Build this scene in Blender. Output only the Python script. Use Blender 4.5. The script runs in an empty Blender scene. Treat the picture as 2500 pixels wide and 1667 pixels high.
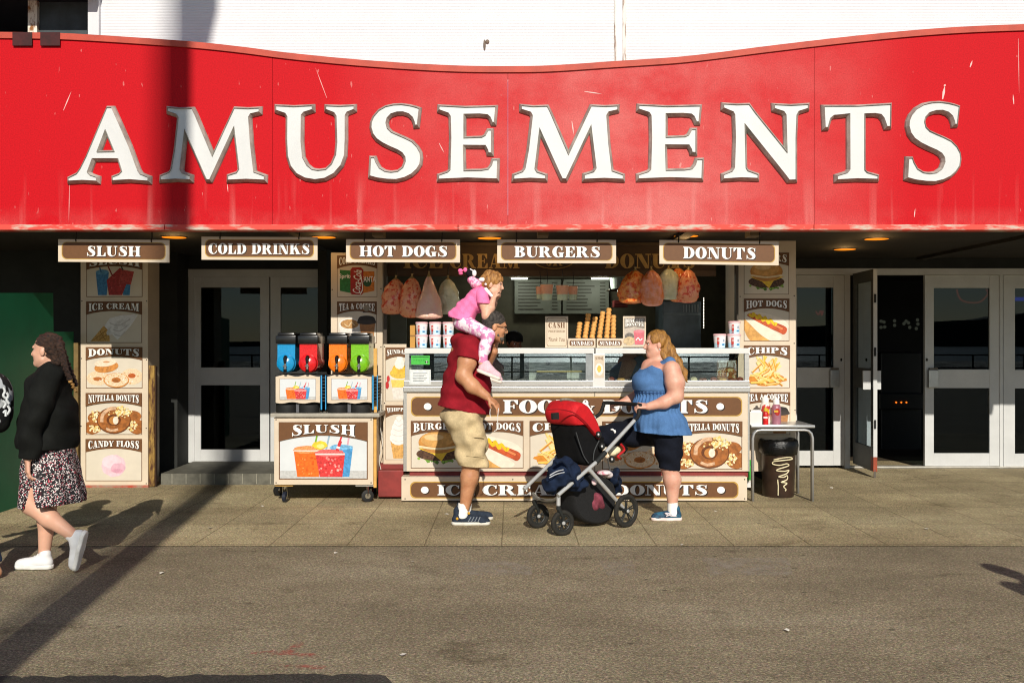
import bpy, bmesh, math, random
import numpy as np
from mathutils import Vector, Matrix
from mathutils.geometry import tessellate_polygon, delaunay_2d_cdt

SC = bpy.context.scene
COL = SC.collection
random.seed(7)
R_ = math.radians

# ---------------------------------------------------------------- camera
CAMZ = 1.58
FPX = 2430.0            # focal length in pixels of the 2500 px wide photograph
cam_d = bpy.data.cameras.new('camera')
cam_d.sensor_width = 36.0
cam_d.lens = 36.0 * FPX / 2500.0
cam_d.clip_start = 0.05
cam_d.clip_end = 3000
cam = bpy.data.objects.new('camera', cam_d)
cam.location = (0, 0, CAMZ)
cam.rotation_euler = (R_(90), 0, 0)
COL.objects.link(cam)
SC.camera = cam

# ---------------------------------------------------------------- sky and sun
SUN_X, SUN_T = 0.115, 0.537      # plan slope of the shadows, and tangent of the sun's height
to_sun = Vector((SUN_X, -1.0, SUN_T)).normalized()
elev = math.asin(to_sun.z)
W = bpy.data.worlds.new('World'); SC.world = W; W.use_nodes = True
nt = W.node_tree
sky = nt.nodes.new('ShaderNodeTexSky'); sky.sky_type = 'NISHITA'; sky.sun_disc = False
sky.sun_elevation = elev
sky.sun_rotation = math.atan2(to_sun.x, to_sun.y)
sky.altitude = 0; sky.air_density = 0.9; sky.dust_density = 0.2; sky.ozone_density = 1.0
nt.links.new(sky.outputs[0], nt.nodes['Background'].inputs[0])
nt.nodes['Background'].inputs[1].default_value = 0.085
sd = bpy.data.lights.new('sun', 'SUN'); sd.energy = 4.8; sd.angle = R_(0.5); sd.color = (1.0, 0.935, 0.825)
sun = bpy.data.objects.new('sun', sd); COL.objects.link(sun)
sun.rotation_euler = (-to_sun).to_track_quat('-Z', 'Y').to_euler()
sun.location = (2, -10, 12)
SC.view_settings.view_transform = 'Standard'
SC.view_settings.look = 'None'
SC.view_settings.gamma = 1.0
SC.view_settings.exposure = 0.0
SC.view_settings.use_curve_mapping = False
try:
    SC.cycles.max_bounces = 8
    SC.cycles.filter_width = 1.1
    SC.cycles.transparent_max_bounces = 12
    SC.cycles.sample_clamp_indirect = 4.0
except Exception:
    pass

# ---------------------------------------------------------------- helpers
def P(px, py, D):
    """photo pixel at distance D -> world point"""
    return Vector(((px - 1250.0) * D / FPX, D, CAMZ - (py - 833.5) * D / FPX))
def PX(px, D): return (px - 1250.0) * D / FPX
def PZ(py, D): return CAMZ - (py - 833.5) * D / FPX

def lin(h):
    h = h.lstrip('#')
    out = []
    for i in (0, 2, 4):
        c = int(h[i:i+2], 16) / 255.0
        out.append(c / 12.92 if c <= 0.04045 else ((c + 0.055) / 1.055) ** 2.4)
    return out

_mats = {}
def mat(name, hexcol, rough=0.6, metal=0.0, var=0.12, scale=12.0, bump=0.0, bscale=None, second=None,
        spec=0.4, detail=4.0, coat=0.0, stretch=None, emit=0.0, trans=0.0, subsurf=0.0, fine=0.0, lo=0.35, hi=0.65, mul=1.0):
    """procedural material: base colour broken up by noise, optional second colour, fine speckle and bump"""
    if name in _mats: return _mats[name]
    m = bpy.data.materials.new(name); m.use_nodes = True
    t = m.node_tree; N = t.nodes; L = t.links
    b = N['Principled BSDF']
    c = [v * mul for v in lin(hexcol)]
    b.inputs['Roughness'].default_value = rough
    b.inputs['Metallic'].default_value = metal
    b.inputs['Specular IOR Level'].default_value = spec
    b.inputs['Coat Weight'].default_value = coat
    if trans: b.inputs['Transmission Weight'].default_value = trans
    if subsurf:
        b.inputs['Subsurface Weight'].default_value = subsurf
        b.inputs['Subsurface Radius'].default_value = (0.02, 0.008, 0.004)
        b.inputs['Subsurface Scale'].default_value = 0.6
    tc = N.new('ShaderNodeTexCoord'); src = tc.outputs['Object']
    if stretch:
        mp = N.new('ShaderNodeMapping'); mp.inputs['Scale'].default_value = stretch
        L.new(src, mp.inputs['Vector']); src = mp.outputs['Vector']
    n = N.new('ShaderNodeTexNoise'); n.inputs['Scale'].default_value = scale
    n.inputs['Detail'].default_value = detail; n.inputs['Roughness'].default_value = 0.62
    L.new(src, n.inputs['Vector'])
    r = N.new('ShaderNodeValToRGB')
    r.color_ramp.elements[0].position = lo; r.color_ramp.elements[1].position = hi
    if second:
        c2 = [v * mul for v in lin(second)]
        r.color_ramp.elements[0].color = (*c2, 1); r.color_ramp.elements[1].color = (*c, 1)
    else:
        r.color_ramp.elements[0].color = (*[max(0, v * (1 - var)) for v in c], 1)
        r.color_ramp.elements[1].color = (*[min(1, v * (1 + var)) for v in c], 1)
    L.new(n.outputs['Fac'], r.inputs['Fac'])
    colsock = r.outputs['Color']
    if fine:
        n3 = N.new('ShaderNodeTexNoise'); n3.inputs['Scale'].default_value = 160; n3.inputs['Detail'].default_value = 2
        L.new(tc.outputs['Object'], n3.inputs['Vector'])
        mr = N.new('ShaderNodeMapRange'); mr.inputs[1].default_value = 0.3; mr.inputs[2].default_value = 0.7
        mr.inputs[3].default_value = 1 - fine; mr.inputs[4].default_value = 1 + fine
        L.new(n3.outputs['Fac'], mr.inputs[0])
        mx = N.new('ShaderNodeMix'); mx.data_type = 'RGBA'; mx.blend_type = 'MULTIPLY'; mx.inputs[0].default_value = 1.0
        L.new(colsock, mx.inputs[6]); L.new(mr.outputs[0], mx.inputs[7]); colsock = mx.outputs[2]
    L.new(colsock, b.inputs['Base Color'])
    if emit:
        b.inputs['Emission Color'].default_value = (*c, 1); b.inputs['Emission Strength'].default_value = emit
    if bump:
        n2 = N.new('ShaderNodeTexNoise'); n2.inputs['Scale'].default_value = bscale or scale * 4
        n2.inputs['Detail'].default_value = 5
        L.new(src, n2.inputs['Vector'])
        bp = N.new('ShaderNodeBump'); bp.inputs['Strength'].default_value = bump; bp.inputs['Distance'].default_value = 0.01
        L.new(n2.outputs['Fac'], bp.inputs['Height']); L.new(bp.outputs['Normal'], b.inputs['Normal'])
    _mats[name] = m
    return m

def K(hexcol, var=0.08, scale=40.0, rough=0.5, second=None, lo=0.4, hi=0.6):
    """printed ink / plain painted colour"""
    return mat('ink_%s_%d_%d_%s' % (hexcol.strip('#'), int(var * 100), int(scale), (second or '').strip('#')), hexcol, rough=rough,
               var=var, scale=scale, second=second, spec=0.3, lo=lo, hi=hi, mul=0.80)

def glass_mat(name, tint='#dfe8e4', refl=0.10, rough=0.0, dark=0.0):
    if name in _mats: return _mats[name]
    m = bpy.data.materials.new(name); m.use_nodes = True
    t = m.node_tree; N = t.nodes; L = t.links
    N.remove(N['Principled BSDF'])
    tr = N.new('ShaderNodeBsdfTransparent'); tr.inputs[0].default_value = (*[v * (1 - dark) for v in lin(tint)], 1)
    gl = N.new('ShaderNodeBsdfGlossy'); gl.inputs['Roughness'].default_value = rough; gl.inputs[0].default_value = (.78, .92, 1, 1)
    fr = N.new('ShaderNodeFresnel'); fr.inputs[0].default_value = 1.5
    tc = N.new('ShaderNodeTexCoord'); ns = N.new('ShaderNodeTexNoise'); ns.inputs['Scale'].default_value = 1.3
    L.new(tc.outputs['Object'], ns.inputs['Vector'])
    bp = N.new('ShaderNodeBump'); bp.inputs['Strength'].default_value = 0.02; bp.inputs['Distance'].default_value = 0.01
    L.new(ns.outputs['Fac'], bp.inputs['Height']); L.new(bp.outputs['Normal'], gl.inputs['Normal'])
    mr = N.new('ShaderNodeMath'); mr.operation = 'MULTIPLY_ADD'; mr.inputs[1].default_value = refl / 0.04; mr.inputs[2].default_value = 0
    mr.use_clamp = True
    L.new(fr.outputs[0], mr.inputs[0])
    mx = N.new('ShaderNodeMixShader')
    L.new(mr.outputs[0], mx.inputs[0]); L.new(tr.outputs[0], mx.inputs[1]); L.new(gl.outputs[0], mx.inputs[2])
    L.new(mx.outputs[0], N['Material Output'].inputs['Surface'])
    _mats[name] = m
    return m

def emit_mat(name, hexcol, strength):
    if name in _mats: return _mats[name]
    m = bpy.data.materials.new(name); m.use_nodes = True
    t = m.node_tree; N = t.nodes
    N.remove(N['Principled BSDF'])
    e = N.new('ShaderNodeEmission'); e.inputs[0].default_value = (*lin(hexcol), 1); e.inputs[1].default_value = strength
    t.links.new(e.outputs[0], N['Material Output'].inputs['Surface'])
    _mats[name] = m
    return m

ORIGIN = {}
def empty(name, loc):
    o = bpy.data.objects.new(name, None); COL.objects.link(o); o.location = loc
    o.empty_display_size = 0.1
    ORIGIN[o.name] = Vector(loc)
    return o
def tag(o, label=None, cat=None, group=None, kind=None):
    if label: o['label'] = label
    if cat: o['category'] = cat
    if group: o['group'] = group
    if kind: o['kind'] = kind
    return o
def thing(name, loc, label, cat, group=None):
    return tag(empty(name, loc), label, cat, group)
def copy_tree(o, parent=None):
    c = o.copy(); COL.objects.link(c)
    if parent is not None: c.parent = parent
    ORIGIN[c.name] = ORIGIN.get(o.name, Vector((0, 0, 0))).copy()
    for ch in list(o.children): copy_tree(ch, c)
    return c

class MB:
    """collects shapes (world coordinates) and links them as ONE mesh object"""
    def __init__(s): s.v = []; s.f = []; s.m = []; s.mats = []
    def mi(s, m):
        if m not in s.mats: s.mats.append(m)
        return s.mats.index(m)
    def add(s, verts, faces, m):
        o = len(s.v); k = s.mi(m)
        s.v.extend([tuple(v) for v in verts])
        for f in faces: s.f.append(tuple(i + o for i in f)); s.m.append(k)
        return s
    def box(s, x0, x1, y0, y1, z0, z1, m, bev=0.0):
        if x0 > x1: x0, x1 = x1, x0
        if y0 > y1: y0, y1 = y1, y0
        if z0 > z1: z0, z1 = z1, z0
        if not bev:
            v = [(x0,y0,z0),(x1,y0,z0),(x1,y1,z0),(x0,y1,z0),(x0,y0,z1),(x1,y0,z1),(x1,y1,z1),(x0,y1,z1)]
            return s.add(v, [(0,3,2,1),(4,5,6,7),(0,1,5,4),(1,2,6,5),(2,3,7,6),(3,0,4,7)], m)
        bm = bmesh.new(); bmesh.ops.create_cube(bm, size=1.0)
        for v in bm.verts:
            v.co = ((x0+x1)/2 + v.co.x*(x1-x0), (y0+y1)/2 + v.co.y*(y1-y0), (z0+z1)/2 + v.co.z*(z1-z0))
        bmesh.ops.bevel(bm, geom=bm.edges[:], offset=bev, segments=2, affect='EDGES', profile=0.6)
        bm.verts.index_update()
        s.add([v.co[:] for v in bm.verts], [[v.index for v in f.verts] for f in bm.faces], m); bm.free()
        return s
    def pbox(s, px0, py0, px1, py1, D0, D1, m, bev=0.0):
        """box whose front face covers the pixel rectangle at distance D0 and reaches back to D1"""
        return s.box(PX(px0, D0), PX(px1, D0), D0, D1, PZ(py1, D0), PZ(py0, D0), m, bev)
    def poly(s, pts, m, flip=False):
        """flat polygon (list of 3-d points)"""
        tr = tessellate_polygon([[Vector(p) for p in pts]])
        n = Vector((0, 0, 0)); q = [Vector(p) for p in pts]
        fs = []
        for t in tr:
            a, b, c = (q[i] for i in t)
            nn = (b - a).cross(c - a)
            fs.append((t, nn))
        for t, nn in fs: n += nn if nn.dot(fs[0][1]) >= 0 else -nn
        out = []
        for t, nn in fs: out.append(tuple(t))
        return s.add(pts, out, m)
    def prism(s, poly, y0, y1, m, holes=()):
        """outline in (x, z) extruded from y0 (front) to y1"""
        loops = [list(poly)] + [list(h) for h in holes]
        allp = [p for l in loops for p in l]
        tr = tessellate_polygon([[Vector((p[0], p[1], 0)) for p in l] for l in loops])
        n = len(allp)
        v = [(p[0], y0, p[1]) for p in allp] + [(p[0], y1, p[1]) for p in allp]
        f = []
        for t in tr:
            a, b, c = (allp[i] for i in t)
            cr = (b[0]-a[0])*(c[1]-a[1]) - (b[1]-a[1])*(c[0]-a[0])
            tt = tuple(t) if cr > 0 else tuple(reversed(t))
            f.append(tt); f.append(tuple(i + n for i in reversed(tt)))
        o = 0
        for l in loops:
            k = len(l)
            for i in range(k):
                j = (i + 1) % k
                f.append((o+i, o+i+n, o+j+n, o+j))
            o += k
        return s.add(v, f, m)
    def tube(s, pts, r, m, n=8, caps=True, flat=1.0):
        pts = [Vector(p) for p in pts]
        rs = r if isinstance(r, (list, tuple)) else [r] * len(pts)
        v = []; f = []; prev = None
        for i, p in enumerate(pts):
            if i == 0: d = pts[1] - p
            elif i == len(pts) - 1: d = p - pts[i-1]
            else: d = (pts[i+1] - p).normalized() + (p - pts[i-1]).normalized()
            d = d.normalized() if d.length > 1e-9 else Vector((0, 0, 1))
            if prev is None:
                a = Vector((0, 0, 1)) if abs(d.z) < 0.9 else Vector((1, 0, 0))
                u = d.cross(a).normalized()
            else:
                u = (prev - d * prev.dot(d)).normalized()
            prev = u; w = d.cross(u)
            for k in range(n):
                a = 2 * math.pi * k / n
                v.append(p + (u * math.cos(a) + w * math.sin(a) * flat) * rs[i])
        for i in range(len(pts) - 1):
            for k in range(n):
                k2 = (k + 1) % n
                f.append((i*n+k, i*n+k2, (i+1)*n+k2, (i+1)*n+k))
        if caps:
            f.append(tuple(range(n - 1, -1, -1))); e = (len(pts) - 1) * n
            f.append(tuple(range(e, e + n)))
        return s.add(v, f, m)
    def lathe(s, prof, c, m, n=20, axis='z', sx=1.0, sy=1.0):
        """profile [(radius, height)] turned about an axis through c"""
        v = []; f = []
        for (r, h) in prof:
            for k in range(n):
                a = 2 * math.pi * k / n
                if axis == 'z': v.append((c[0] + r*sx*math.cos(a), c[1] + r*sy*math.sin(a), c[2] + h))
                elif axis == 'y': v.append((c[0] + r*sx*math.cos(a), c[1] + h, c[2] + r*sy*math.sin(a)))
                else: v.append((c[0] + h, c[1] + r*sx*math.cos(a), c[2] + r*sy*math.sin(a)))
        for i in range(len(prof) - 1):
            for k in range(n):
                k2 = (k + 1) % n
                q = (i*n+k, i*n+k2, (i+1)*n+k2, (i+1)*n+k)
                f.append(q if axis != 'y' else tuple(reversed(q)))
        a = tuple(range(n - 1, -1, -1)); b = tuple(range((len(prof)-1)*n, len(prof)*n))
        f.append(a); f.append(b)
        return s.add(v, f, m)
    def ball(s, c, r, m, nu=14, nv=9, rot=None, jit=0.0):
        if not isinstance(r, (list, tuple)): r = (r, r, r)
        v = []; f = []
        for i in range(nv + 1):
            th = math.pi * i / nv
            for k in range(nu):
                a = 2 * math.pi * k / nu
                p = Vector((r[0]*math.sin(th)*math.cos(a), r[1]*math.sin(th)*math.sin(a), r[2]*math.cos(th)))
                if jit: p *= 1 + random.uniform(-jit, jit)
                if rot: p = rot @ p
                v.append(Vector(c) + p)
        for i in range(nv):
            for k in range(nu):
                k2 = (k + 1) % nu
                f.append((i*nu+k, (i+1)*nu+k, (i+1)*nu+k2, i*nu+k2))
        return s.add(v, f, m)
    def build(s, name, parent=None, smooth=None, loc=None):
        me = bpy.data.meshes.new(name)
        org = ORIGIN[parent.name] if parent is not None else (Vector(loc) if loc else Vector((0, 0, 0)))
        if parent is None and loc is None and s.v:
            a = np.array(s.v); org = Vector(((a[:,0].min()+a[:,0].max())/2, (a[:,1].min()+a[:,1].max())/2, a[:,2].min()))
        me.from_pydata([(v[0]-org.x, v[1]-org.y, v[2]-org.z) for v in s.v], [], s.f)
        for m in s.mats: me.materials.append(m)
        me.polygons.foreach_set('material_index', s.m)
        if smooth:
            me.polygons.foreach_set('use_smooth', [True] * len(me.polygons))
            if smooth is not True: me.set_sharp_from_angle(angle=R_(smooth))
        me.validate(); me.update()
        o = bpy.data.objects.new(name, me); COL.objects.link(o)
        if parent is not None:
            o.parent = parent
        else:
            o.location = org
        ORIGIN[o.name] = org
        return o

def struct(o): o['kind'] = 'structure'; return o
# ---------------------------------------------------------------- lettering: a fat-face alphabet drawn as polygons
def _R(x0, y0, x1, y1): return [(x0,y0),(x1,y0),(x1,y1),(x0,y1)]
def _band(cx, cy, rx, ry, icx, irx, iry, a0, a1, n=16):
    out = []
    for i in range(n):
        a = R_(a0 + (a1 - a0) * i / n); b = R_(a0 + (a1 - a0) * (i + 1) / n)
        out.append([(icx+irx*math.cos(a), cy+iry*math.sin(a)), (cx+rx*math.cos(a), cy+ry*math.sin(a)),
                    (cx+rx*math.cos(b), cy+ry*math.sin(b)), (icx+irx*math.cos(b), cy+iry*math.sin(b))])
    return out
def _st(x0, x1, top=True, bot=True, e=0.09):
    p = [_R(x0, 0, x1, 1)]
    if top: p += [_R(x0-e, .93, x1+e, 1), [(x0-e*.5,.93),(x0,.87),(x1,.87),(x1+e*.5,.93)]]
    if bot: p += [_R(x0-e, 0, x1+e, .07), [(x0,.13),(x0-e*.5,.07),(x1+e*.5,.07),(x1,.13)]]
    return p
def catmull(pts, n=6, closed=False):
    out = []; m = len(pts)
    rng = range(m) if closed else range(m - 1)
    for i in rng:
        if closed: p0, p1, p2, p3 = pts[(i-1) % m], pts[i], pts[(i+1) % m], pts[(i+2) % m]
        else: p0, p1, p2, p3 = pts[max(i-1,0)], pts[i], pts[i+1], pts[min(i+2,m-1)]
        for k in range(n):
            t = k / n
            out.append(tuple(0.5*((2*b)+(-a+c)*t+(2*a-5*b+4*c-d)*t*t+(-a+3*b-3*c+d)*t**3) for a,b,c,d in zip(p0,p1,p2,p3)))
    if not closed: out.append(tuple(pts[-1]))
    return out
def _spine(pts, n=5):
    q = catmull(pts, n); out = []; L = []; Rr = []
    for i, (x, y, h) in enumerate(q):
        a = q[max(i-1, 0)]; b = q[min(i+1, len(q)-1)]
        dx, dy = b[0]-a[0], b[1]-a[1]; l = math.hypot(dx, dy) or 1
        L.append((x - dy/l*h, y + dx/l*h)); Rr.append((x + dy/l*h, y - dx/l*h))
    for i in range(len(q) - 1): out.append([Rr[i], Rr[i+1], L[i+1], L[i]])
    return out
def glyph_polys(ch):
    S = _st(.09, .39)
    if ch == 'I': return S, .48
    if ch == 'H': return S + _st(.71, 1.01) + [_R(.39,.47,.71,.54)], 1.10
    if ch == 'L': return S + [_R(.39,0,.82,.07), [(.60,.07),(.82,.07),(.82,.38),(.76,.38)]], .85
    if ch in 'EF':
        p = S + [_R(.39,.93,.80,1), [(.58,.93),(.74,.66),(.80,.66),(.80,.93)], _R(.39,.47,.60,.54), _R(.55,.34,.62,.66)]
        if ch == 'E': return p + [_R(.39,0,.84,.07), [(.60,.07),(.84,.07),(.84,.36),(.78,.36)]], .88
        return p, .83
    if ch == 'T': return _st(.35,.65,top=False) + [_R(.02,.93,.98,1), [(.02,.93),(.02,.64),(.08,.64),(.26,.93)], [(.74,.93),(.92,.64),(.98,.64),(.98,.93)]], 1.0
    if ch == 'D': return S + _band(.42,.5,.54,.5,.42,.22,.43,-90,90), .98
    if ch == 'O': return _band(.48,.5,.48,.52,.48,.15,.45,0,360,28), .96
    if ch in 'CG':
        p = _band(.48,.5,.48,.52,.56,.22,.45,42,318,22) + [[(.76,.64),(.84,.64),(.84,1.0),(.76,.92)]]
        if ch == 'C': return p + [[(.76,.08),(.84,.16),(.88,.34),(.82,.34)]], .92
        return p + [_R(.60,.02,.90,.44), _R(.52,.38,.98,.45)], 1.0
    if ch == 'B': return S + _band(.42,.755,.41,.245,.42,.11,.18,-90,90) + _band(.42,.27,.48,.27,.42,.17,.20,-90,90), .93
    if ch in 'PR':
        p = S + _band(.42,.73,.46,.27,.42,.15,.20,-90,90)
        if ch == 'P': return p, .91
        return p + [[(.42,.50),(.46,.44),(.74,0),(1.06,0),(1.06,.07),(.96,.07),(.72,.50)]], 1.08
    if ch == 'K': return S + [[(.39,.38),(.80,.95),(.70,.95),(.39,.50)], [(.46,.50),(.68,.72),(1.04,.04),(.72,.04)], _R(.60,.93,1.0,1), _R(.62,0,1.12,.07)], 1.12
    if ch == 'N': return [_R(.14,0,.21,1), _R(.88,0,.95,1), [(.10,1),(.70,0),(.95,0),(.95,.06),(.46,1)], _R(0,.93,.40,1), _R(0,0,.36,.07), _R(.72,.93,1.1,1)], 1.10
    if ch == 'M': return [_R(.13,0,.20,1), [(.10,1),(.58,0),(.68,0),(.46,1)], [(.60,0),(.68,0),(1.0,1),(.92,1)], _R(.92,0,1.22,1), _R(0,.93,.4,1), _R(0,0,.34,.07), _R(.9,.93,1.32,1), _R(.83,0,1.32,.07)], 1.32
    if ch == 'U': return [_R(.09,.32,.39,1), _R(0,.93,.48,1), _R(.80,.32,.87,1), _R(.68,.93,.99,1)] + _band(.48,.33,.39,.35,.595,.205,.27,180,360), .99
    if ch == 'A': return [[(.40,1),(.58,0),(.90,0),(.62,1)], [(.09,0),(.17,0),(.48,.97),(.40,1)], _R(.22,.26,.62,.33), _R(0,0,.31,.07), _R(.49,0,1.0,.07)], 1.0
    if ch == 'W': return [[(.06,1),(.42,0),(.50,0),(.38,1)], [(.44,0),(.50,0),(.74,.9),(.66,.9)], [(.58,1),(.94,0),(1.02,0),(.90,1)], [(.96,0),(1.02,0),(1.28,1),(1.20,1)], _R(0,.93,.46,1), _R(.52,.93,.96,1), _R(1.08,.93,1.36,1)], 1.36
    if ch == 'Y': return [[(.05,1),(.34,.42),(.64,.42),(.38,1)], _R(.34,0,.64,.45), [(.56,.42),(.64,.42),(.94,1),(.86,1)], _R(0,.93,.46,1), _R(.74,.93,1.04,1), _R(.24,0,.74,.07)], 1.04
    if ch == 'J': return [_R(.40,.2,.70,1), _R(.30,.93,.80,1)] + _band(.40,.22,.30,.24,.33,.10,.17,180,360), .80
    if ch == 'S': return _spine([(.78,.76,.02),(.71,.90,.03),(.52,.965,.034),(.33,.90,.09),(.27,.75,.13),(.42,.58,.16),(.62,.42,.16),(.70,.25,.13),(.62,.10,.09),(.42,.035,.034),(.22,.10,.03),(.13,.26,.02)]) + [[(.74,.66),(.81,.66),(.81,1),(.74,.94)], [(.08,0),(.15,.06),(.15,.36),(.08,.36)]], .90
    if ch == '&': return _band(.42,.76,.21,.25,.42,.07,.18,0,360,16) + _band(.37,.27,.36,.28,.40,.17,.20,60,330,18) + [[(.22,.80),(.66,0),(1.02,0),(.50,.84)], [(.66,.16),(.72,.14),(.98,.52),(.90,.54)], _R(.80,.50,1.05,.56)], 1.08
    if ch == '5': return [_R(.1,.6,.3,1), _R(.1,.88,.8,1)] + _band(.40,.34,.42,.34,.38,.14,.22,-150,110), .85
    if ch == '.': return _band(.12,.12,.12,.12,.12,.001,.001,0,360,12), .24
    return [], .42
_gc = {}
def ccw(p):
    a = sum(p[i][0]*p[(i+1)%len(p)][1]-p[(i+1)%len(p)][0]*p[i][1] for i in range(len(p)))
    return p if a > 0 else list(reversed(p))
def glyph(ch):
    if ch in _gc: return _gc[ch]
    polys, w = glyph_polys(ch)
    if not polys: _gc[ch] = ([], [], w); return _gc[ch]
    vs = []; fs = []
    for p in polys:
        p = ccw(p); fs.append(list(range(len(vs), len(vs)+len(p)))); vs += [Vector((a, b)) for a, b in p]
    r = delaunay_2d_cdt(vs, [], fs, 1, 1e-5)
    tris = [f for f, o in zip(r[2], r[5]) if o]
    _gc[ch] = ([(v.x, v.y) for v in r[0]], tris, w)
    return _gc[ch]
def text_width(s, sp=0.06): return sum(glyph(c)[2] + sp for c in s) - sp
def write(mb, s, x0, z0, x1, z1, y, m, arch=0.0, sp=0.06, keep=False, dx=0, dz=0, shear=0.0, tilt=0.0):
    """put the string into the box; arch lifts the middle of the lower edge; keep=True keeps proportions (centred)"""
    tw = text_width(s, sp)
    if keep:
        w = tw * (z1 - z0) * keep
        c = (x0 + x1) / 2; x0, x1 = c - w/2, c + w/2
    cx = 0.0
    for c in s:
        v, t, w = glyph(c)
        if t:
            pts = []
            for (a, b) in v:
                u = (cx + a + shear * b) / tw
                lo = z0 + arch * (1 - (2*u-1)**2); hi = z1
                pts.append((x0 + u*(x1-x0) + dx, y, lo + (hi-lo)*b + dz + tilt*(u-.5)))
            mb.add(pts, t, m)
        cx += w + sp
_fc = {}
def plain(mb, s, x0, z0, x1, z1, y, m, shear=0.0, rot=0.0, bold=0.0):
    """small lettering in Blender's built-in face, stretched into the box"""
    key = (s, shear, bold)
    if key not in _fc:
        cu = bpy.data.curves.new('t', 'FONT'); cu.body = s; cu.shear = shear; cu.offset = bold; cu.resolution_u = 3
        o = bpy.data.objects.new('t', cu); COL.objects.link(o)
        dg = bpy.context.evaluated_depsgraph_get(); dg.update()
        me = bpy.data.meshes.new_from_object(o.evaluated_get(dg))
        a = np.array([v.co[:2] for v in me.vertices]); mn, mx = a.min(0), a.max(0)
        _fc[key] = (((a - mn) / (mx - mn)).tolist(), [tuple(p.vertices) for p in me.polygons])
        bpy.data.objects.remove(o); bpy.data.curves.remove(cu); bpy.data.meshes.remove(me)
    v, f = _fc[key]
    cx, cz = (x0+x1)/2, (z0+z1)/2; w, h = x1-x0, z1-z0
    if abs(rot) > 0.8: w, h = h, w
    pts = []
    for (a, b) in v:
        X = (a-.5)*w; Z = (b-.5)*h
        pts.append((cx + X*math.cos(rot) - Z*math.sin(rot), y, cz + X*math.sin(rot) + Z*math.cos(rot)))
    mb.add(pts, f, m)

def rrect(x0, z0, x1, z1, r, n=6):
    p = []
    for cx, cz, a0 in ((x1-r, z1-r, 0), (x0+r, z1-r, 90), (x0+r, z0+r, 180), (x1-r, z0+r, 270)):
        for i in range(n + 1):
            a = R_(a0 + 90*i/n); p.append((cx + r*math.cos(a), cz + r*math.sin(a)))
    return p

class Art:
    """flat printed picture: unit box (u right, v up) over a world rectangle, each layer 0.5 mm in front of the last"""
    def __init__(s, mb, x0, z0, x1, z1, y, step=0.0005):
        s.mb, s.x0, s.z0, s.x1, s.z1, s.y, s.step = mb, x0, z0, x1, z1, y, step
        s.asp = (z1 - z0) / (x1 - x0)
        s.cl = (0, 0, 1, 1)
    def _clip(s, p):
        for ax, val, sg in ((0, s.cl[0], 1), (0, s.cl[2], -1), (1, s.cl[1], 1), (1, s.cl[3], -1)):
            o = []
            for i in range(len(p)):
                a, b = p[i-1], p[i]
                ia, ib = (a[ax]-val)*sg >= 0, (b[ax]-val)*sg >= 0
                if ia != ib:
                    t = (val-a[ax])/(b[ax]-a[ax]); o.append((a[0]+(b[0]-a[0])*t, a[1]+(b[1]-a[1])*t))
                if ib: o.append(b)
            p = o
            if len(p) < 3: return []
        return p
    def poly(s, pts, m, up=True):
        p = s._clip(ccw(list(pts)))
        if len(p) < 3: return s
        if up: s.y -= s.step
        s.mb.poly([(s.x0 + u*(s.x1-s.x0), s.y, s.z0 + v*(s.z1-s.z0)) for u, v in p], m)
        return s
    def ell(s, cx, cy, rx, ry, m, rot=0.0, n=28, jit=0.0, up=True, a0=0, a1=360):
        p = []; k = s.asp
        for i in range(n + (a1 - a0 < 360)):
            a = R_(a0 + (a1-a0)*i/n); q = 1 + random.uniform(-jit, jit)
            X, Y = rx*q*math.cos(a), ry*q*math.sin(a)*k
            p.append((cx + X*math.cos(rot) - Y*math.sin(rot), cy + (X*math.sin(rot) + Y*math.cos(rot))/k))
        return s.poly(p, m, up)
    def rect(s, u0, v0, u1, v1, m): return s.poly([(u0,v0),(u1,v0),(u1,v1),(u0,v1)], m)
    def stroke(s, pts, w, m, n=6, smooth=True):
        q = catmull(pts, n) if smooth else pts
        L = []; Rr = []; k = s.asp
        for i, (x, y) in enumerate(q):
            a = q[max(i-1,0)]; b = q[min(i+1,len(q)-1)]
            dx, dy = b[0]-a[0], (b[1]-a[1])*k; l = math.hypot(dx, dy) or 1
            L.append((x - dy/l*w, y + dx/l*w/k)); Rr.append((x + dy/l*w, y - dx/l*w/k))
        s.y -= s.step
        for i in range(len(q)-1):
            s.y -= .00002; s.poly([Rr[i], Rr[i+1], L[i+1], L[i]], m, up=False)
        return s
    def dots(s, n, cx, cy, rx, ry, size, mats, seed=1):
        rd = random.Random(seed); s.y -= s.step
        for i in range(n):
            a = rd.uniform(0, 6.283); q = math.sqrt(rd.random())
            s.y -= 0.00001
            x, y = cx + rx*q*math.cos(a), cy + ry*q*math.sin(a); z = size*rd.uniform(.6, 1.3)
            b = rd.uniform(0, 6)
            s.poly([(x+z*math.cos(b+t), y+z*math.sin(b+t)/s.asp) for t in (0, 1.2, 2.4, 3.7, 5)], rd.choice(mats), up=False)
        return s

CREAM = mat('cream_board', '#cbbba5', rough=0.45, var=0.05, scale=5, spec=0.4)
BROWN = mat('brown_print', '#674427', rough=0.5, var=0.06, scale=30, spec=0.3)
BROWND = mat('brown_shadow_print', '#22150c', rough=0.5, var=0.06, scale=30)
WHITEP = mat('white_print', '#e4e2de', rough=0.45, var=0.03, scale=20)
GOLD = mat('gold_line_print', '#b08a3c', rough=0.5, var=0.1, scale=30)
PANELW = mat('picture_ground', '#cbc1b0', rough=0.5, var=0.06, scale=3)
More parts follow.
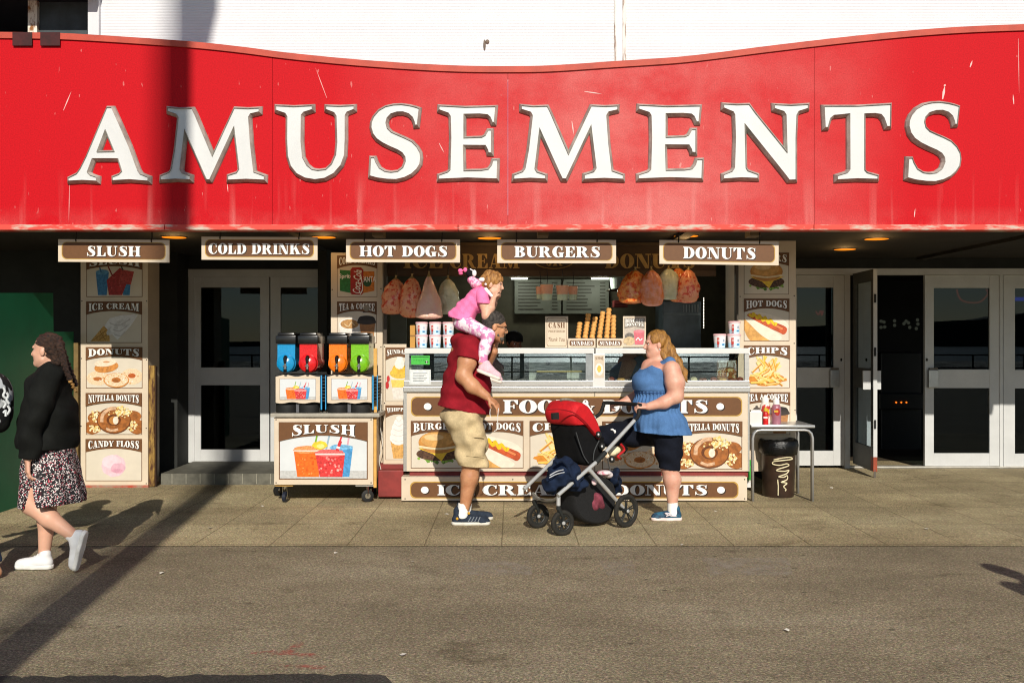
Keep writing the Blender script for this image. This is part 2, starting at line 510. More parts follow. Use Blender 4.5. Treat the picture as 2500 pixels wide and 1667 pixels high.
# ---------------------------------------------------------------- ground materials
def ground_mat(name, base, dark, light, slabs=False, k=1.0):
    m = bpy.data.materials.new(name); m.use_nodes = True
    t = m.node_tree; N = t.nodes; L = t.links; b = N['Principled BSDF']
    b.inputs['Roughness'].default_value = 0.85; b.inputs['Specular IOR Level'].default_value = 0.25
    tc = N.new('ShaderNodeTexCoord'); src = tc.outputs['Object']
    def noise(scale, detail=4, rough=.6, st=None):
        n = N.new('ShaderNodeTexNoise'); n.inputs['Scale'].default_value = scale
        n.inputs['Detail'].default_value = detail; n.inputs['Roughness'].default_value = rough
        if st:
            mp = N.new('ShaderNodeMapping'); mp.inputs['Scale'].default_value = st
            L.new(src, mp.inputs['Vector']); L.new(mp.outputs['Vector'], n.inputs['Vector'])
        else: L.new(src, n.inputs['Vector'])
        return n.outputs['Fac']
    def ramp(s, stops):
        r = N.new('ShaderNodeValToRGB'); e = r.color_ramp.elements
        while len(e) < len(stops): e.new(0.5)
        for i, (p, c) in enumerate(stops): e[i].position = p; e[i].color = (*c, 1) if len(c) == 3 else c
        L.new(s, r.inputs['Fac']); return r.outputs['Color']
    def mul(a, bb, f=1.0, mode='MULTIPLY'):
        x = N.new('ShaderNodeMix'); x.data_type = 'RGBA'; x.blend_type = mode; x.inputs[0].default_value = f
        L.new(a, x.inputs[6]); L.new(bb, x.inputs[7]); return x.outputs[2]
    c0, c1, c2 = [[v*k for v in lin(h)] for h in (dark, base, light)]
    col = ramp(noise(0.55, 6, .62, (1, 1.8, 1)), [(.30, c0), (.52, c1), (.70, c2)])
    col = mul(col, ramp(noise(2.2, 7, .7, (1, 1.4, 1)), [(.30, (.88,.87,.86)), (.60, (1.04,1.04,1.04))]))
    g = lambda v: (v, v, v)
    col = mul(col, ramp(noise(75, 3, .8), [(.32, g(.30)), (.44, g(.85)), (.56, g(1.15)), (.68, g(2.0))]))
    col = mul(col, ramp(noise(240, 2, .5), [(.34, g(.62)), (.66, g(1.42))]))
    cn = N.new('ShaderNodeTexNoise'); cn.inputs['Scale'].default_value = 60; cn.inputs['Detail'].default_value = 3
    L.new(src, cn.inputs['Vector']); hs = N.new('ShaderNodeMix'); hs.data_type = 'RGBA'; hs.blend_type = 'OVERLAY'; hs.inputs[0].default_value = .30
    L.new(col, hs.inputs[6]); L.new(cn.outputs['Color'], hs.inputs[7]); col = hs.outputs[2]
    # aggregate: every small stone its own tone
    vg = N.new('ShaderNodeTexVoronoi'); vg.inputs['Scale'].default_value = 95
    L.new(src, vg.inputs['Vector']); sg = N.new('ShaderNodeSeparateColor'); L.new(vg.outputs['Color'], sg.inputs[0])
    col = mul(col, ramp(sg.outputs[0], [(0, g(.52)), (.35, g(.86)), (.75, g(1.10)), (1, g(1.6))]), .7)
    # oily and damp patches with ragged edges
    col = mul(col, ramp(noise(1.3, 9, .72, (1, 1.3, 1)), [(.36, (.62,.60,.57)), (.43, (1,1,1)), (.60, (1,1,1)), (.68, (1.18,1.17,1.15))]), .8)
    # gum and tar spots
    vo = N.new('ShaderNodeTexVoronoi'); vo.inputs['Scale'].default_value = 3.4; vo.inputs['Randomness'].default_value = 1.0
    mp = N.new('ShaderNodeMapping'); mp.inputs['Scale'].default_value = (1, 1.1, 1)
    L.new(src, mp.inputs['Vector']); L.new(mp.outputs['Vector'], vo.inputs['Vector'])
    wob = N.new('ShaderNodeMath'); wob.operation = 'MULTIPLY_ADD'; wob.inputs[1].default_value = .12
    L.new(noise(9, 3), wob.inputs[0]); L.new(vo.outputs['Distance'], wob.inputs[2])
    col = mul(col, ramp(wob.outputs[0], [(.105, g(.36)), (.14, g(1.0))]), .85)
    vo2 = N.new('ShaderNodeTexVoronoi'); vo2.inputs['Scale'].default_value = 5.3
    L.new(src, vo2.inputs['Vector'])
    col = mul(col, ramp(vo2.outputs['Distance'], [(.035, g(2.4)), (.05, g(1.0))]), .4)
    bump_src = noise(110, 4, .7)
    if slabs:
        br = N.new('ShaderNodeTexBrick'); br.offset = 0.0; br.squash = 1.0
        br.inputs['Scale'].default_value = 1.0; br.inputs['Brick Width'].default_value = 0.60; br.inputs['Row Height'].default_value = 0.86
        br.inputs['Mortar Size'].default_value = 0.006; br.inputs['Mortar Smooth'].default_value = 0.3; br.inputs['Bias'].default_value = 0
        br.inputs['Color1'].default_value = (.86,.86,.86,1); br.inputs['Color2'].default_value = (1.1,1.09,1.06,1); br.inputs['Mortar'].default_value = (.46,.43,.38,1)
        mp2 = N.new('ShaderNodeMapping'); mp2.inputs['Location'].default_value = (0.08, -0.03, 0)
        L.new(src, mp2.inputs['Vector']); L.new(mp2.outputs['Vector'], br.inputs['Vector'])
        col = mul(col, br.outputs['Color'], .85)
    L.new(col, b.inputs['Base Color'])
    bp = N.new('ShaderNodeBump'); bp.inputs['Strength'].default_value = .5; bp.inputs['Distance'].default_value = .006
    L.new(bump_src, bp.inputs['Height']); L.new(bp.outputs['Normal'], b.inputs['Normal'])
    return m

def patch_mat(name, hexcol, scale=6, lo=.45, hi=.6, amount=1.0, k=1.0):
    """thin worn paint or filler: noise decides where it still covers the ground"""
    m = bpy.data.materials.new(name); m.use_nodes = True
    t = m.node_tree; N = t.nodes; L = t.links; b = N['Principled BSDF']
    b.inputs['Base Color'].default_value = (*[v*k for v in lin(hexcol)], 1); b.inputs['Roughness'].default_value = .85
    tc = N.new('ShaderNodeTexCoord')
    n = N.new('ShaderNodeTexNoise'); n.inputs['Scale'].default_value = scale; n.inputs['Detail'].default_value = 6; n.inputs['Roughness'].default_value = .75
    L.new(tc.outputs['Object'], n.inputs['Vector'])
    mr = N.new('ShaderNodeMapRange'); mr.inputs[1].default_value = lo; mr.inputs[2].default_value = hi; mr.inputs[4].default_value = amount
    L.new(n.outputs['Fac'], mr.inputs[0]); L.new(mr.outputs[0], b.inputs['Alpha'])
    return m

ASPH = ground_mat('asphalt', '#857a63', '#756b56', '#918770')
PAVE = ground_mat('paving_slabs', '#a19373', '#83765a', '#b0a382', slabs=True)

def sheet(name, x0, x1, y0, y1, z, m):
    b = MB(); b.add([(x0,y0,z),(x1,y0,z),(x1,y1,z),(x0,y1,z)], [(0,1,2,3)], m)
    return struct(b.build(name, loc=(0, 0, z)))
sheet('road', -60, 60, -26, 60, -0.004, ASPH)
sheet('pavement', -14, 14, 7.70, 13.2, 0.0, PAVE)
# dark strip along the bottom left of the road
b = MB()
rd = random.Random(3)
top = [(PX(x, 4.73), 4.73 + rd.uniform(-.02, .02) - (0.02 if x < 420 else 0.0)) for x in range(-400, 970, 22)]
top[-1] = (top[-1][0], 4.62)
b.poly([(-6, 3.2, -0.002), (top[-1][0]+.02, 3.2, -0.002)] + [(x, y, -0.002) for x, y in reversed(top)], ground_mat('dark_ground', '#3d3a34', '#33302b', '#46423b'))
struct(b.build('dark_strip', loc=(0, 0, -.002)))
b = MB(); PK = patch_mat('light_filler', '#a79d8d', 7, .40, .62, .55)
for (x0, y0, x1, y1) in ((1110, 1366, 1300, 1402), (1463, 1366, 1552, 1402), (1712, 1360, 1935, 1402)):
    D0, D1 = 3839/(y1-833.5), 3839/(y0-833.5)
    b.poly([(PX(x0+20, D0), D0, -.003), (PX(x1, D0), D0, -.003), (PX(x1-8, D1), D1, -.003), (PX(x0, D1), D1, -.003)], PK)
struct(b.build('road_patch', loc=(0, 0, -.003)))
b = MB(); RP = patch_mat('worn_red_paint', '#b8554a', 9, .48, .62, .6)
for pts in ([(600,1592),(700,1580),(735,1561),(745,1570),(730,1583),(765,1592),(790,1604),(765,1610),(720,1596),(640,1598)], [(640,1624),(700,1618),(800,1622),(790,1630),(650,1631)]):
    b.poly([(PX(x, 3839/(y-833.5)), 3839/(y-833.5), -.0025) for x, y in pts], RP)
struct(b.build('road_paint', loc=(0, 0, -.0025)))
# beach and sea behind the camera, seen only as reflections in the glass
BEACH = mat('shingle', '#e2dccc', rough=.9, second='#2e2a24', scale=1.1, lo=.44, hi=.56, detail=8, stretch=(1, .22, 1))
sheet('beach', -200, 200, -75, -26, -0.4, BEACH)
sheet('sea', -900, 900, -900, -75, -0.6, mat('sea_water', '#5d6a68', rough=.35, var=.3, scale=.3))

# unseen dark ridge, added to darken the low reflections in the door glass
b = MB(); rd = random.Random(9); hz = [(x, 5 + 6*math.sin(x*.011) + 5*math.sin(x*.027+1) + rd.uniform(0, 3)) for x in range(-700, 701, 20)]
b.prism([(-700, -1)] + [(x, max(1, z)) for x, z in hz][0:0] + [(700, -1)] + [(x, max(1.5, z)) for x, z in reversed(hz)], -420, -400, mat('added_ridge', '#3c453f', rough=.9, var=.3, scale=.05)); struct(b.build('reflection_ridge'))

# ---------------------------------------------------------------- the arcade building
DF = 8.88                      # fascia plane
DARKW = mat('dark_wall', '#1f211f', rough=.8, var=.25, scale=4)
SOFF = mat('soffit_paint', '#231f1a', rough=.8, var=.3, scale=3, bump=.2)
arc = thing('arcade_building', (0, 12.4, 0), 'dark arcade frontage with deep soffit and unlit hall behind the stall', 'building')
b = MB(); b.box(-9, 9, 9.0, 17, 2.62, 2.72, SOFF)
for x in (-6.2, -2.2, 1.6, 5.0): b.box(x, x+.12, 9.02, 12.3, 2.585, 2.62, SOFF)
for px in (925, 1325, 1838): b.box(PX(px, 9.2)-.05, PX(px, 9.2)+.05, 9.1, 9.3, 2.545, 2.62, mat('bracket_paint', '#6d5c40', var=.2))
b.build('soffit', arc)
DL = 12.1; DR = 12.4
b = MB()
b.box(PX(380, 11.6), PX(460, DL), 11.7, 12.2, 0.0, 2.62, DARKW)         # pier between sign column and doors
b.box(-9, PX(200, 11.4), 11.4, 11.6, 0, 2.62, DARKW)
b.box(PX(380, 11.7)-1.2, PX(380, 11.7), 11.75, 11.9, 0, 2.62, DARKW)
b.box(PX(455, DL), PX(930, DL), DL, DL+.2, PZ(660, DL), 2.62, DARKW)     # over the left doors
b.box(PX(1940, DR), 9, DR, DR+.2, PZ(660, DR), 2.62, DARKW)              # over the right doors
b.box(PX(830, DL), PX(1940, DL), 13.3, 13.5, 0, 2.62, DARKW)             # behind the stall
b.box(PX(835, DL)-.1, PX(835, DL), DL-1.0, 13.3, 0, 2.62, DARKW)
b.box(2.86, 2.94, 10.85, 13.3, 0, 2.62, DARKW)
b.build('wall', arc)
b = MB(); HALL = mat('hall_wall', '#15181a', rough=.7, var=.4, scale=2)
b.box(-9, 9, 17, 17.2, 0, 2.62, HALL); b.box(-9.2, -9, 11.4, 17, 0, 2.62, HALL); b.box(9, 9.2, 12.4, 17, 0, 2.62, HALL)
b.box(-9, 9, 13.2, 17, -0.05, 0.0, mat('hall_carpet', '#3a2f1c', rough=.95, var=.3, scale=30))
b.build('hall', arc)
ALU = mat('door_aluminium', '#bdbebd', rough=.5, metal=.0, var=.06, scale=3, fine=.05)
b = MB()
for (x0, x1, y1, D, zb) in ((457, 475, 660, DL, .11),):
    b.pbox(x0, y1+15, x1, 833.5 + (CAMZ-zb)*FPX/D, D, D+.10, ALU, .004)
b.pbox(457, 657, 835, 676, DL-.012, DL+.10, ALU, .004)
b.build('door_frame', arc)
b = MB()
for (x0, x1, y1, D, zb) in ((2062, 2076, 660, DR, 0), (2441, 2449, 660, DR, 0)): b.pbox(x0, y1+10, x1, 833.5 + (CAMZ-zb)*FPX/D, D, D+.10, ALU, .004)
b.pbox(1938, 655, 2760, 671, DR-.012, DR+.10, ALU, .004)
b.pbox(2076, 1138, 2760, 1142, DR-.01, DR+.1, mat('threshold', '#c8c4ba', metal=.6, rough=.4))
b.build('door_frame', arc)

# door leaves
GLD = glass_mat('door_glass', '#aebfc4', refl=.024, dark=.55)
def leaf(px0, px1, py0, py1, D, glass, label, name='glass_door', extra=None, group=None):
    """leaf in pixel rows: glass = list of (x0, y0, x1, y1); rails and stiles fill the rest"""
    t = thing(name, P((px0+px1)/2, py1, D), label, 'door', group)
    fr = MB(); xs0 = min(g[0] for g in glass); xs1 = max(g[2] for g in glass)
    fr.pbox(px0, py0, xs0, py1, D, D+.05, ALU, .003); fr.pbox(xs1, py0, px1, py1, D, D+.05, ALU, .003)
    ys = [py0] + [v for g in glass for v in (g[1], g[3])] + [py1]
    for i in range(0, len(ys), 2): fr.pbox(xs0, ys[i], xs1, ys[i+1], D+.003, D+.047, ALU)
    fr.build('frame', t)
    for g in glass:
        q = MB(); q.pbox(g[0]-1, g[1]-1, g[2]+1, g[3]+1, D+.022, D+.028, GLD); q.build('pane', t)
    if extra: extra(t)
    return t
def left_kick(t): pass
leaf(475, 657, 676, 1129, DL+.01, [(490, 702, 635, 897), (490, 940, 635, 1097)], 'closed glass door with grey frame on the tiled step, half lit by sun', group=None)
leaf(660, 832, 676, 1129, DL+.01, [(685, 702, 810, 897), (685, 940, 810, 1097)], 'closed glass door mostly hidden behind the slush drink tanks')
PULL = mat('pull_plate', '#a9aaa8', rough=.35, metal=.7, var=.1)
def pull(x0, x1):
    def f(t):
        q = MB(); q.pbox(x0, 903, x1, 946, DR-.05, DR+.01, PULL, .006); q.pbox(x0+2, 898, x1-2, 911, DR-.03, DR+.01, mat('worn_label', '#6d6558', rough=.7)); q.build('handle', t)
        q = MB(); q.ball(P(2054 if x0 < 2200 else 2263, 878, DR), (.012, .008, .02), mat('lock_black', '#1a1a1a')); q.build('lock', t)
    return f
leaf(1935, 2061, 672, 1136, DR+.01, [(1946, 702, 2035, 897), (1946, 946, 2035, 1100)], 'closed glass door behind the metal table, beside the food picture column', extra=pull(2028, 2050))
leaf(2258, 2440, 672, 1137, DR+.01, [(2280, 703, 2416, 902), (2280, 947, 2416, 1106)], 'closed glass door with push plate, right of the open doorway', extra=pull(2268, 2292))
leaf(2450, 2630, 672, 1139, DR+.01, [(2478, 704, 2600, 903), (2478, 948, 2600, 1107)], 'closed glass door cut off by the right edge of the photo')
# the open leaf, swung out towards the pavement
t = thing('glass_door', P(2079, 1140, DR), 'open glass door swung outwards, its narrow edge facing the street', 'door')
hx = PX(2080, DR); ex = PX(2132, 11.55)
ODARK = mat('door_edge_red', '#8a3b22', rough=.6, var=.2)
def oq(u0, u1, z0, z1, m, th, name):
    q = MB(); dx = (ex - hx) / (DR - 11.55)
    def pt(u, z, s): return (hx + (DR-.03-u) * 0 + dx*u + s, DR - .03 - u, z)
    v = [pt(u0,z0,0),pt(u1,z0,0),pt(u1,z0,th),pt(u0,z0,th),pt(u0,z1,0),pt(u1,z1,0),pt(u1,z1,th),pt(u0,z1,th)]
    q.add(v, [(0,1,2,3),(7,6,5,4),(0,4,5,1),(1,5,6,2),(2,6,7,3),(3,7,4,0)], m); return q
fr = MB()
ALD = mat('door_shade_grey', '#4b4e4d', rough=.55, var=.1)  # shade on the turned leaf put into a darker frame grey
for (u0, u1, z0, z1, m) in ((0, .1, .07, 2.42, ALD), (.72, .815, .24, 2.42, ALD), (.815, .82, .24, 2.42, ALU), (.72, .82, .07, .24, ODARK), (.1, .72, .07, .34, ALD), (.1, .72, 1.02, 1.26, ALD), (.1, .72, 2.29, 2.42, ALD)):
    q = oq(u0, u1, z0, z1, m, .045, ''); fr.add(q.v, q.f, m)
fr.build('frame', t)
for z0, z1 in ((.34, 1.02), (1.26, 2.29)):
    q = oq(.1, .72, z0, z1, GLD, .006, ''); q.v = [(x+.02, y, z) for x, y, z in q.v]; q.build('pane', t)
q = MB(); xx = ex + .02
q.box(xx-.12, xx-.03, 11.6, 11.63, 1.02, 1.24, ALU, .004); q.box(xx+.03, xx+.09, 11.6, 11.63, 1.02, 1.24, ALU, .004); q.build('handle', t)
q = MB()
for z in (2.08, 1.46, .62): q.box(xx-.012, xx+.010, 11.537, 11.562, z-.05, z+.05, mat('lock_black', '#1a1a1a'))
q.tube([(xx, 11.56, .10), (xx, 11.56, .0)], .012, mat('bolt_steel', '#77706a', metal=.7, rough=.5)); q.build('bolt', t)

# step in front of the left doors
b = MB(); STP = mat('step_tile', '#5c5a50', rough=.7, var=.25, scale=9, bump=.2); 
b.box(PX(393, 10.98), PX(835, 10.98), 10.98, 12.3, .0, .125, STP)
TJ = mat('tile_joint', '#a9a595', rough=.8)
for i in range(13):
    x = PX(393, 10.98) + .155*i + .12
    b.box(x, x+.004, 10.978, 10.98, .012, .122, TJ)
struct(b.build('door_step'))

# amber lamps recessed in the soffit
AMB = emit_mat('amber_lamp', '#ff8a1c', 1.3)
def clamp(px, py, label):
    D = (2.60 - CAMZ) * FPX / (833.5 - py)
    t = thing('ceiling_lamp', (PX(px, D), D, 2.6), label, 'lamp', 'amber lamps under the canopy')
    q = MB(); q.lathe([(.12, .010), (.13, .014), (.13, .018)], (PX(px, D), D, 2.602), mat('lamp_rim', '#4a3a22', metal=.4), 20); q.build('rim', t)
    q = MB(); q.lathe([(.0, .0055), (.08, .006), (.118, .010)], (PX(px, D), D, 2.602), AMB, 20); q.build('diffuser', t)
    l = bpy.data.lights.new('glow', 'POINT'); l.energy = 2.2; l.color = (1.0, .60, .24); l.shadow_soft_size = .06
    o = bpy.data.objects.new('glow', l); COL.objects.link(o); o.parent = t; o.location = (0, 0, -.09)
clamp(425, 583, 'amber ceiling lamp between the SLUSH and COLD DRINKS signs')
clamp(790, 583, 'amber ceiling lamp between the COLD DRINKS and HOT DOGS signs')
clamp(1195, 585, 'amber ceiling lamp between the HOT DOGS and BURGERS signs')
clamp(1675, 580, 'amber ceiling lamp just above the DONUTS sign')
clamp(2140, 587, 'larger amber ceiling lamp above the open doorway')
clamp(2063, 612, 'amber ceiling lamp set further back, above the closed door by the picture column')

# ---------------------------------------------------------------- red fascia with raised letters
def red_mat():
    m = bpy.data.materials.new('weathered_red'); m.use_nodes = True
    t = m.node_tree; N = t.nodes; L = t.links; b = N['Principled BSDF']
    b.inputs['Roughness'].default_value = .6; b.inputs['Specular IOR Level'].default_value = .12
    tc = N.new('ShaderNodeTexCoord'); src = tc.outputs['Object']
    def noise(scale, st=(1,1,1), detail=6, r=.65):
        mp = N.new('ShaderNodeMapping'); mp.inputs['Scale'].default_value = st; L.new(src, mp.inputs['Vector'])
        n = N.new('ShaderNodeTexNoise'); n.inputs['Scale'].default_value = scale; n.inputs['Detail'].default_value = detail; n.inputs['Roughness'].default_value = r
        L.new(mp.outputs['Vector'], n.inputs['Vector']); return n.outputs['Fac']
    def mr(s, a, bb, c, d):
        x = N.new('ShaderNodeMapRange'); x.inputs[1].default_value = a; x.inputs[2].default_value = bb; x.inputs[3].default_value = c; x.inputs[4].default_value = d
        L.new(s, x.inputs[0]); return x.outputs[0]
    def math_(op, a, bb):
        x = N.new('ShaderNodeMath'); x.operation = op; x.use_clamp = True
        for i, q in enumerate((a, bb)):
            if isinstance(q, (int, float)): x.inputs[i].default_value = q
            else: L.new(q, x.inputs[i])
        return x.outputs[0]
    sx = N.new('ShaderNodeSeparateXYZ'); L.new(src, sx.inputs[0])
    # salt-faded bloom: strongest in the middle panels and towards the lower edge
    mid = mr(sx.outputs['X'], -1.6, .9, 0, 1); mid2 = mr(sx.outputs['X'], 1.2, 3.6, 1, 0)
    bloom = math_('MULTIPLY', math_('MULTIPLY', mid, mid2), mr(noise(1.1, (1,1,1.2)), .32, .66, .15, 1.0))
    streak = math_('MULTIPLY', mr(noise(7, (1,1,.06), 3, .5), .56, .75, 0, 1), mr(sx.outputs['Z'], 0, .55, 1, .0))
    low = math_('MULTIPLY', mr(sx.outputs['Z'], .05, .22, .75, 0), mr(noise(3, (1,1,1)), .40, .62, 0, 1))
    fleck = math_('MULTIPLY', mr(noise(16, (1.6,1,.5), 2, .5), .705, .75, 0, 1), .55)
    fac = math_('ADD', math_('ADD', math_('MULTIPLY', bloom, .62), math_('MULTIPLY', streak, .6)), math_('ADD', math_('MULTIPLY', low, .22), fleck))
    fine = mr(noise(90, (1,1,1), 2, .6), .3, .7, .72, 1.28)
    mx = N.new('ShaderNodeMix'); mx.data_type = 'RGBA'; L.new(fac, mx.inputs[0])
    mx.inputs[6].default_value = (*lin('#b80c18'), 1); mx.inputs[7].default_value = (*lin('#cf8580'), 1)
    m2 = N.new('ShaderNodeMix'); m2.data_type = 'RGBA'; m2.blend_type = 'MULTIPLY'; m2.inputs[0].default_value = .6
    L.new(mx.outputs[2], m2.inputs[6]); L.new(fine, m2.inputs[7])
    L.new(m2.outputs[2], b.inputs['Base Color'])
    return m
RED = red_mat()
TRIM = mat('trim_red', '#b04331', rough=.6, var=.12, scale=6, fine=.1)
PEEL = mat('peeling_trim', '#d0483c', rough=.7, second='#bdb1a2', scale=4.5, lo=.37, hi=.52, detail=9, stretch=(1, 1, 4))
ftop = [(-500,84),(-200,78),(0,80),(80,81),(155,83),(250,88),(400,98),(500,106),(600,117),(700,130),(850,145),(1000,156),(1130,162),(1250,163),(1350,161),(1500,151),(1650,141),(1750,130),(1850,117),(1983,101),(2100,88),(2224,76),(2350,67),(2500,61),(2700,56),(3000,54)]
ftop = catmull([(float(a), float(c)) for a, c in ftop], 4)
def ftop_y(px):
    for (a, c), (d, e) in zip(ftop, ftop[1:]):
        if a <= px <= d: return c + (e-c)*(px-a)/(d-a)
fas = thing('fascia_sign', (0, DF, PZ(562, DF)), 'long curved red fascia with raised white letters AMUSEMENTS', 'sign')
seams = [-500, 665, 1240, 1988, 3000]
for i in range(4):
    x0, x1 = seams[i] + .4, seams[i+1] - .4
    pts = [(x0, ftop_y(x0))] + [p for p in ftop if x0 < p[0] < x1] + [(x1, ftop_y(x1))]
    poly = [(PX(x, DF), PZ(y + 14, DF)) for x, y in pts] + [(PX(x1, DF), PZ(549, DF)), (PX(x0, DF), PZ(549, DF))]
    b = MB(); b.prism(poly, DF, DF+.06, RED); b.build('panel', fas)
poly = [(PX(x, DF), PZ(y, DF)) for x, y in ftop] + [(PX(x, DF), PZ(y+15, DF)) for x, y in reversed(ftop)]
b = MB(); b.prism(poly, DF-.018, DF+.24, TRIM); b.build('top_trim', fas)
b = MB()
for x0, x1 in ((-500, 403), (404, 1118), (1119, 1985), (1986, 3000)):
    b.box(PX(x0, DF)+.001, PX(x1, DF)-.001, DF-.022, DF+.14, PZ(562, DF), PZ(549, DF), PEEL, .003)
b.build('bottom_trim', fas)

LT = {}
def _lt(ch, ox, oy, k, outer, holes=()):
    LT[ch] = ([(ox+x/k, oy+y/k) for x, y in outer], [[(ox+x/k, oy+y/k) for x, y in h] for h in holes])
_lt('A', 160, 250, 7.468, [(765,68),(910,68),(1050,380),(1230,790),(1390,1225),(1430,1285),(1590,1350),(1585,1500),(1200,1470),(850,1490),(845,1345),(985,1290),(1012,1262),(960,1090),(565,1090),(495,1280),(515,1300),(660,1350),(650,1500),(350,1482),(45,1500),(45,1365),(215,1280),(275,1195),(380,980)],
    [[(768,655),(685,875),(858,872)]])
_lt('M', 380, 250, 7.468, [(205,70),(460,95),(720,85),(780,205),(1065,885),(1435,78),(1700,92),(1960,78),(1955,235),(1785,275),(1768,305),(1800,780),(1855,1250),(2055,1325),(2050,1480),(1680,1462),(1295,1480),(1300,1315),(1475,1260),(1497,1225),(1430,625),(1045,1475),(930,1470),(880,1365),(585,680),(525,1235),(545,1268),(710,1325),(705,1475),(400,1460),(70,1480),(80,1325),(245,1260),(272,1220),(330,900),(395,310),(380,280),(205,222)])
_lt('U', 660, 250, 7.468, [(75,35),(450,55),(825,35),(830,190),(655,245),(630,275),(625,740),(650,1000),(720,1130),(800,1195),(890,1210),(1010,1195),(1100,1110),(1165,960),(1185,740),(1172,285),(1150,248),(985,185),(985,38),(1280,50),(1585,35),(1585,185),(1445,240),(1425,275),(1425,700),(1410,1000),(1340,1190),(1200,1350),(1020,1445),(830,1470),(640,1440),(470,1350),(350,1200),(290,1000),(275,700),(280,295),(262,262),(80,200)])
_lt('S', 890, 250, 7.84, [(1105,108),(1060,505),(935,510),(920,420),(890,340),(830,285),(740,255),(640,258),(540,290),(485,350),(470,410),(490,490),(550,550),(660,600),(800,660),(940,730),(1050,840),(1115,960),(1130,1080),(1110,1220),(1040,1330),(930,1430),(790,1500),(620,1540),(440,1535),(250,1510),(65,1460),(90,1025),(235,1025),(270,1130),(330,1235),(420,1290),(520,1305),(630,1290),(710,1230),(745,1140),(740,1080),(700,1020),(620,970),(480,910),(330,835),(210,750),(130,640),(92,500),(100,390),(150,270),(260,140),(400,60),(560,25),(720,18),(880,40),(1000,70)])
_lt('E', 1060, 250, 7.84, [(60,40),(600,70),(1230,55),(1195,460),(1085,455),(1035,335),(1005,308),(870,295),(620,300),(620,650),(905,640),(950,615),(1010,500),(1145,500),(1145,1040),(1000,1030),(985,950),(955,893),(610,890),(620,1275),(900,1270),(1015,1250),(1060,1190),(1095,1070),(1265,1070),(1250,1530),(640,1510),(50,1535),(45,1375),(240,1308),(265,1285),(280,700),(270,305),(250,272),(50,200)])
_lt('N', 1750, 245, 7.467, [(65,40),(350,58),(590,50),(720,230),(1205,830),(1190,305),(1165,268),(985,210),(975,52),(1330,70),(1690,48),(1680,205),(1500,262),(1478,305),(1462,700),(1462,1510),(1270,1515),(1200,1420),(540,595),(555,1230),(575,1262),(775,1335),(770,1485),(430,1472),(65,1495),(55,1340),(235,1268),(258,1232),(275,700),(262,305),(245,272),(60,195)])
_lt('T', 1990, 245, 7.465, [(85,85),(730,85),(1390,48),(1380,540),(1240,550),(1180,375),(1140,325),(1050,310),(915,315),(915,1265),(940,1293),(1160,1355),(1150,1500),(740,1490),(330,1510),(325,1355),(530,1293),(555,1265),(552,320),(420,335),(330,342),(292,375),(240,560),(110,565)])
def inset(loop, d):
    """move a closed outline inwards by d (mitred); loop orientation decides the side"""
    n = len(loop); out = []
    for i in range(n):
        a, p, c = Vector(loop[i-1]), Vector(loop[i]), Vector(loop[(i+1) % n])
        e1 = (p-a).normalized(); e2 = (c-p).normalized()
        n1 = Vector((-e1.y, e1.x)); n2 = Vector((-e2.y, e2.x))
        m = (n1+n2); m = m.normalized() if m.length > 1e-6 else n1
        k = d / max(.30, m.dot(n1))
        out.append((p.x + m.x*k, p.y + m.y*k))
    return out
RIM = mat('letter_rim', '#a39e95', rough=.5, metal=.0, var=.3, scale=10, fine=.12, stretch=(1, 1, .6))
FACE = mat('letter_face', '#cbcbca', rough=.4, var=.03, scale=4)
def ccw_loop(l): return ccw(l)
def letter(ch, bbox=None):
    outer, holes = LT[ch]
    if bbox:
        xs = [p[0] for p in outer]; ys = [p[1] for p in outer]
        fx = lambda p: (bbox[0] + (p[0]-min(xs))/(max(xs)-min(xs))*(bbox[2]-bbox[0]), bbox[1] + (p[1]-min(ys))/(max(ys)-min(ys))*(bbox[3]-bbox[1]))
        outer = [fx(p) for p in outer]; holes = [[fx(p) for p in h] for h in holes]
    w = lambda l: [(PX(x, DF), PZ(y, DF)) for x, y in l]
    lo = ccw(w(outer)); lh = [list(reversed(ccw(w(h)))) for h in holes]
    rim = MB(); s = DF / FPX
    def ringstrip(a, ya, bq, yb):
        n = len(a); v = [(x, ya, z) for x, z in a] + [(x, yb, z) for x, z in bq]
        rim.add(v, [(i, (i+1) % n, n + (i+1) % n, n + i) for i in range(n)], RIM)
    ins = []
    for l in [lo] + lh:
        i1 = inset(l, 1.2*s); i2 = inset(l, 6.6*s); i3 = inset(l, 7.2*s)
        ringstrip(l, DF - .001, i1, DF - .022)
        ringstrip(i1, DF - .022, i2, DF - .060)
        ringstrip(i2, DF - .060, i3, DF - .044)
        ins.append(i3)
    ro = rim.build('letter', fas)
    fb = MB(); allp = [p for l in ins for p in l]
    tr = tessellate_polygon([[Vector((p[0], p[1], 0)) for p in l] for l in ins])
    fs = []
    for t in tr:
        a, bq, c = (allp[i] for i in t)
        fs.append(tuple(t) if (bq[0]-a[0])*(c[1]-a[1]) - (bq[1]-a[1])*(c[0]-a[0]) > 0 else tuple(reversed(t)))
    fb.add([(p[0], DF - .046, p[1]) for p in allp], fs, FACE)
    fo = fb.build('letter_face', ro)
    return ro
letter('A'); letter('M'); letter('U'); letter('S'); letter('E')
letter('M', (1248, 254, 1526.5, 446)); letter('E', (1551, 253.5, 1719, 445)); letter('N'); letter('T'); letter('S', (2204, 247, 2346, 451.5))
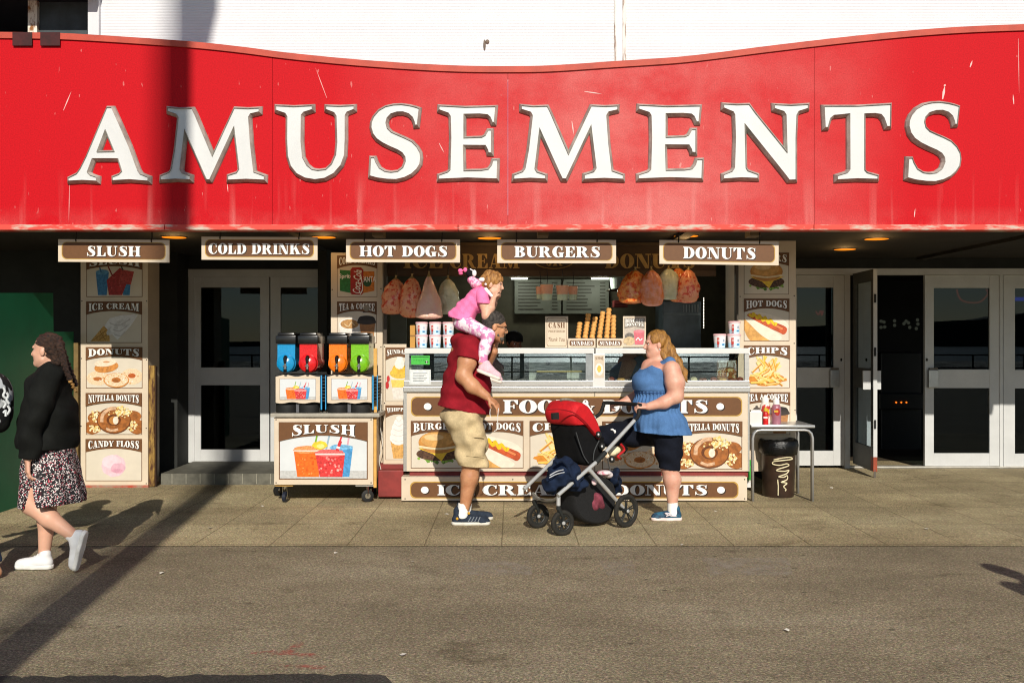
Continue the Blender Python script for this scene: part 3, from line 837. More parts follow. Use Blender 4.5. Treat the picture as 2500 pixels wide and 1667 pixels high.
# bird droppings and scrapes on the panels
SC_ = mat('scrape_white', '#dfb3ae', rough=.7, var=.05)
for (x0, y0, x1, y1, w) in ((2301,243,2307,208,3),(2305,212,2308,206,2.5),(155,270,175,222,1.2),(1427,224,1470,230,1.4),(1396,296,1401,330,1.4),(2232,530,2234,510,1.2),(2368,165,2374,148,2),(2486,95,2488,232,.6),(2475,255,2473,230,1.5),(798,240,770,165,.7),(1072,350,1085,375,1),(170,445,168,545,.6),(555,450,557,470,1)):
    a, c = P(x0, y0, DF), P(x1, y1, DF); n = Vector((c.z-a.z, 0, -(c.x-a.x))).normalized() * w * DF/FPX
    y = DF - .0015
    b = MB(); b.poly([(a.x-n.x*.4, y, a.z-n.z*.4), (a.x+n.x*.4, y, a.z+n.z*.4), ((a.x+c.x)/2+n.x, y, (a.z+c.z)/2+n.z), (c.x, y, c.z), ((a.x+c.x)/2-n.x, y, (a.z+c.z)/2-n.z)], SC_); b.build('scrape', fas)
for x in (30, 98): b = MB(); b.pbox(x, 79, x+48, 112, DF-.026, DF-.018, mat('shadow_plate', '#3a0a0c', rough=.7, var=.3, scale=12), .002); b.build('shadow_plate', fas)  # dark maroon plates stand in for two shadows cast on the red

# ---------------------------------------------------------------- white clad wall above, and the dark recess at its left
DW = 9.35
WHT = mat('white_cladding', '#d3d3d6', rough=.55, var=.04, scale=2, fine=.04)
up = thing('upper_building', (0, DW, 3.6), 'white ribbed metal wall rising above the red fascia', 'building')
b = MB(); x0, x1 = PX(243, DW), PX(3050, DW); pitch = .027; z = PZ(200, DW); v = []; f = []
k = 0
while z < 9.5:
    v += [(x0, DW, z), (x1, DW, z), (x0, DW-.0016, z+pitch*.2), (x1, DW-.0016, z+pitch*.2), (x0, DW-.0016, z+pitch*.6), (x1, DW-.0016, z+pitch*.6), (x0, DW, z+pitch*.8), (x1, DW, z+pitch*.8)]
    z += pitch
for i in range(0, len(v)-2, 2): f.append((i, i+1, i+3, i+2))
b.add(v, f, WHT); b.build('ribbed_wall', up)
b = MB(); b.pbox(214, -1100, 241, 120, DW-.05, DW+.1, WHT, .006); b.build('corner_trim', up)
b = MB(); RST = mat('seam_metal', '#cfcac4', rough=.5, second='#7a5a44', scale=7, lo=.36, hi=.5, stretch=(6, 1, .8))
b.pbox(1500, -1100, 1505, 175, DW-.02, DW-.004, RST); b.pbox(1520, -1100, 1529, 175, DW-.02, DW-.004, RST); b.pbox(1505, -1100, 1520, 175, DW-.013, DW-.004, WHT)
b.build('seam_strip', up)
b = MB(); b.ball(P(1183, 110, DW-.01), (.012, .006, .05), mat('rust_mark', '#6a5a4c')); b.ball(P(1190, 102, DW-.01), (.018, .006, .02), mat('rust_mark', '#6a5a4c')); b.build('stain', up)
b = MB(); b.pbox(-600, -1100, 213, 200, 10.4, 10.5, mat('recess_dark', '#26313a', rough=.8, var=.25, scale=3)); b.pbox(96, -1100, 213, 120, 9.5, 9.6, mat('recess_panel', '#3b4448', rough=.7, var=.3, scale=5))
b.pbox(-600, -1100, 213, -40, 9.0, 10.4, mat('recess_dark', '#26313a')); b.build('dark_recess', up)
t = thing('steel_post', P(79, 120, 9.45), 'white painted post with rusty streaks in the dark recess above the fascia', 'post')
b = MB(); b.pbox(68, -300, 90, 130, 9.45, 9.55, mat('rusty_white', '#e4ddcf', rough=.7, second='#8a5a2c', scale=9, lo=.40, hi=.52, stretch=(2, 1, .8))); b.build('shaft', t)
# ---------------------------------------------------------------- printed food pictures
def art_cups(A, top=.72):
    for (x, y, dx, c) in ((.42, .95, .03, '#7fae2a'), (.56, .93, .03, '#9fb6c4'), (.70, .92, .04, '#d8343a'), (.79, .90, .02, '#d9a7b4')):
        A.stroke([(x-dx, .5), (x+dx, y*top/.72)], .010, K(c), smooth=False)
    A.rect(0, 0, 1, .14, K('#c9c9c6'))
    blue, red, orange = K('#4c9ad2', .2), K('#dd3b3a', .25, 60), K('#f0701c', .15)
    A.poly([(.70, .03), (.80, .03), (.84, .56), (.58, .56)], blue); A.ell(.71, .565, .13, .05, K('#79b9e2', .25), jit=.1)
    A.poly([(.20, .03), (.45, .03), (.46, .50), (.16, .50)], orange); A.ell(.31, .52, .15, .07, K('#f39a5c', .3, 90), jit=.08)
    A.stroke([(.165, .50), (.46, .50)], .008, K('#f6d9c6'), smooth=False)
    A.ell(.46, .60, .085, .075, K('#f0d23a', .15), jit=.12); A.ell(.47, .585, .045, .04, K('#f8ea8a', .1))
    A.poly([(.46, .03), (.72, .03), (.75, .44), (.41, .44)], red); A.ell(.58, .46, .17, .07, K('#e86a66', .35, 110), jit=.08)
    A.stroke([(.41, .44), (.75, .44)], .009, K('#f5dcd8'), smooth=False)
    A.stroke([(.66, .5), (.70, .68)], .018, K('#cf2f36'), smooth=False); A.stroke([(.668, .54), (.676, .58)], .019, WHITEP, smooth=False)
    A.dots(26, .58, .22, .14, .17, .014, [K('#f08a84'), K('#c52a2c'), K('#f3b6ae')], 4)
    A.dots(16, .31, .26, .12, .2, .012, [K('#f79a4a'), K('#e25c10')], 6)
def art_slush3(A):
    A.poly([(.20, .03), (.36, .03), (.40, .62), (.16, .62)], K('#3f7fb4', .2)); A.ell(.28, .63, .12, .07, K('#5d9cc9', .2), jit=.1)
    A.poly([(.66, .03), (.78, .03), (.80, .4), (.64, .4)], K('#3f86b8', .2))
    A.poly([(.40, .03), (.64, .03), (.80, .60), (.60, .74), (.36, .42)], K('#a8302c', .25, 50)); A.poly([(.58, .34), (.80, .30), (.86, .64), (.62, .70)], K('#b5443c', .25, 50))
    for (a, c, e) in (((.26, .62), (.22, .82), '#3a6f9a'), ((.46, .55), (.38, .80), '#8a2a2a'), ((.66, .68), (.60, .86), '#34443a')): A.stroke([a, c], .012, K(e), smooth=False)
    A.dots(24, .55, .36, .16, .24, .014, [K('#c95a50'), K('#8c2622')], 5)
def ring_donut(A, x, y, r, base, top, hole, dots=None, seed=1, sq=.78):
    A.ell(x, y, r, r*sq, base, jit=.02); A.ell(x, y+r*.05, r*.93, r*sq*.90, top, jit=.03)
    if dots: A.dots(46, x, y+r*.1, r*.86, r*sq*.84, r*.045, dots, seed)
    A.ell(x, y+r*.02, r*.36, r*sq*.34, hole); A.ell(x, y-r*.05, r*.26, r*sq*.22, K('#a2622c', .2))
def art_sugar(A):
    gold, sug, hole = K('#d08a44', .2, 30), K('#f0d3ae', .12, 70), K('#c07a3a', .2)
    dd = [K('#fbf1e4'), K('#f6e3cb'), K('#d89e62')]
    A.ell(.20, .24, .20, .18, sug, jit=.03); A.ell(.20, .22, .08, .05, K('#b86c34'))
    A.ell(.82, .28, .20, .20, sug, jit=.03); A.ell(.82, .30, .07, .06, K('#bf5f28')); A.dots(60, .5, .25, .45, .2, .012, dd, 8)
    A.ell(.36, .52, .22, .14, gold, rot=.15); A.ell(.34, .62, .20, .09, K('#f4dfc6', .1, 60), rot=.12); A.ell(.36, .645, .06, .022, K('#d79a6a'))
    ring_donut(A, .54, .19, .23, gold, sug, K('#b9702f'), dd, 3, .82)
    A.rect(0, 0, .0, .0, gold) if False else None
def art_choc(A):
    ch, hi, dk, nut = K('#a3622c', .25, 20), K('#d9b08c', .2), K('#6b3a17', .2), [K('#f2dc9e'), K('#e9c878'), K('#fbeec4')]
    A.ell(.10, .16, .17, .16, ch); A.ell(.92, .18, .16, .18, ch); A.ell(.20, .40, .18, .16, ch); A.ell(.84, .44, .16, .14, ch)
    A.dots(46, .18, .44, .12, .14, .018, nut, 2); A.dots(46, .16, .14, .12, .10, .018, nut, 9); A.dots(34, .83, .20, .10, .12, .018, nut, 3)
    A.ell(.50, .34, .31, .33, dk); A.ell(.50, .35, .295, .31, ch)
    A.stroke([(.28, .30), (.30, .48), (.42, .62), (.54, .64)], .030, hi); A.stroke([(.36, .14), (.46, .09), (.58, .12)], .022, hi)
    A.ell(.50, .35, .13, .14, dk); A.ell(.505, .34, .09, .105, K('#c2813f')); A.ell(.535, .34, .05, .095, K('#efe2cf'))
    A.dots(70, .68, .56, .15, .13, .019, nut, 5); A.dots(16, .60, .50, .2, .10, .016, nut, 7)
def art_floss(A):
    A.ell(.50, .36, .22, .27, K('#ecc9d4', .08, 15), jit=.05); A.ell(.46, .46, .17, .16, K('#f1d5de', .06, 15), jit=.06); A.ell(.58, .30, .13, .13, K('#e4b4c4', .08, 15), jit=.07); A.ell(.56, .24, .10, .05, K('#dda2b6'), jit=.1)
def art_cone(A):
    A.poly([(.06, .02), (.42, .02), (.40, .44), (.30, .40)], K('#cfa25c', .25, 60)); A.stroke([(.12,.05),(.36,.30)], .007, K('#a87a3a')); A.stroke([(.2,.03),(.40,.22)], .007, K('#a87a3a')); A.stroke([(.34,.04),(.24,.28)], .007, K('#a87a3a'))
    w, s = K('#f1eeec', .06, 25), K('#cfc9c6', .1, 25)
    A.poly([(.32, .40), (.56, .06), (.68, .22), (.80, .40), (.94, .68), (.66, .68), (.42, .60)], w)
    for i in range(6): A.ell(.46+.07*i, .20+.075*i+(.1 if i < 3 else 0), .12, .085, w if i % 2 else K('#e2dedb', .08, 25), rot=.7, jit=.06)
    A.stroke([(.42,.48),(.56,.42),(.66,.46),(.80,.58)], .010, s); A.stroke([(.48,.32),(.60,.28),(.74,.40)], .010, s); A.stroke([(.5,.2),(.62,.16),(.7,.26)], .008, s)
def art_burger(A):
    A.dots(40, .5, .20, .40, .09, .035, [K('#6f9a3a'), K('#8db548'), K('#4f7a2a')], 2)
    A.ell(.50, .30, .41, .15, K('#5a3d2a', .3, 60)); A.dots(40, .5, .28, .36, .11, .02, [K('#6f4e36'), K('#452c1d')], 3)
    A.poly([(.12, .42), (.90, .42), (.66, .32), (.56, .14), (.40, .30)], K('#f0c83c', .08)); A.poly([(.14, .43), (.88, .43), (.6, .38), (.4, .38)], K('#f7df7e'))
    A.ell(.50, .55, .37, .24, K('#c88a40', .15, 15), a0=0, a1=360); A.ell(.48, .61, .31, .16, K('#d9a35a', .15, 20)); A.ell(.42, .66, .18, .07, K('#e9c48c', .1, 20))
    A.stroke([(.14, .46), (.5, .41), (.86, .46)], .02, K('#efd9ae'))
def art_hotdog(A):
    bun, bl = K('#e0a75a', .2, 12), K('#f3e6d2', .06, 12)
    A.poly(catmull([(.02, .56), (.30, .68), (.78, .56), (.98, .40), (.97, .30), (.7, .44), (.3, .60)], 5, True), bl)
    A.poly(catmull([(-.04, .50), (.20, .44), (.62, .10), (.70, -.06), (.30, -.10), (.06, .10)], 5, True), bun)
    A.poly(catmull([(.0, .56), (.26, .52), (.60, .28), (.84, .08), (.66, -.02), (.40, .12), (.16, .36)], 5, True), bl)
    A.poly(catmull([(.06, .62), (.20, .66), (.60, .48), (.92, .34), (.95, .22), (.88, .15), (.78, .20), (.46, .36), (.12, .56)], 5, True), K('#c8552a', .2, 14))
    A.stroke([(.30, .56), (.60, .42), (.86, .28)], .022, K('#e58a52'))
    A.stroke([(.10, .64), (.18, .58), (.20, .66), (.30, .53), (.33, .62), (.42, .48), (.46, .57), (.54, .42), (.58, .51), (.68, .38), (.72, .44)], .028, K('#f2c81e', .08))
def art_chips(A):
    rd = random.Random(5); cs = [K('#f0bf4a', .1, 20), K('#e8a838', .1, 20), K('#f6d37a', .08, 20), K('#d98c2c', .1, 20), K('#f8e0a0', .05, 20)]
    A.ell(.50, .20, .42, .16, cs[3], jit=.1)
    for i in range(46):
        y = rd.uniform(.08, .62); w = .40 * (1 - (y-.05)/.75)**.6
        x = .5 + rd.uniform(-w, w); a = rd.choice([-1, 1]) * rd.uniform(.05, 1.1) if y < .4 else rd.uniform(.5, 2.4); l = rd.uniform(.10, .20); t = .024
        c, s = math.cos(a)*l, math.sin(a)*l; nx, ny = -math.sin(a)*t, math.cos(a)*t
        A.step = .00012
        A.poly([(x-c-nx, y-s-ny), (x+c-nx, y+s-ny), (x+c+nx, y+s+ny), (x-c+nx, y-s+ny)], cs[(i*7+rd.randint(0, 2)) % 5])
        A.poly([(x-c+nx*.3, y-s+ny*.3), (x+c+nx*.3, y+s+ny*.3), (x+c+nx, y+s+ny), (x-c+nx, y-s+ny)], cs[4] if i % 3 else cs[2])
def art_coffee(A):
    A.poly([(.10, .02), (.48, .02), (.58, .44), (.04, .44)], K('#ece6dd')); A.ell(.31, .46, .27, .14, K('#f1ece4')); A.ell(.31, .46, .235, .115, K('#b98a52', .2)); A.stroke([(.18,.46),(.28,.40),(.36,.50),(.44,.43)], .012, K('#e2c79a'))
    A.poly([(.64, .02), (.92, .02), (.97, .48), (.56, .48)], K('#b07a4a', .12)); A.poly([(.50, .50), (1.0, .50), (.95, .62), (.55, .62)], K('#332b27')); A.ell(.75, .50, .25, .05, K('#3d342f')); A.ell(.75, .62, .19, .045, K('#2a2320'))
def art_sodas(A):
    A.poly([(.06, .14), (.36, .08), (.36, .64), (.06, .66)], K('#2f7a3c', .2)); plain(A.mb, 'Sprite', A.x0+.04*(A.x1-A.x0), A.z0+.42*(A.z1-A.z0), A.x0+.38*(A.x1-A.x0), A.z0+.56*(A.z1-A.z0), A.y-.0005, WHITEP, bold=.02)
    A.poly([(.64, .08), (.94, .14), (.94, .62), (.64, .62)], K('#d9812c', .15)); A.ell(.76, .36, .11, .12, K('#2c5a34')); A.y -= .0006
    plain(A.mb, 'FANTA', A.x0+.62*(A.x1-A.x0), A.z0+.36*(A.z1-A.z0), A.x0+.98*(A.x1-A.x0), A.z0+.50*(A.z1-A.z0), A.y, WHITEP, bold=.02)
    A.poly([(.36, .05), (.62, .04), (.66, .10), (.66, .66), (.60, .72), (.38, .72), (.33, .66), (.33, .10)], K('#a8281f', .15)); A.stroke([(.58,.06),(.64,.2),(.60,.5)], .012, WHITEP); A.y -= .0006
    plain(A.mb, 'Coca-Cola', A.x0+.40*(A.x1-A.x0), A.z0+.08*(A.z1-A.z0), A.x0+.60*(A.x1-A.x0), A.z0+.66*(A.z1-A.z0), A.y, WHITEP, shear=.4, rot=math.pi/2*.96, bold=.01)
def art_sundae(A):
    A.poly([(.30, .04), (.78, .04), (.92, .50), (.16, .50)], K('#e9e2d8')); A.ell(.54, .52, .38, .10, K('#eac24a', .15)); A.poly([(.20, .40), (.9, .40), (.86, .26), (.25, .26)], K('#f2d36a', .1)); A.ell(.54, .60, .28, .10, K('#f0c040', .15, 30), jit=.06); A.ell(.54, .70, .2, .10, K('#f4efe6'), jit=.05); A.ell(.55, .80, .11, .07, K('#f8f4ee'), jit=.05)
    A.ell(.06, .30, .07, .07, K('#c22a2a')); A.ell(.10, .42, .06, .06, K('#c93434'))
def art_whip(A):
    A.poly([(.30, .02), (.66, .02), (.84, .36), (.18, .36)], K('#dba85e', .2, 40)); w = K('#f6f2ee', .04, 20)
    for (y, r) in ((.40, .36), (.50, .34), (.60, .28), (.69, .2), (.77, .11)): A.ell(.52, y, r, r*.36, w, rot=.1, jit=.04); A.stroke([(.52-r*.8, y-.03), (.52, y-.07), (.52+r*.8, y-.02)], .010, K('#dcd3cc'))

def poster(parent, box, D, title, art, label=None, hdr=.32, arch=.09, name='poster', ground=PANELW, tm=(.05, .95)):
    x0, y0, x1, y1 = box
    X0, X1, Z1, Z0 = PX(x0, D), PX(x1, D), PZ(y0, D), PZ(y1, D); w, h = X1-X0, Z1-Z0; e = w*.012
    b = MB(); y = D - .001
    b.poly([(X0,y,Z0),(X1,y,Z0),(X1,y,Z1),(X0,y,Z1)], BROWN)
    b.poly([(X0+e,y-.0008,Z0+e),(X1-e,y-.0008,Z0+e),(X1-e,y-.0008,Z1-e),(X0+e,y-.0008,Z1-e)], ground)
    A = Art(b, X0+e, Z0+e, X1-e, Z1-e, y-.0010); A.cl = (0, 0, 1, 1)
    art(A)
    hy = A.y - .0006
    n = 16; hE = h*hdr; hC = h*(hdr-arch)
    pts = [(X0, hy, Z1), (X1, hy, Z1)] + [(X1 - w*i/n, hy, Z1 - hE + (hE-hC)*(1-(2*i/n-1)**2)) for i in range(n+1)]
    pts.reverse()
    b.poly(pts, BROWN)
    m = w*tm[0]
    tz0 = Z1 - hE + h*.075; tz1 = Z1 - h*.045; ta = (hE-hC)*.75
    write(b, title, X0+m, tz0, X1-m, tz1, hy-.0006, BROWND, arch=ta, dx=w*.010, dz=-w*.010)
    write(b, title, X0+m, tz0, X1-m, tz1, hy-.0012, WHITEP, arch=ta)
    o = b.build(name, parent)
    if label: o['label'] = label
    return o

# ---------------------------------------------------------------- hanging signs
HOOK = mat('hook_wire', '#1e1a16', rough=.6)
def hang(text, x0, y0, x1, y1, tilt, inner, label):
    D = 9.08; t = thing('hanging_sign', P((x0+x1)/2, y1, D), label, 'sign', 'hanging menu signs under the fascia')
    k = (x1-x0)
    def sk(px, py): return (px, py + tilt*(px-x0)/k)
    b = MB()
    c = [sk(x0,y0), sk(x1,y0), sk(x1,y1), sk(x0,y1)]
    b.prism(ccw([(PX(a,D), PZ(e,D)) for a, e in c]), D, D+.018, CREAM); b.build('board', t)
    def rr(m, dy, col):
        r = rrect(PX(x0+m,D), PZ(y1-m*.75,D), PX(x1-m,D), PZ(y0+m*.75,D), 12*D/FPX)
        q = MB(); s = tilt*D/FPX/(PX(x1,D)-PX(x0,D))
        q.poly([(X, D-dy, Z - s*(X-PX(x0,D))) for X, Z in r], col); return q
    q = rr(8.5, .0010, GOLD); q.build('border', t)
    q = rr(10.5, .0020, BROWN)
    a, c2 = inner
    ty0, ty1 = y0 + 16, y1 - 14
    s = tilt*((a+c2)/2-x0)/k
    TL = tilt*D/FPX*(c2-a)/k
    write(q, text, PX(a,D), PZ(ty1+s,D), PX(c2,D), PZ(ty0+s,D), D-.0030, BROWND, dx=.007, dz=-.007, tilt=-TL)
    write(q, text, PX(a,D), PZ(ty1+s,D), PX(c2,D), PZ(ty0+s,D), D-.0040, WHITEP, tilt=-TL); q.build('lettering', t)
    for u in (.16, .84):
        px, py = sk(x0 + k*u, y0); q = MB()
        q.tube([(PX(px,D), D+.009, PZ(py+8,D)), (PX(px,D), D-.006, PZ(py+2,D)), (PX(px+1,D), D+.006, PZ(py-5,D)), (PX(px+1,D), D+.006, 2.625)], .006, HOOK, 6); q.build('hook', t)
hang('SLUSH', 142, 584, 413, 639, 2, (211, 343), 'hanging brown and cream menu sign reading SLUSH')
hang('COLD DRINKS', 492, 578, 775, 634, 1, (509, 757), 'hanging brown and cream menu sign reading COLD DRINKS')
hang('HOT DOGS', 845, 584, 1123, 640, 1, (878, 1093), 'hanging brown and cream menu sign reading HOT DOGS')
hang('BURGERS', 1214, 585, 1504, 642, 1, (1256, 1466), 'hanging brown and cream menu sign reading BURGERS')
hang('DONUTS', 1610, 586, 1901, 644, 4, (1668, 1846), 'hanging brown and cream menu sign reading DONUTS')

# ---------------------------------------------------------------- picture columns
DOT = mat('screw_black', '#201812', rough=.5)
def screws(b, pts, D):
    for x, y in pts: b.lathe([(.0, -.004), (.006, -.003), (.007, .001)], P(x, y, D), DOT, 8, axis='y')
D1 = 10.77
t = thing('picture_column', P(280, 1190, D1), 'tall cream board with five food pictures from SLUSH down to CANDY FLOSS', 'sign')
b = MB(); b.pbox(197, 560, 361, 1187, D1, D1+.35, CREAM); b.pbox(196, 1184, 362, 1190, D1-.012, D1+.3, mat('red_skirting', '#a8442f', rough=.7, second='#8d8170', scale=9)); screws(b, [(200,735),(358,735),(199,875),(358,878),(198,1040),(357,1045),(357,1180)], D1); b.build('board', t)
poster(t, (211, 628, 348, 725), D1, 'SLUSH', art_slush3, 'slush picture'); poster(t, (211, 736, 347, 837), D1, 'ICE CREAM', art_cone)
poster(t, (210, 847, 348, 948), D1, 'DONUTS', art_sugar); poster(t, (210, 959, 347, 1061), D1, 'NUTELLA DONUTS', art_choc); poster(t, (209, 1071, 347, 1174), D1, 'CANDY FLOSS', art_floss)
D2 = 10.25
t = thing('picture_column', P(870, 1140, D2), 'tan board with cold drinks and coffee pictures behind the slush machines', 'sign')
b = MB(); b.pbox(808, 617, 934, 1148, D2, D2+.12, CREAM); screws(b, [(811,707),(930,705),(930,847)], D2); b.build('board', t)
poster(t, (823, 624, 921, 725), D2, 'COLD DRINKS', art_sodas); poster(t, (823, 736, 920, 838), D2, 'TEA & COFFEE', art_coffee)
q = MB(); c = P(895, 752, D2-.008)
q.lathe([(.03, .006), (.034, 0), (.026, -.006), (.0, -.012)], c, mat('smoke_detector', '#8c8577', rough=.5), 16, axis='y'); q.box(c.x-.04, c.x+.04, D2-.006, D2-.003, c.z-.045, c.z+.03, mat('black_pad', '#1d1814')); q.build('alarm_bell', t)
D3 = 10.15
t = thing('picture_column', P(962, 1140, D3), 'narrow cream board with sundae and whipped cone pictures, left of the counter', 'sign')
b = MB(); b.pbox(936, 840, 992, 1133, D3, D3+.05, CREAM); screws(b, [(939,846),(939,984)], D3); b.build('board', t)
poster(t, (941, 848, 1005, 980), D3, 'SUNDAES', art_sundae, hdr=.24, arch=.07); poster(t, (941, 989, 1005, 1122), D3, 'WHIPPED', art_whip, hdr=.23, arch=.07)
D4 = 10.3
t = thing('picture_column', P(1875, 1140, D4), 'tall cream board with burger, hot dog, chips and coffee pictures behind the table', 'sign')
b = MB(); b.pbox(1802, 560, 1943, 1150, D4, D4+.6, CREAM); screws(b, [(1807,724),(1939,722),(1939,838),(1941,1001)], D4); b.build('board', t)
poster(t, (1816, 617, 1926, 719), D4, 'BURGERS', art_burger); poster(t, (1816, 729, 1927, 833), D4, 'HOT DOGS', art_hotdog)
poster(t, (1816, 843, 1928, 947), D4, 'CHIPS', art_chips); poster(t, (1816, 957, 1929, 1061), D4, 'TEA & COFFEE', art_coffee)
# rusty post, green hoarding
t = thing('rusty_post', P(371, 1187, 10.8), 'thin rusty metal post beside the tall cream picture board', 'post')
b = MB(); b.pbox(363, 892, 377, 1187, 10.8, 10.86, mat('rust_post', '#9a7a3c', rough=.8, second='#4a2c18', scale=14, lo=.4, hi=.6, stretch=(2, 1, .5)), .006); b.pbox(377, 895, 381, 1187, 10.83, 10.87, mat('rust_dark', '#3a2418', rough=.8)); b.build('shaft', t)
GRN = mat('green_board', '#05603f', rough=.55, var=.12, scale=2.5, fine=.12)
t = thing('green_hoarding', (-4.78, 9.6, 0), 'dark green painted boarding behind the walking people', 'hoarding')
b = MB(); XG = -4.73       # a side wall running away from the camera, caught by grazing sun
pr = [(7.6, 0), (10.74, 0), (10.74, 1.685), (10.27, 1.68), (10.26, 2.08), (7.6, 1.95)]
n = len(pr); b.add([(XG, y, z) for y, z in pr] + [(XG-.08, y, z) for y, z in pr], [tuple(range(n)), tuple(range(2*n-1, n-1, -1))] + [(i, i+n, (i+1) % n + n, (i+1) % n) for i in range(n)], GRN); b.build('board', t)
b = MB(); b.pbox(172, 836, 190, 1190, 10.74, 10.8, mat('tan_board', '#6f5a34', rough=.8, var=.2)); b.build('edge_board', t)
# ---------------------------------------------------------------- the food stall counter
DK = 9.88
STEEL = mat('brushed_steel', '#c9c7c2', rough=.32, metal=.85, var=.08, scale=6, stretch=(.2, 1, 8))
WHT2 = mat('white_enamel', '#d2d0cc', rough=.3, var=.03, scale=5, coat=.2)
MAROON = mat('maroon_paint', '#7d2a26', rough=.6, var=.2, scale=6)
CASEG = glass_mat('case_glass', '#eef3f0', refl=.11)
st = thing('food_stall', P(1410, 1222, DK), 'cream and brown food stall with a glass display counter and FOOD & DONUTS lettering', 'food stall')
b = MB()
b.pbox(988, 958, 1451.3, 1150, DK, DK+.62, CREAM); b.pbox(1452.7, 958, 1829, 1150, DK, DK+.62, CREAM); b.build('counter_front', st)
b = MB(); b.pbox(985, 956, 993, 1150, DK-.004, DK+.02, STEEL); b.pbox(1826, 956, 1830, 1150, DK-.004, DK+.02, STEEL)
b.pbox(986, 929, 1451, 943, DK-.015, DK+.62, STEEL, .004); b.pbox(1453, 929, 1830, 943, DK-.015, DK+.62, STEEL, .004); b.pbox(984, 944, 1832, 957, DK-.025, DK+.62, STEEL, .005); b.build('steel_rail', st)
b = MB(); b.pbox(1000, 1150, 1826, 1165, DK+.03, DK+.6, MAROON); b.pbox(923, 1148, 985, 1213, 9.97, 10.5, MAROON, .01); b.pbox(926, 1133, 990, 1150, 10.12, 10.4, MAROON); b.build('plinth', st)
# front panels: rounded brown bands with lettering
def band(name, x0, y0, x1, y1, D, words, dots, parent):
    b = MB(); mx = 7
    for k, (m, dy, col) in enumerate(((0, .001, GOLD), (2.5, .002, BROWN))):
        b.poly([(X, D-dy, Z) for X, Z in rrect(PX(x0+m,D), PZ(y1-m,D), PX(x1-m,D), PZ(y0+m,D), 13*D/FPX)], col)
    for s, a, c in words:
        write(b, s, PX(a,D), PZ(y1-8,D), PX(c,D), PZ(y0+8,D), D-.003, BROWND, dx=.011, dz=-.011, sp=.03)
        write(b, s, PX(a,D), PZ(y1-8,D), PX(c,D), PZ(y0+8,D), D-.004, WHITEP, sp=.03)
    for a in dots:
        for dy, col, o in ((.003, BROWND, .01), (.004, WHITEP, 0)):
            b.poly([(PX(a,D)+o+.038*math.cos(t), D-dy, PZ((y0+y1)/2,D)-o+.034*math.sin(t)) for t in [i*.2618 for i in range(24)]], col)
    return b.build(name, parent)
band('name_band', 1003, 968, 1812, 1016, DK, [('FAST', 1085, 1205), ('FOOD', 1228, 1402), ('&', 1415, 1452), ('DONUTS', 1472, 1730)], (1044, 1758), st)
for bx, ti, ar in (((1003, 1027, 1137, 1143), 'BURGERS', art_burger), ((1149, 1027, 1278, 1143), 'HOT DOGS', art_hotdog), ((1293, 1027, 1437, 1143), 'CHIPS', art_chips),
                   ((1470, 1028, 1640, 1146), 'DONUTS', art_sugar), ((1652, 1028, 1812, 1146), 'NUTELLA DONUTS', art_choc)):
    poster(st, bx, DK, ti, ar)
DS = 9.8
b = MB(); b.pbox(980, 1164, 1824, 1222, DS, DS+.3, CREAM, .003); screws(b, [(x, y) for x in (989, 1252, 1640, 1818) for y in (1170, 1217)], DS); b.build('step_board', st)
band('step_band', 1001, 1175, 1803, 1216, DS, [('ICE', 1068, 1160), ('CREAM', 1178, 1395), ('&', 1412, 1455), ('DONUTS', 1500, 1728)], (1037, 1760), st)
# glass display case
b = MB(); b.pbox(988, 850, 1451, 863, DK-.01, DK+.62, WHT2, .004); b.pbox(1454, 850, 1829, 863, DK-.01, DK+.62, WHT2, .004); b.build('case_top', st)
b = MB(); b.pbox(989, 863, 999, 930, DK, DK+.03, STEEL); b.build('case_post', st); b = MB(); b.pbox(1818, 863, 1829, 930, DK, DK+.03, STEEL); b.build('case_post', st); b = MB(); b.pbox(1447, 863, 1477, 945, DK-.018, DK+.03, WHT2, .003)
b.pbox(1430, 863, 1447, 930, DK+.002, DK+.03, mat('case_frame', '#8b8f90', metal=.6, rough=.4)); b.build('case_post', st)
b = MB(); b.pbox(999, 863, 1430, 930, DK+.006, DK+.012, CASEG); b.build('pane', st)
b = MB(); b.pbox(1477, 863, 1818, 930, DK+.006, DK+.012, CASEG); b.build('pane', st)
CASEB = mat('case_back', '#2a2c2b', rough=.5, metal=.2, var=.3, scale=4)
b = MB(); b.box(PX(990, DK), PX(1829, DK), DK+.58, DK+.60, PZ(930, DK), PZ(863, DK), CASEB); b.box(PX(1452, DK)-.004, PX(1452, DK)+.004, DK+.05, DK+.58, PZ(930, DK), PZ(863, DK), CASEB); b.build('case_back', st)
b = MB(); x0, z0, x1, z1 = PX(1451,DK), PZ(922,DK), PX(1474,DK), PZ(868,DK); y = DK-.0195
b.poly([(x0,y,z0),(x1,y,z0),(x1,y,z1),(x0,y,z1)], CREAM); write(b, 'SUNDAE', x0+.008, z1-.045, x1-.008, z1-.012, y-.001, BROWN, arch=.01); A = Art(b, x0, z0, x1, z1-.05, y-.001); A.ell(.5, .5, .42, .36, K('#f3efe6')); A.ell(.5, .52, .22, .2, K('#f0c95a')); b.build('sticker', st)
b = MB(); x0, z0, x1, z1 = PX(1004,DK), PZ(890,DK), PX(1049,DK), PZ(868,DK); y = DK-.001
b.poly([(x0,y,z0),(x1,y,z0),(x1,y,z1),(x0,y,z1)], K('#4cc24a')); A = Art(b, x0, z0, x1, z1, y-.0005); A.rect(.05, .80, .95, .88, K('#1d6a26'));
for i in range(5): A.ell(.16+.13*i, .48, .045, .045, K('#2f8f36'))
A.ell(.84, .30, .09, .09, K('#101510')); plain(b, '5', A.x0+.81*(x1-x0), A.z0+.16*(z1-z0), A.x0+.87*(x1-x0), A.z0+.44*(z1-z0), A.y-.0005, WHITEP); b.build('hygiene_sticker', st)
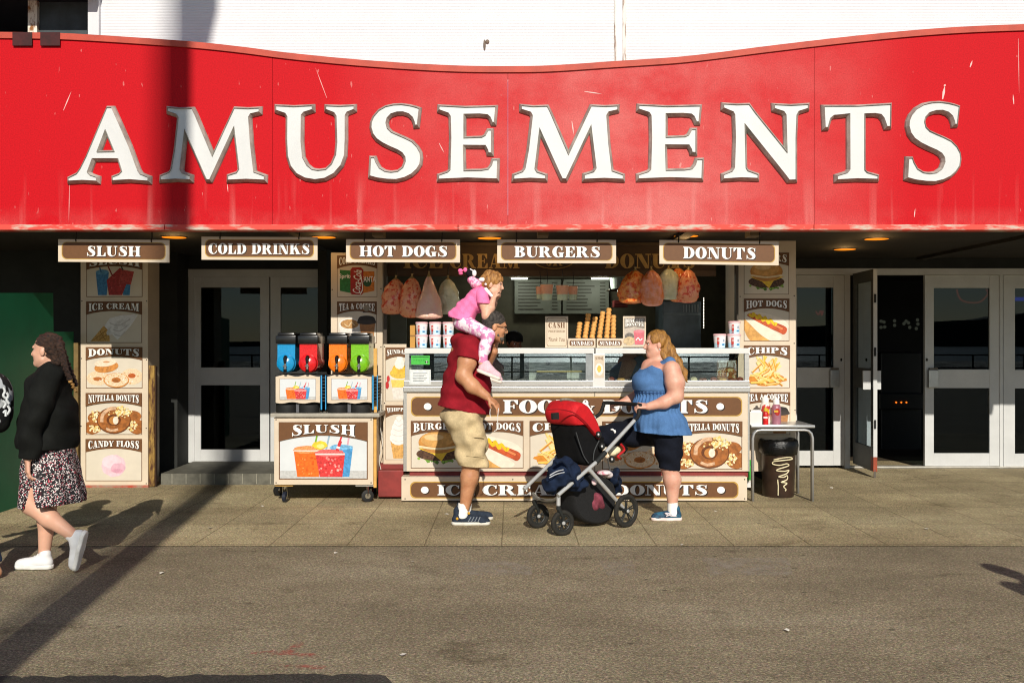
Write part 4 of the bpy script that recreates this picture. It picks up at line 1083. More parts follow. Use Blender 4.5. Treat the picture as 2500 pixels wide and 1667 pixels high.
b = MB(); x0, z0, x1, z1 = PX(1000,DK), PZ(938,DK), PX(1052,DK), PZ(902,DK); y = DK-.017
b.poly([(x0,y,z0),(x1,y,z0),(x1,y,z1),(x0,y,z1)], K('#e8ecea')); A = Art(b, x0, z0, x1, z1, y-.0005); A.rect(.06,.06,.94,.94, K('#b9c4c6')); A.rect(.075,.075,.925,.925, K('#eef0ee'))
for i in range(6): A.rect(.16, .76-.11*i, .84-.08*(i % 3), .795-.11*i, K('#8b9496'))
b.build('notice', st)
# header board with gold lettering, posts and back wall of the stall
DH = 10.45
HB = mat('header_brown', '#44301a', rough=.6, var=.2, scale=6)
b = MB(); b.pbox(935, 598, 1748, 660, DH, DH+.06, HB); b.pbox(935, 592, 1748, 600, DH-.03, DH+.06, mat('header_trim', '#4a3518', rough=.5)); b.pbox(935, 660, 1748, 674, DH-.02, DH+.06, mat('header_trim', '#6b4d22')); b.build('header', st)
GOLDL = mat('gilt_lettering', '#a98749', rough=.5, metal=.1, var=.15, scale=20)
for s, a, c in (('ICE', 985, 1082), ('CREAM', 1098, 1268), ('DONUTS', 1477, 1698)):
    b = MB(); write(b, s, PX(a,DH), PZ(655,DH), PX(c,DH), PZ(620,DH), DH-.008, GOLDL); b.build('header_lettering', st)
b = MB()
for (a, c) in ((1305, 1400),):
    ox, oz = PX((a+c)/2, DH), PZ(635, DH); pts = [(ox+.21*math.cos(i*.2618), oz+.09*math.sin(i*.2618)) for i in range(25)]
    b.tube([(x, DH-.008, z) for x, z in pts], .005, GOLDL, 6, caps=False); b.build('header_ring', st); b = MB()
    write(b, 'JR', ox-.09, oz-.06, ox+.09, oz+.06, DH-.008, GOLDL)
b.build('header_lettering', st)
b = MB(); PST = mat('stall_post', '#3b3226', rough=.5, metal=.2, var=.2)
b.pbox(936, 600, 944, 850, 10.2, 10.26, PST); b.pbox(1796, 600, 1803, 850, 10.2, 10.26, PST); b.build('post', st)
b = MB(); SB = mat('stall_back', '#57523f', rough=.6, var=.3, scale=3)
b.box(PX(930, 12), PX(1810, 12), 12.6, 12.7, 0, 2.62, SB); b.build('back_wall', st)
b = MB(); GREY = mat('stall_side', '#70736a', rough=.6, var=.2, scale=2)
b.pbox(953, 690, 992, 850, 11.4, 11.45, GREY); b.build('side_panel', st)

# menu boards on the back wall
MENU = mat('menu_board', '#6f7266', rough=.5, var=.1, scale=4)
def menu(px0, px1, py0, py1, label):
    D = 12.4; t = thing('menu_board', P((px0+px1)/2, py1, D), label, 'menu board', 'menu boards on the back wall')
    b = MB(); b.pbox(px0, py0, px1, py1, D, D+.03, MENU, .004); b.build('board', t)
    q = MB(); A = Art(q, PX(px0,D), PZ(py1,D), PX(px1,D), PZ(py0,D), D-.001); rd = random.Random(px0)
    for i in range(9):
        v = .90 - .095*i
        A.rect(.08, v-.022, .08+rd.uniform(.4, .62), v+.016, K('#4d4b40')); A.rect(.80, v-.022, .92, v+.016, K('#4d4b40'))
    q.build('text_lines', t)
menu(1256, 1370, 682, 766, 'grey menu board behind the hanging tubs, left of the pair'); menu(1374, 1487, 682, 766, 'grey menu board right of the pair, behind the wafer cones')
def strip_glow(t):
    l = bpy.data.lights.new('glow', 'POINT'); l.energy = 6.0; l.color = (.95, 1.0, .86); l.shadow_soft_size = .08
    o = bpy.data.objects.new('glow', l); COL.objects.link(o); o.parent = t; o.location = (0, -.12, -.08)
t = thing('strip_light', P(1465, 681, 12.0), 'short white fluorescent strip above the menu boards', 'lamp')
b = MB(); b.tube([P(1444, 680, 12.0), P(1486, 680, 12.0)], .010, emit_mat('tube_white', '#f2f6e8', 9.0), 8); b.build('tube', t); strip_glow(t); b = MB(); b.pbox(1440, 674, 1490, 679, 12.0, 12.05, PST); b.build('housing', t)
# second tube further left
t = thing('strip_light', P(1266, 680, 12.0), 'short white strip lamp seen just right of the girl’s head', 'lamp')
b = MB(); b.tube([P(1248, 680, 12.0), P(1288, 680, 12.0)], .010, emit_mat('tube_white', '#f2f6e8', 9.0), 8); b.build('tube', t); strip_glow(t); b = MB(); b.pbox(1244, 674, 1292, 679, 12.0, 12.05, PST); b.build('housing', t)
# pale cabinet with a row of lights
t = thing('drinks_cabinet', P(1665, 850, 11.6), 'pale blue-grey glass cabinet with a string of tiny lights at its right edge', 'cabinet')
b = MB(); b.pbox(1618, 735, 1712, 850, 11.6, 12.2, mat('cabinet_blue', '#5f6e78', rough=.3, var=.3, scale=5), .01); b.build('body', t)
b = MB(); b.pbox(1622, 764, 1710, 769, 11.59, 11.6, mat('cabinet_rail', '#93a2aa')); 
for i in range(6): b.pbox(1668+7*i, 744, 1670+7*i, 762, 11.592, 11.6, mat('cabinet_mark', '#b8c4c8'))
b.build('shelf_strip', t)
b = MB()
for i in range(21): b.ball(P(1718, 728+3.6*i*1.0, 11.55), .0055, emit_mat('tiny_bulb', '#fff6df', 3.0), 6, 4)
b.build('light_string', t)
t = thing('red_box', P(1516, 748, 11.9), 'dull red box on the shelf in the shadowed back of the stall', 'box'); b = MB(); b.pbox(1499, 733, 1533, 750, 11.9, 12.1, mat('dull_red', '#6e2320', rough=.6), .006); b.pbox(1499, 739, 1533, 741, 11.895, 11.9, mat('dull_red2', '#8d3a34')); b.build('carton', t)
t = thing('white_tub', P(1504, 703, 11.9), 'white plastic bucket on a high shelf right of the menu boards', 'tub'); b = MB(); b.lathe([(.06,0),(.075,.12),(.078,.12),(.078,.13),(.0,.135)], P(1504, 705, 11.9), mat('tub_grey', '#b9c2b8'), 16); b.build('bucket', t); b = MB(); b.pbox(1488, 705, 1524, 708, 11.8, 12.2, PST); b.build('shelf', t)

# hot plate and pastries inside the glass case
t = thing('hot_plate', P(1340, 930, 10.25), 'stainless hot plate with black knobs inside the left glass case', 'cooker')
b = MB(); b.pbox(1292, 872, 1440, 930, 10.25, 10.45, mat('steel_matt', '#a6a9a6', rough=.45, metal=.5, var=.15, scale=5)); b.build('body', t)
for x in (1338, 1404):
    q = MB(); q.lathe([(.0, -.03), (.018, -.03), (.022, 0)], P(x, 886, 10.25), mat('knob_black', '#141414', rough=.3), 14, axis='y'); q.build('knob', t)
q = MB(); q.pbox(1312, 903, 1384, 930, 10.10, 10.22, mat('dark_reflection', '#17191a', rough=.4), .01); q.pbox(1310, 905, 1422, 908, 10.09, 10.10, mat('thin_bar', '#c9b27a', rough=.4)); q.build('dark_block', t)  # black block stands in for a dark reflection in the glass
b = MB()
t = thing('case_sign', P(1775, 934, 10.02), 'small NUTELLA DONUTS picture sign standing inside the right glass case', 'sign')
b.pbox(1748, 874, 1801, 935, 10.02, 10.03, mat('sign_dark', '#2b1d12'))
b.build('board', t); poster(t, (1751, 877, 1798, 933), 10.02, 'NUTELLA DONUTS', art_choc, hdr=.46, arch=.08)
pc = [('#8d4a3a', 'pink iced bun'), ('#d9c7a4', 'pale cream bun'), ('#7a3d22', 'chocolate ring doughnut'), ('#c99a5c', 'sugared doughnut')]
for i, (px, k) in enumerate(((1492, 0), (1516, 3), (1694, 1), (1716, 2), (1742, 0), (1764, 3), (1786, 2), (1806, 0))):
    D = DK + .07; c = P(px, 931, D)
    t = thing('pastry', c, '%s on the case floor, %s' % (pc[k][1], ['leftmost, beside the middle post', 'just right of the middle post', 'right behind the woman’s back', 'left of the small case sign', 'in front of the case sign’s left edge', 'in front of the case sign', 'at the case sign’s right edge', 'nearest the right end of the case'][i]), 'pastry', 'pastries in the glass case')
    q = MB(); m = mat('pastry_%d' % k, pc[k][0], rough=.6, var=.3, scale=30)
    if k in (2, 3):
        ring = [(c.x+.026*math.cos(a), c.y+.026*math.sin(a), c.z+.018) for a in [j*.5236 for j in range(13)]]; q.tube(ring, .016, m, 8, caps=False)
    else: q.ball((c.x, c.y, c.z+.02), (.036, .03, .026), m, jit=.05)
    q.build('cake', t, smooth=True)
    q = MB(); q.lathe([(.03, 0), (.045, .006), (.0, .004)], c, mat('paper_case', '#e8e2d6'), 12); q.build('paper_case', t)

# ---------------------------------------------------------------- things on top of the counter
TUBW = mat('tub_white', '#e6dfe0', rough=.4, var=.05, subsurf=.0); TUBP = mat('tub_pink', '#e4b7bb', rough=.4, var=.08); TUBB = mat('tub_blue_band', '#bcdcec', rough=.4)
def floss_tub(px0, px1, py0, py1, D, label, group):
    t = thing('candyfloss_tub', P((px0+px1)/2, py1, D), label, 'tub', group)
    r = (px1-px0)/2*D/FPX; h = (py1-py0)*D/FPX; c = P((px0+px1)/2, py1, D)
    q = MB(); q.lathe([(0, 0), (r*.80, 0), (r*.86, h*.35)], c, TUBB, 20); q.lathe([(r*.86, h*.35), (r*.95, h*.86)], c, TUBW, 20); q.build('cup', t, smooth=40)
    q = MB(); q.lathe([(r*.95, h*.86), (r, h*.87), (r, h*.96), (r*.9, h), (0, h)], c, TUBP, 20); q.build('lid', t, smooth=40)
    q = MB()
    for a0, a1, z0, z1, m in ((-125, -104, .22, .72, K('#c8453c')), (-78, -55, .20, .30, K('#3f8fc8')), (-125, -104, .08, .15, K('#c8453c'))):
        for k in range(3):
            a, e = R_(a0+(a1-a0)*k/3), R_(a0+(a1-a0)*(k+1)/3); R1 = r*.97
            q.add([(c.x+R1*math.cos(a), c.y+R1*math.sin(a), c.z+h*z0), (c.x+R1*math.cos(e), c.y+R1*math.sin(e), c.z+h*z0), (c.x+R1*math.cos(e), c.y+R1*math.sin(e), c.z+h*z1), (c.x+R1*math.cos(a), c.y+R1*math.sin(a), c.z+h*z1)], [(0,1,2,3)], m)
    for a0, m, w in ((-118, WHITEP, .3), (-70, K('#6aa6cf'), .3)):
        for k in range(3):
            a = R_(a0 + 6*k*(1 if w else 0)); R1 = r*.985
            q.add([(c.x+R1*math.cos(a-.02), c.y+R1*math.sin(a-.02), c.z+h*.45), (c.x+R1*math.cos(a+.02), c.y+R1*math.sin(a+.02), c.z+h*.45), (c.x+R1*math.cos(a+.02), c.y+R1*math.sin(a+.02), c.z+h*.62), (c.x+R1*math.cos(a-.02), c.y+R1*math.sin(a-.02), c.z+h*.62)], [(0,1,2,3)], m)
    q.build('label_print', t)
for i, (a, c) in enumerate(((1014, 1045), (1047, 1078), (1080, 1110))):
    w = ('left', 'middle', 'right')[i]
    floss_tub(a, c, 817, 849, 10.02, 'white candyfloss tub with pink lid, lower tub of the %s pile beside the man' % w, 'candyfloss tubs on the counter')
    floss_tub(a, c, 786, 817, 10.02, 'white candyfloss tub with pink lid, upper tub of the %s pile beside the man' % w, 'candyfloss tubs on the counter')
floss_tub(1741, 1773, 815, 849, 10.02, 'white candyfloss tub standing alone near the right end of the counter', 'candyfloss tubs on the counter')
floss_tub(1775, 1809, 815, 849, 10.02, 'white candyfloss tub at the right end, carrying another tub', 'candyfloss tubs on the counter')
floss_tub(1777, 1808, 784, 815, 10.02, 'shaded pink candyfloss tub on top of the pair at the right end', 'candyfloss tubs on the counter')
t = thing('cardboard_box', P(1007, 849, 10.1), 'brown cardboard box behind the left piles of tubs', 'box'); b = MB(); b.pbox(1001, 794, 1013, 849, 10.1, 10.4, mat('cardboard', '#b98a45', rough=.8, var=.1)); b.build('side', t); b = MB(); b.pbox(1001, 818, 1013, 821, 10.096, 10.1, mat('box_tape', '#8a6430')); b.build('tape', t)
# printed stands
def stand(px0, py0, px1, py1, D, label, name, fn, th=.012):
    t = thing(name, P((px0+px1)/2, py1, D), label, 'sign'); b = MB(); b.pbox(px0, py0, px1, py1, D, D+th, CREAM, .002); b.build('board', t)
    q = MB(); fn(q, Art(q, PX(px0,D), PZ(py1,D), PX(px1,D), PZ(py0,D), D-.001)); q.build('print', t); return t
def cash(q, A):
    W_ = A.x1-A.x0; H_ = A.z1-A.z0
    q.poly([(X, A.y, Z) for X, Z in rrect(A.x0+.07*W_, A.z0+.05*H_, A.x1-.07*W_, A.z1-.05*H_, .02)], BROWN); q.poly([(X, A.y-.0006, Z) for X, Z in rrect(A.x0+.085*W_, A.z0+.06*H_, A.x1-.085*W_, A.z1-.06*H_, .02)], CREAM)
    write(q, 'CASH', A.x0+.14*W_, A.z0+.63*H_, A.x1-.14*W_, A.z0+.80*H_, A.y-.0012, BROWN); write(q, 'PREFERRED', A.x0+.14*W_, A.z0+.49*H_, A.x1-.14*W_, A.z0+.56*H_, A.y-.0012, K('#9a8268')); plain(q, 'Thank You', A.x0+.14*W_, A.z0+.20*H_, A.x1-.14*W_, A.z0+.33*H_, A.y-.0012, BROWN, shear=.3)
stand(1331, 772, 1387, 849, 10.05, 'cream sign on the counter reading CASH PREFERRED Thank You', 'counter_sign', cash)
def sund(q, A):
    W_ = A.x1-A.x0; H_ = A.z1-A.z0; q.poly([(X, A.y, Z) for X, Z in rrect(A.x0+.05*W_, A.z0+.2*H_, A.x1-.05*W_, A.z1-.2*H_, .02)], BROWN); write(q, 'SUNDAES', A.x0+.10*W_, A.z0+.3*H_, A.x1-.10*W_, A.z1-.3*H_, A.y-.0008, WHITEP)
stand(1387, 826, 1454, 849, 10.0, 'low SUNDAES holder under the three left cone stacks', 'cone_holder', sund, .10)
stand(1457, 826, 1521, 849, 10.0, 'low SUNDAES holder under the three right cone stacks', 'cone_holder', sund, .10)
def bisc(q, A):
    W_ = A.x1-A.x0; H_ = A.z1-A.z0; A.rect(.06, .06, .94, .94, K('#c9bcae', .1)); A.poly([(.06,.60),(.5,.66),(.94,.60),(.94,.94),(.06,.94)], K('#8d8378'))
    write(q, 'BISCOFF', A.x0+.1*W_, A.z0+.80*H_, A.x1-.1*W_, A.z0+.91*H_, A.y-.0008, WHITEP); write(q, 'DONUTS', A.x0+.1*W_, A.z0+.66*H_, A.x1-.1*W_, A.z0+.78*H_, A.y-.0008, WHITEP, arch=.01)
    A.y -= .001; A.ell(.28, .34, .20, .12, K('#77706a', .2)); A.ell(.28, .20, .26, .14, K('#cdb48c', .2, 40), jit=.1); A.poly([(.52,.08),(.88,.08),(.94,.5),(.46,.5)], K('#d8707c', .1)); A.ell(.7, .51, .24, .05, K('#e08a94')); A.stroke([(.56,.22),(.66,.30),(.74,.22),(.84,.28)], .02, WHITEP)
stand(1521, 772, 1577, 847, 10.03, 'BISCOFF DONUTS picture sign beside the woman’s face', 'counter_sign', bisc)
WAF = mat('wafer', '#dba45c', rough=.7, var=.2, scale=60, bump=.3)
for i, (xb, xt, yt, n) in enumerate(((1411, 1416, 786, 5), (1428, 1437, 765, 7), (1445, 1454, 773, 6), (1463, 1472, 760, 7), (1481, 1487, 752, 8), (1497, 1498, 769, 6))):
    D = 10.06; a = P(xb, 826, D); c = P(xt, yt, D); t = thing('cone_stack', a, 'stack of nested wafer cones, %s of six counted from the left' % ('first', 'second', 'third', 'fourth', 'fifth and tallest', 'last')[i], 'wafer cones', 'wafer cone stacks on the holders')
    q = MB(); d = (c-a); 
    pts = []; rs = []
    m = n*2
    for j in range(n):
        for u, r in ((0, .021), (.18, .027), (.75, .028), (.78, .022), (.99, .021)):
            pts.append(a + d*((j+u)/n)); rs.append(r if j or u > 0 else .012)
    q.tube(pts, rs, WAF, 12); q.build('cones', t, smooth=50)

# hanging candyfloss bags and tubs
FPINK = mat('bag_pink', '#f0a898', rough=.28, second='#e4813e', scale=22, coat=.6, bump=1.0, bscale=34); FPRT = mat('bag_print', '#f2a47a', rough=.28, second='#d63a10', scale=26, lo=.40, hi=.50, coat=.6, bump=1.0, bscale=34)
FORG = mat('bag_orange', '#f6a658', rough=.28, second='#dd5210', scale=30, lo=.40, hi=.56, coat=.6, bump=1.0, bscale=34); FGRN = mat('bag_green', '#dbe0cc', rough=.28, second='#bcc2a4', scale=12, coat=.4, bump=1.0, bscale=34); FPALE = mat('bag_pale', '#f0b8a8', rough=.26, second='#f0c4ac', scale=10, coat=.5, bump=1.0, bscale=34)
NECK = mat('bag_neck', '#a08a5a', rough=.3, coat=.5, var=.3, scale=30)
def bag(px, py0, py1, w, D, m, label, lean=0.0, tri=False, seed=0):
    t = thing('candyfloss_bag', P(px, py0, D), label, 'candyfloss bag', 'candyfloss bags hung in the stall')
    a = P(px, py0, D); h = (py1-py0)*D/FPX; R = w/2*D/FPX; rd = random.Random(seed); n = 30; prof = [(.12,0),(.05,.05),(.24,.11),(.56,.20),(.82,.33),(.97,.52),(1.0,.70),(.97,.84),(.82,.94),(.55,.985),(.2,1.0)]
    prof = catmull(prof, 2)
    if tri: prof = [(.05,0),(.05,.05),(.14,.12),(.34,.25),(.58,.45),(.80,.68),(.98,.90),(.90,.97),(.3,1.0)]; prof = catmull(prof, 2)
    v = []; f = []
    for i, (r, u) in enumerate(prof):
        for k in range(n):
            th = 2*math.pi*k/n; cr = 1 + .10*math.sin(th*5+seed) * (1-u) + .07*math.sin(th*3+u*9+seed) + .05*math.sin(th*7-u*16+seed*2) + rd.uniform(-.055,.055)
            v.append((a.x + R*r*cr*math.cos(th) + lean*h*u, a.y + R*.62*r*cr*math.sin(th), a.z - h*u))
    for i in range(len(prof)-1):
        for k in range(n): k2 = (k+1) % n; f.append((i*n+k, (i+1)*n+k, (i+1)*n+k2, i*n+k2))
    f.append(tuple(range((len(prof)-1)*n, len(prof)*n))); f.append(tuple(range(n-1, -1, -1)))
    q = MB(); cut = 3*n
    q.add(v, f, m); q.m = [0]*len(q.f)
    k = q.mi(NECK)
    for i in range(len(q.f)):
        if i < 4*n: q.m[i] = k
    q.build('bag', t, smooth=True)
    q = MB(); q.tube([a, a + Vector((0, .01, .05)), a + Vector((.004, 0, .09))], .006, HOOK, 6); q.build('tie', t)
    return t
bag(967, 672, 768, 58, 10.12, FPRT, 'orange printed candyfloss bag, leftmost in the stall', -.10, seed=1)
bag(1006, 668, 776, 56, 10.05, FPRT, 'orange and pink candyfloss bag, second from the left', -.03, seed=2)
bag(1047, 662, 779, 68, 10.0, FPALE, 'pale pink triangular candyfloss bag left of the girl', .02, tri=True, seed=3)
bag(1094, 672, 768, 52, 10.2, FGRN, 'greenish white candyfloss bag just behind the girl’s back', 0, seed=4)
bag(1552, 652, 742, 66, 10.0, FORG, 'orange candyfloss bag, leftmost of the right-hand cluster', -.12, seed=5)
bag(1590, 650, 748, 56, 9.93, FPINK, 'pink candyfloss bag hanging lowest in the right-hand cluster', .02, seed=6)
bag(1632, 648, 732, 58, 10.05, FGRN, 'grey-green candyfloss bag in the middle of the right-hand cluster', .02, seed=7)
bag(1655, 646, 738, 54, 10.12, FORG, 'orange candyfloss bag behind the grey-green one', .04, seed=8)
bag(1681, 650, 740, 52, 10.0, FPRT, 'orange printed candyfloss bag, rightmost of the cluster', -.02, seed=9)
for i, (a, c, y0, y1, m) in enumerate(((1308, 1328, 700, 730, 'leftmost, half hidden'), (1319, 1351, 695, 733, 'second from the left, in front'), (1357, 1389, 697, 733, 'third from the left'), (1386, 1411, 699, 732, 'rightmost, smallest'))):
    D = 10.35 if i in (0, 3) else 10.25; t = thing('hanging_tub', P((a+c)/2, y0, D), 'pink and green candyfloss tub hung on a string, %s' % m, 'tub', 'tubs hung from the header')
    cc = P((a+c)/2, y1, D); r = (c-a)/2*D/FPX; h = (y1-y0)*D/FPX
    q = MB(); q.lathe([(0,0),(r*.78,0),(r*.84,h*.4)], cc, mat('tub_mint', '#cfe0c4', rough=.4), 16); q.lathe([(r*.84,h*.4),(r*.97,h*.86),(r,h*.9),(r,h),(0,h)], cc, mat('tub_peach', '#f4b898', rough=.4), 16); q.build('cup', t, smooth=40)
    q = MB(); q.tube([cc + Vector((0, 0, h)), cc + Vector((.01, 0, h+.06)), cc + Vector((0, 0, h+.16))], .004, HOOK, 6); q.build('string', t)
# ---------------------------------------------------------------- slush cart, machines, table, bin
BLK = mat('black_plastic', '#131313', rough=.28, var=.2, coat=.3)
BLKM = mat('black_matt', '#1b1b1a', rough=.6, var=.2)
CHR = mat('chrome', '#cfd0cf', rough=.16, metal=1.0, var=.04)
TAN = mat('yellow_edge', '#c99a4e', rough=.5, var=.1)
DC = 9.72
ct = thing('slush_cart', P(790, 1222, DC), 'cream slush cart on castors with SLUSH picture front', 'cart')
b = MB(); b.pbox(669, 1019, 911, 1183, DC, DC+.55, CREAM, .004); screws(b, [(x, y) for x in (674, 906) for y in (1024, 1178)], DC); b.build('cabinet', ct)
poster(ct, (681, 1030, 898, 1170), DC, 'SLUSH', art_cups, hdr=.335, arch=.105, ground=K('#dfe3e4', .03, 3), tm=(.14, .86), name='picture')
b = MB(); b.pbox(660, 1009, 926, 1018, DC-.03, DC+.60, mat('worktop_grey', '#a39d90', rough=.4, metal=.2, var=.1), .004); b.build('worktop', ct)
b = MB(); b.pbox(912, 850, 920, 1166, DC+.16, DC+.20, TAN); b.pbox(912, 1020, 919, 1190, DC+.02, DC+.06, TAN); b.build('side_rail', ct)
b = MB(); b.pbox(672, 1183, 715, 1187, DC+.02, DC+.12, mat('castor_plate', '#b08a4a', metal=.5, rough=.5)); b.pbox(868, 1183, 912, 1187, DC+.02, DC+.12, STEEL); b.build('castor_plate', ct)
def castor(px, D, r, turn, tyre, nm):
    c = Vector((PX(px, D), D, r)); q = MB()
    ax = Vector((math.cos(turn), math.sin(turn), 0)); side = Vector((-ax.y, ax.x, 0))
    q.tube([c + Vector((0,0,r*2.1)), c + Vector((0,0,r*2.9))], r*.35, CHR, 12)
    for s in (-1, 1): q.tube([c + Vector((0,0,r*2.2)) + side*s*r*.42, c + side*s*r*.48 + Vector((0,0,r*.0))], [r*.34, r*.24], CHR, 8, flat=.4)
    o = q.build('castor', ct, smooth=40)
    q = MB(); q.tube([c - side*r*.34, c - side*r*.30, c + side*r*.30, c + side*r*.34], [r*.86, r, r, r*.86], tyre, 22); w = q.build('wheel', o, smooth=40)
    q = MB(); q.tube([c - side*r*.36, c + side*r*.36], r*.45, CHR, 14); q.build('hub', o, smooth=40)
castor(696, DC+.08, .052, 1.45, mat('tyre_blue', '#1c2230', rough=.5), 0); castor(897, DC+.10, .060, .35, mat('tyre_black', '#181818', rough=.6), 1); castor(905, DC+.48, .055, .6, mat('tyre_black', '#181818'), 2); castor(680, DC+.48, .055, .9, mat('tyre_black', '#181818'), 3)

def slush(px0, px1, cols, label):
    D = DC + .02; t = thing('slush_machine', P((px0+px1)/2, 1010, D), label, 'drinks machine', 'slush machines on the cart')
    w = px1 - px0; S = D/FPX
    b = MB(); b.pbox(px0-2, 915, px1+2, 985, D+.03, D+.40, BLKM, .01); b.pbox(px0, 984, px1, 1006, D+.10, D+.40, BLKM, .01); b.build('body', t)
    for x in (px0+w*.25, px0+w*.75):
        q = MB(); c = P(x, 1009, D+.08); q.lathe([(0,0),(w*.22*S,0),(w*.235*S,.012),(w*.235*S,.085),(w*.21*S,.09),(0,.088)], c, BLKM, 24, sy=.8); q.build('drip_tray', t, smooth=40)
    q = MB(); q.pbox(px0+w*.46, 984, px0+w*.54, 1006, D+.04, D+.10, mat('tap_label', '#55565a', rough=.4)); q.build('centre_block', t)
    # front panel with a wavy top edge and picture
    n = 24; pts = [(PX(px0 + w*i/n, D), PZ(917 - 2.5*math.sin(i/n*4*math.pi - 1.2), D)) for i in range(n+1)]; low = [(PX(px0 + w*i/n, D), PZ(983 + 1.8*math.sin(i/n*4*math.pi), D)) for i in range(n, -1, -1)]
    q = MB(); q.prism(ccw(pts + low), D, D+.02, CREAM); q.build('front_panel', t)
    q = MB(); x0, x1, z0, z1 = PX(px0+w*.09, D), PX(px1-w*.09, D), PZ(976, D), PZ(924, D); y = D-.001
    q.poly([(x0,y,z0),(x1,y,z0),(x1,y,z1),(x0,y,z1)], BROWN); e = .003; q.poly([(x0+e,y-.0006,z0+e),(x1-e,y-.0006,z0+e),(x1-e,y-.0006,z1-e),(x0+e,y-.0006,z1-e)], K('#dfe3e4', .03, 3)); art_cups(Art(q, x0+e, z0+e, x1-e, z1-e, y-.0008), .66); q.build('picture', t)
    q = MB()
    for k in range(8): q.pbox(px1+4, 920+8*k, px1+13, 924+8*k, D+.04, D+.38, BLKM)
    q.pbox(px1+2, 916, px1+5, 1000, D+.02, D+.04, mat('blue_edge', '#2f8fc4', rough=.4)); q.pbox(px1+13, 916, px1+15, 1000, D+.02, D+.04, mat('blue_edge', '#2f8fc4', rough=.4)); q.build('vent', t)
    for i, (hx, hx2, nm) in enumerate(cols):
        cx = px0 + w*(.26 + .50*i) - 3; hw = 22
        cm = mat('slush_' + nm, hx, rough=.22, var=.12, scale=60, coat=.6, second=hx2, lo=.3, hi=.62)
        q = MB()
        # tank: tall rounded hopper with a bulging round nose
        oc = P(cx, 888, D); 
        v = []; f = []; N_ = 20; secs = [(-.005, 1.0), (.03, 1.0), (.36, 1.0)]
        outl = []
        for a in range(0, 181, 15): outl.append((hw*1.0*math.cos(R_(180+a)), 22*math.sin(R_(180+a)) ))
        outline = [(cx - hw*.98, 838), (cx + hw*.98, 838), (cx + hw*.98, 874)] + [(cx + 23.5*math.cos(R_(a)), 887 + 23*math.sin(R_(a))) for a in range(-25, 206, 14)] + [(cx - hw*.98, 874)]
        q.prism(ccw([(PX(x, D), PZ(y, D)) for x, y in outline]), D+.015, D+.36, cm)
        q.lathe([(0, -.045), (.05, -.04), (.082, -.02), (.093, .02)], P(cx, 887, D), cm, 24, axis='y')
        tk = q.build('tank', t, smooth=35)
        q = MB(); x0, x1, z0, z1 = PX(cx-25, D), PX(cx+24, D), PZ(839, D), PZ(812, D)
        q.box(x0, x1, D-.01, D+.38, z0, z1-.03, BLK, .008); q.box(x0+.012, x1-.012, D+.0, D+.36, z1-.035, z1, BLK, .02); q.build('lid', tk, smooth=35)
        q = MB(); c = P(cx-2, 888, D-.055); q.tube([c + Vector((0,.02,.065)), c + Vector((0,-.01,.05)), c + Vector((0,-.015,-.0))], [.02,.018,.010], BLK, 10); q.tube([c + Vector((0,.0,.03)), c + Vector((0,-.005,-.06))], [.012,.010], CHR, 10); q.tube([c + Vector((0,-.005,-.05)), c + Vector((0,-.002,-.085))], [.017,.015], BLK, 10); q.tube([c + Vector((-.018,-.012,-.02)), c + Vector((.018,-.012,-.02))], .008, CHR, 8); q.build('tap', tk, smooth=40)
slush(673, 781, (('#1a8fc4', '#0f7fb6', 'blue'), ('#d81f22', '#b8141a', 'red')), 'slush machine with a blue and a red tank')
slush(799, 907, (('#ef7d1c', '#e06810', 'orange'), ('#78b820', '#66a414', 'green')), 'slush machine with an orange and a green tank')

# metal table
DT = 9.86
tb = thing('bistro_table', P(1908, 1222, DT), 'small silver metal table with tube legs at the right end of the stall', 'table')
TM = mat('polished_alu', '#b9b9b8', rough=.28, metal=.6, var=.05)
xl, xr, zt = PX(1838, DT), PX(1984, DT), PZ(1037, DT)
b = MB(); b.box(xl-.02, xr+.02, DT-.02, DT+.56, zt-.028, zt, TM, .008); b.build('tabletop', tb, smooth=30)
def leg_u(y, r, s):
    q = MB(); h = zt - .05; p = [(xl, y, 0), (xl, y, h-.08), (xl+.012, y, h-.035), (xl+.04, y, h-.008), (xl+.08, y, h), (xr-.08, y, h), (xr-.04, y, h-.008), (xr-.012, y, h-.035), (xr, y, h-.08), (xr+s, y, 0)]
    q.tube(p, r, TM, 10); return q.build('leg_frame', tb, smooth=True)
leg_u(DT, .013, 0); leg_u(DT+.03, .013, 0); leg_u(DT+.50, .013, 0); leg_u(DT+.53, .013, 0)
# bin under it
DB = 10.2
bn = thing('litter_bin', P(1900, 1205, DB), 'dark brown round bin with black bag and a cream squiggle, under the metal table', 'bin')
c = Vector((PX(1900, DB), DB, 0)); BINM = mat('bin_brown', '#33231a', rough=.45, var=.3, scale=8, coat=.2)
q = MB(); q.lathe([(0,.0),(.152,.0),(.158,.02),(.172,.44),(.18,.46),(.172,.47),(.0,.46)], c, BINM, 36); q.build('drum', bn, smooth=40)
q = MB(); rd = random.Random(2); prof = [(.184,.43),(.196,.46),(.20,.52),(.19,.57),(.175,.585),(.10,.55),(.0,.50)]; q.lathe(prof, c, mat('bin_bag', '#0c0c0d', rough=.22, var=.4, scale=20, bump=.6), 36); q.v = [(x + rd.uniform(-.005,.005), y + rd.uniform(-.005,.005), z + rd.uniform(-.006,.006)) for x, y, z in q.v]; q.build('liner', bn, smooth=True)
q = MB(); sq = [(-.25,.395),(-.5,.39),(-.02,.41),(.40,.415),(.55,.395),(.0,.385),(-.5,.37),(-.55,.345),(-.2,.335),(.2,.35),(.32,.33),(-.2,.30),(-.35,.28),(.1,.275),(.35,.285),(.2,.25),(-.25,.22),(.05,.215),(.25,.23),(.25,.19),(-.1,.165),(.1,.16),(.25,.15),(.05,.12),(.2,.09),(.15,.075)]
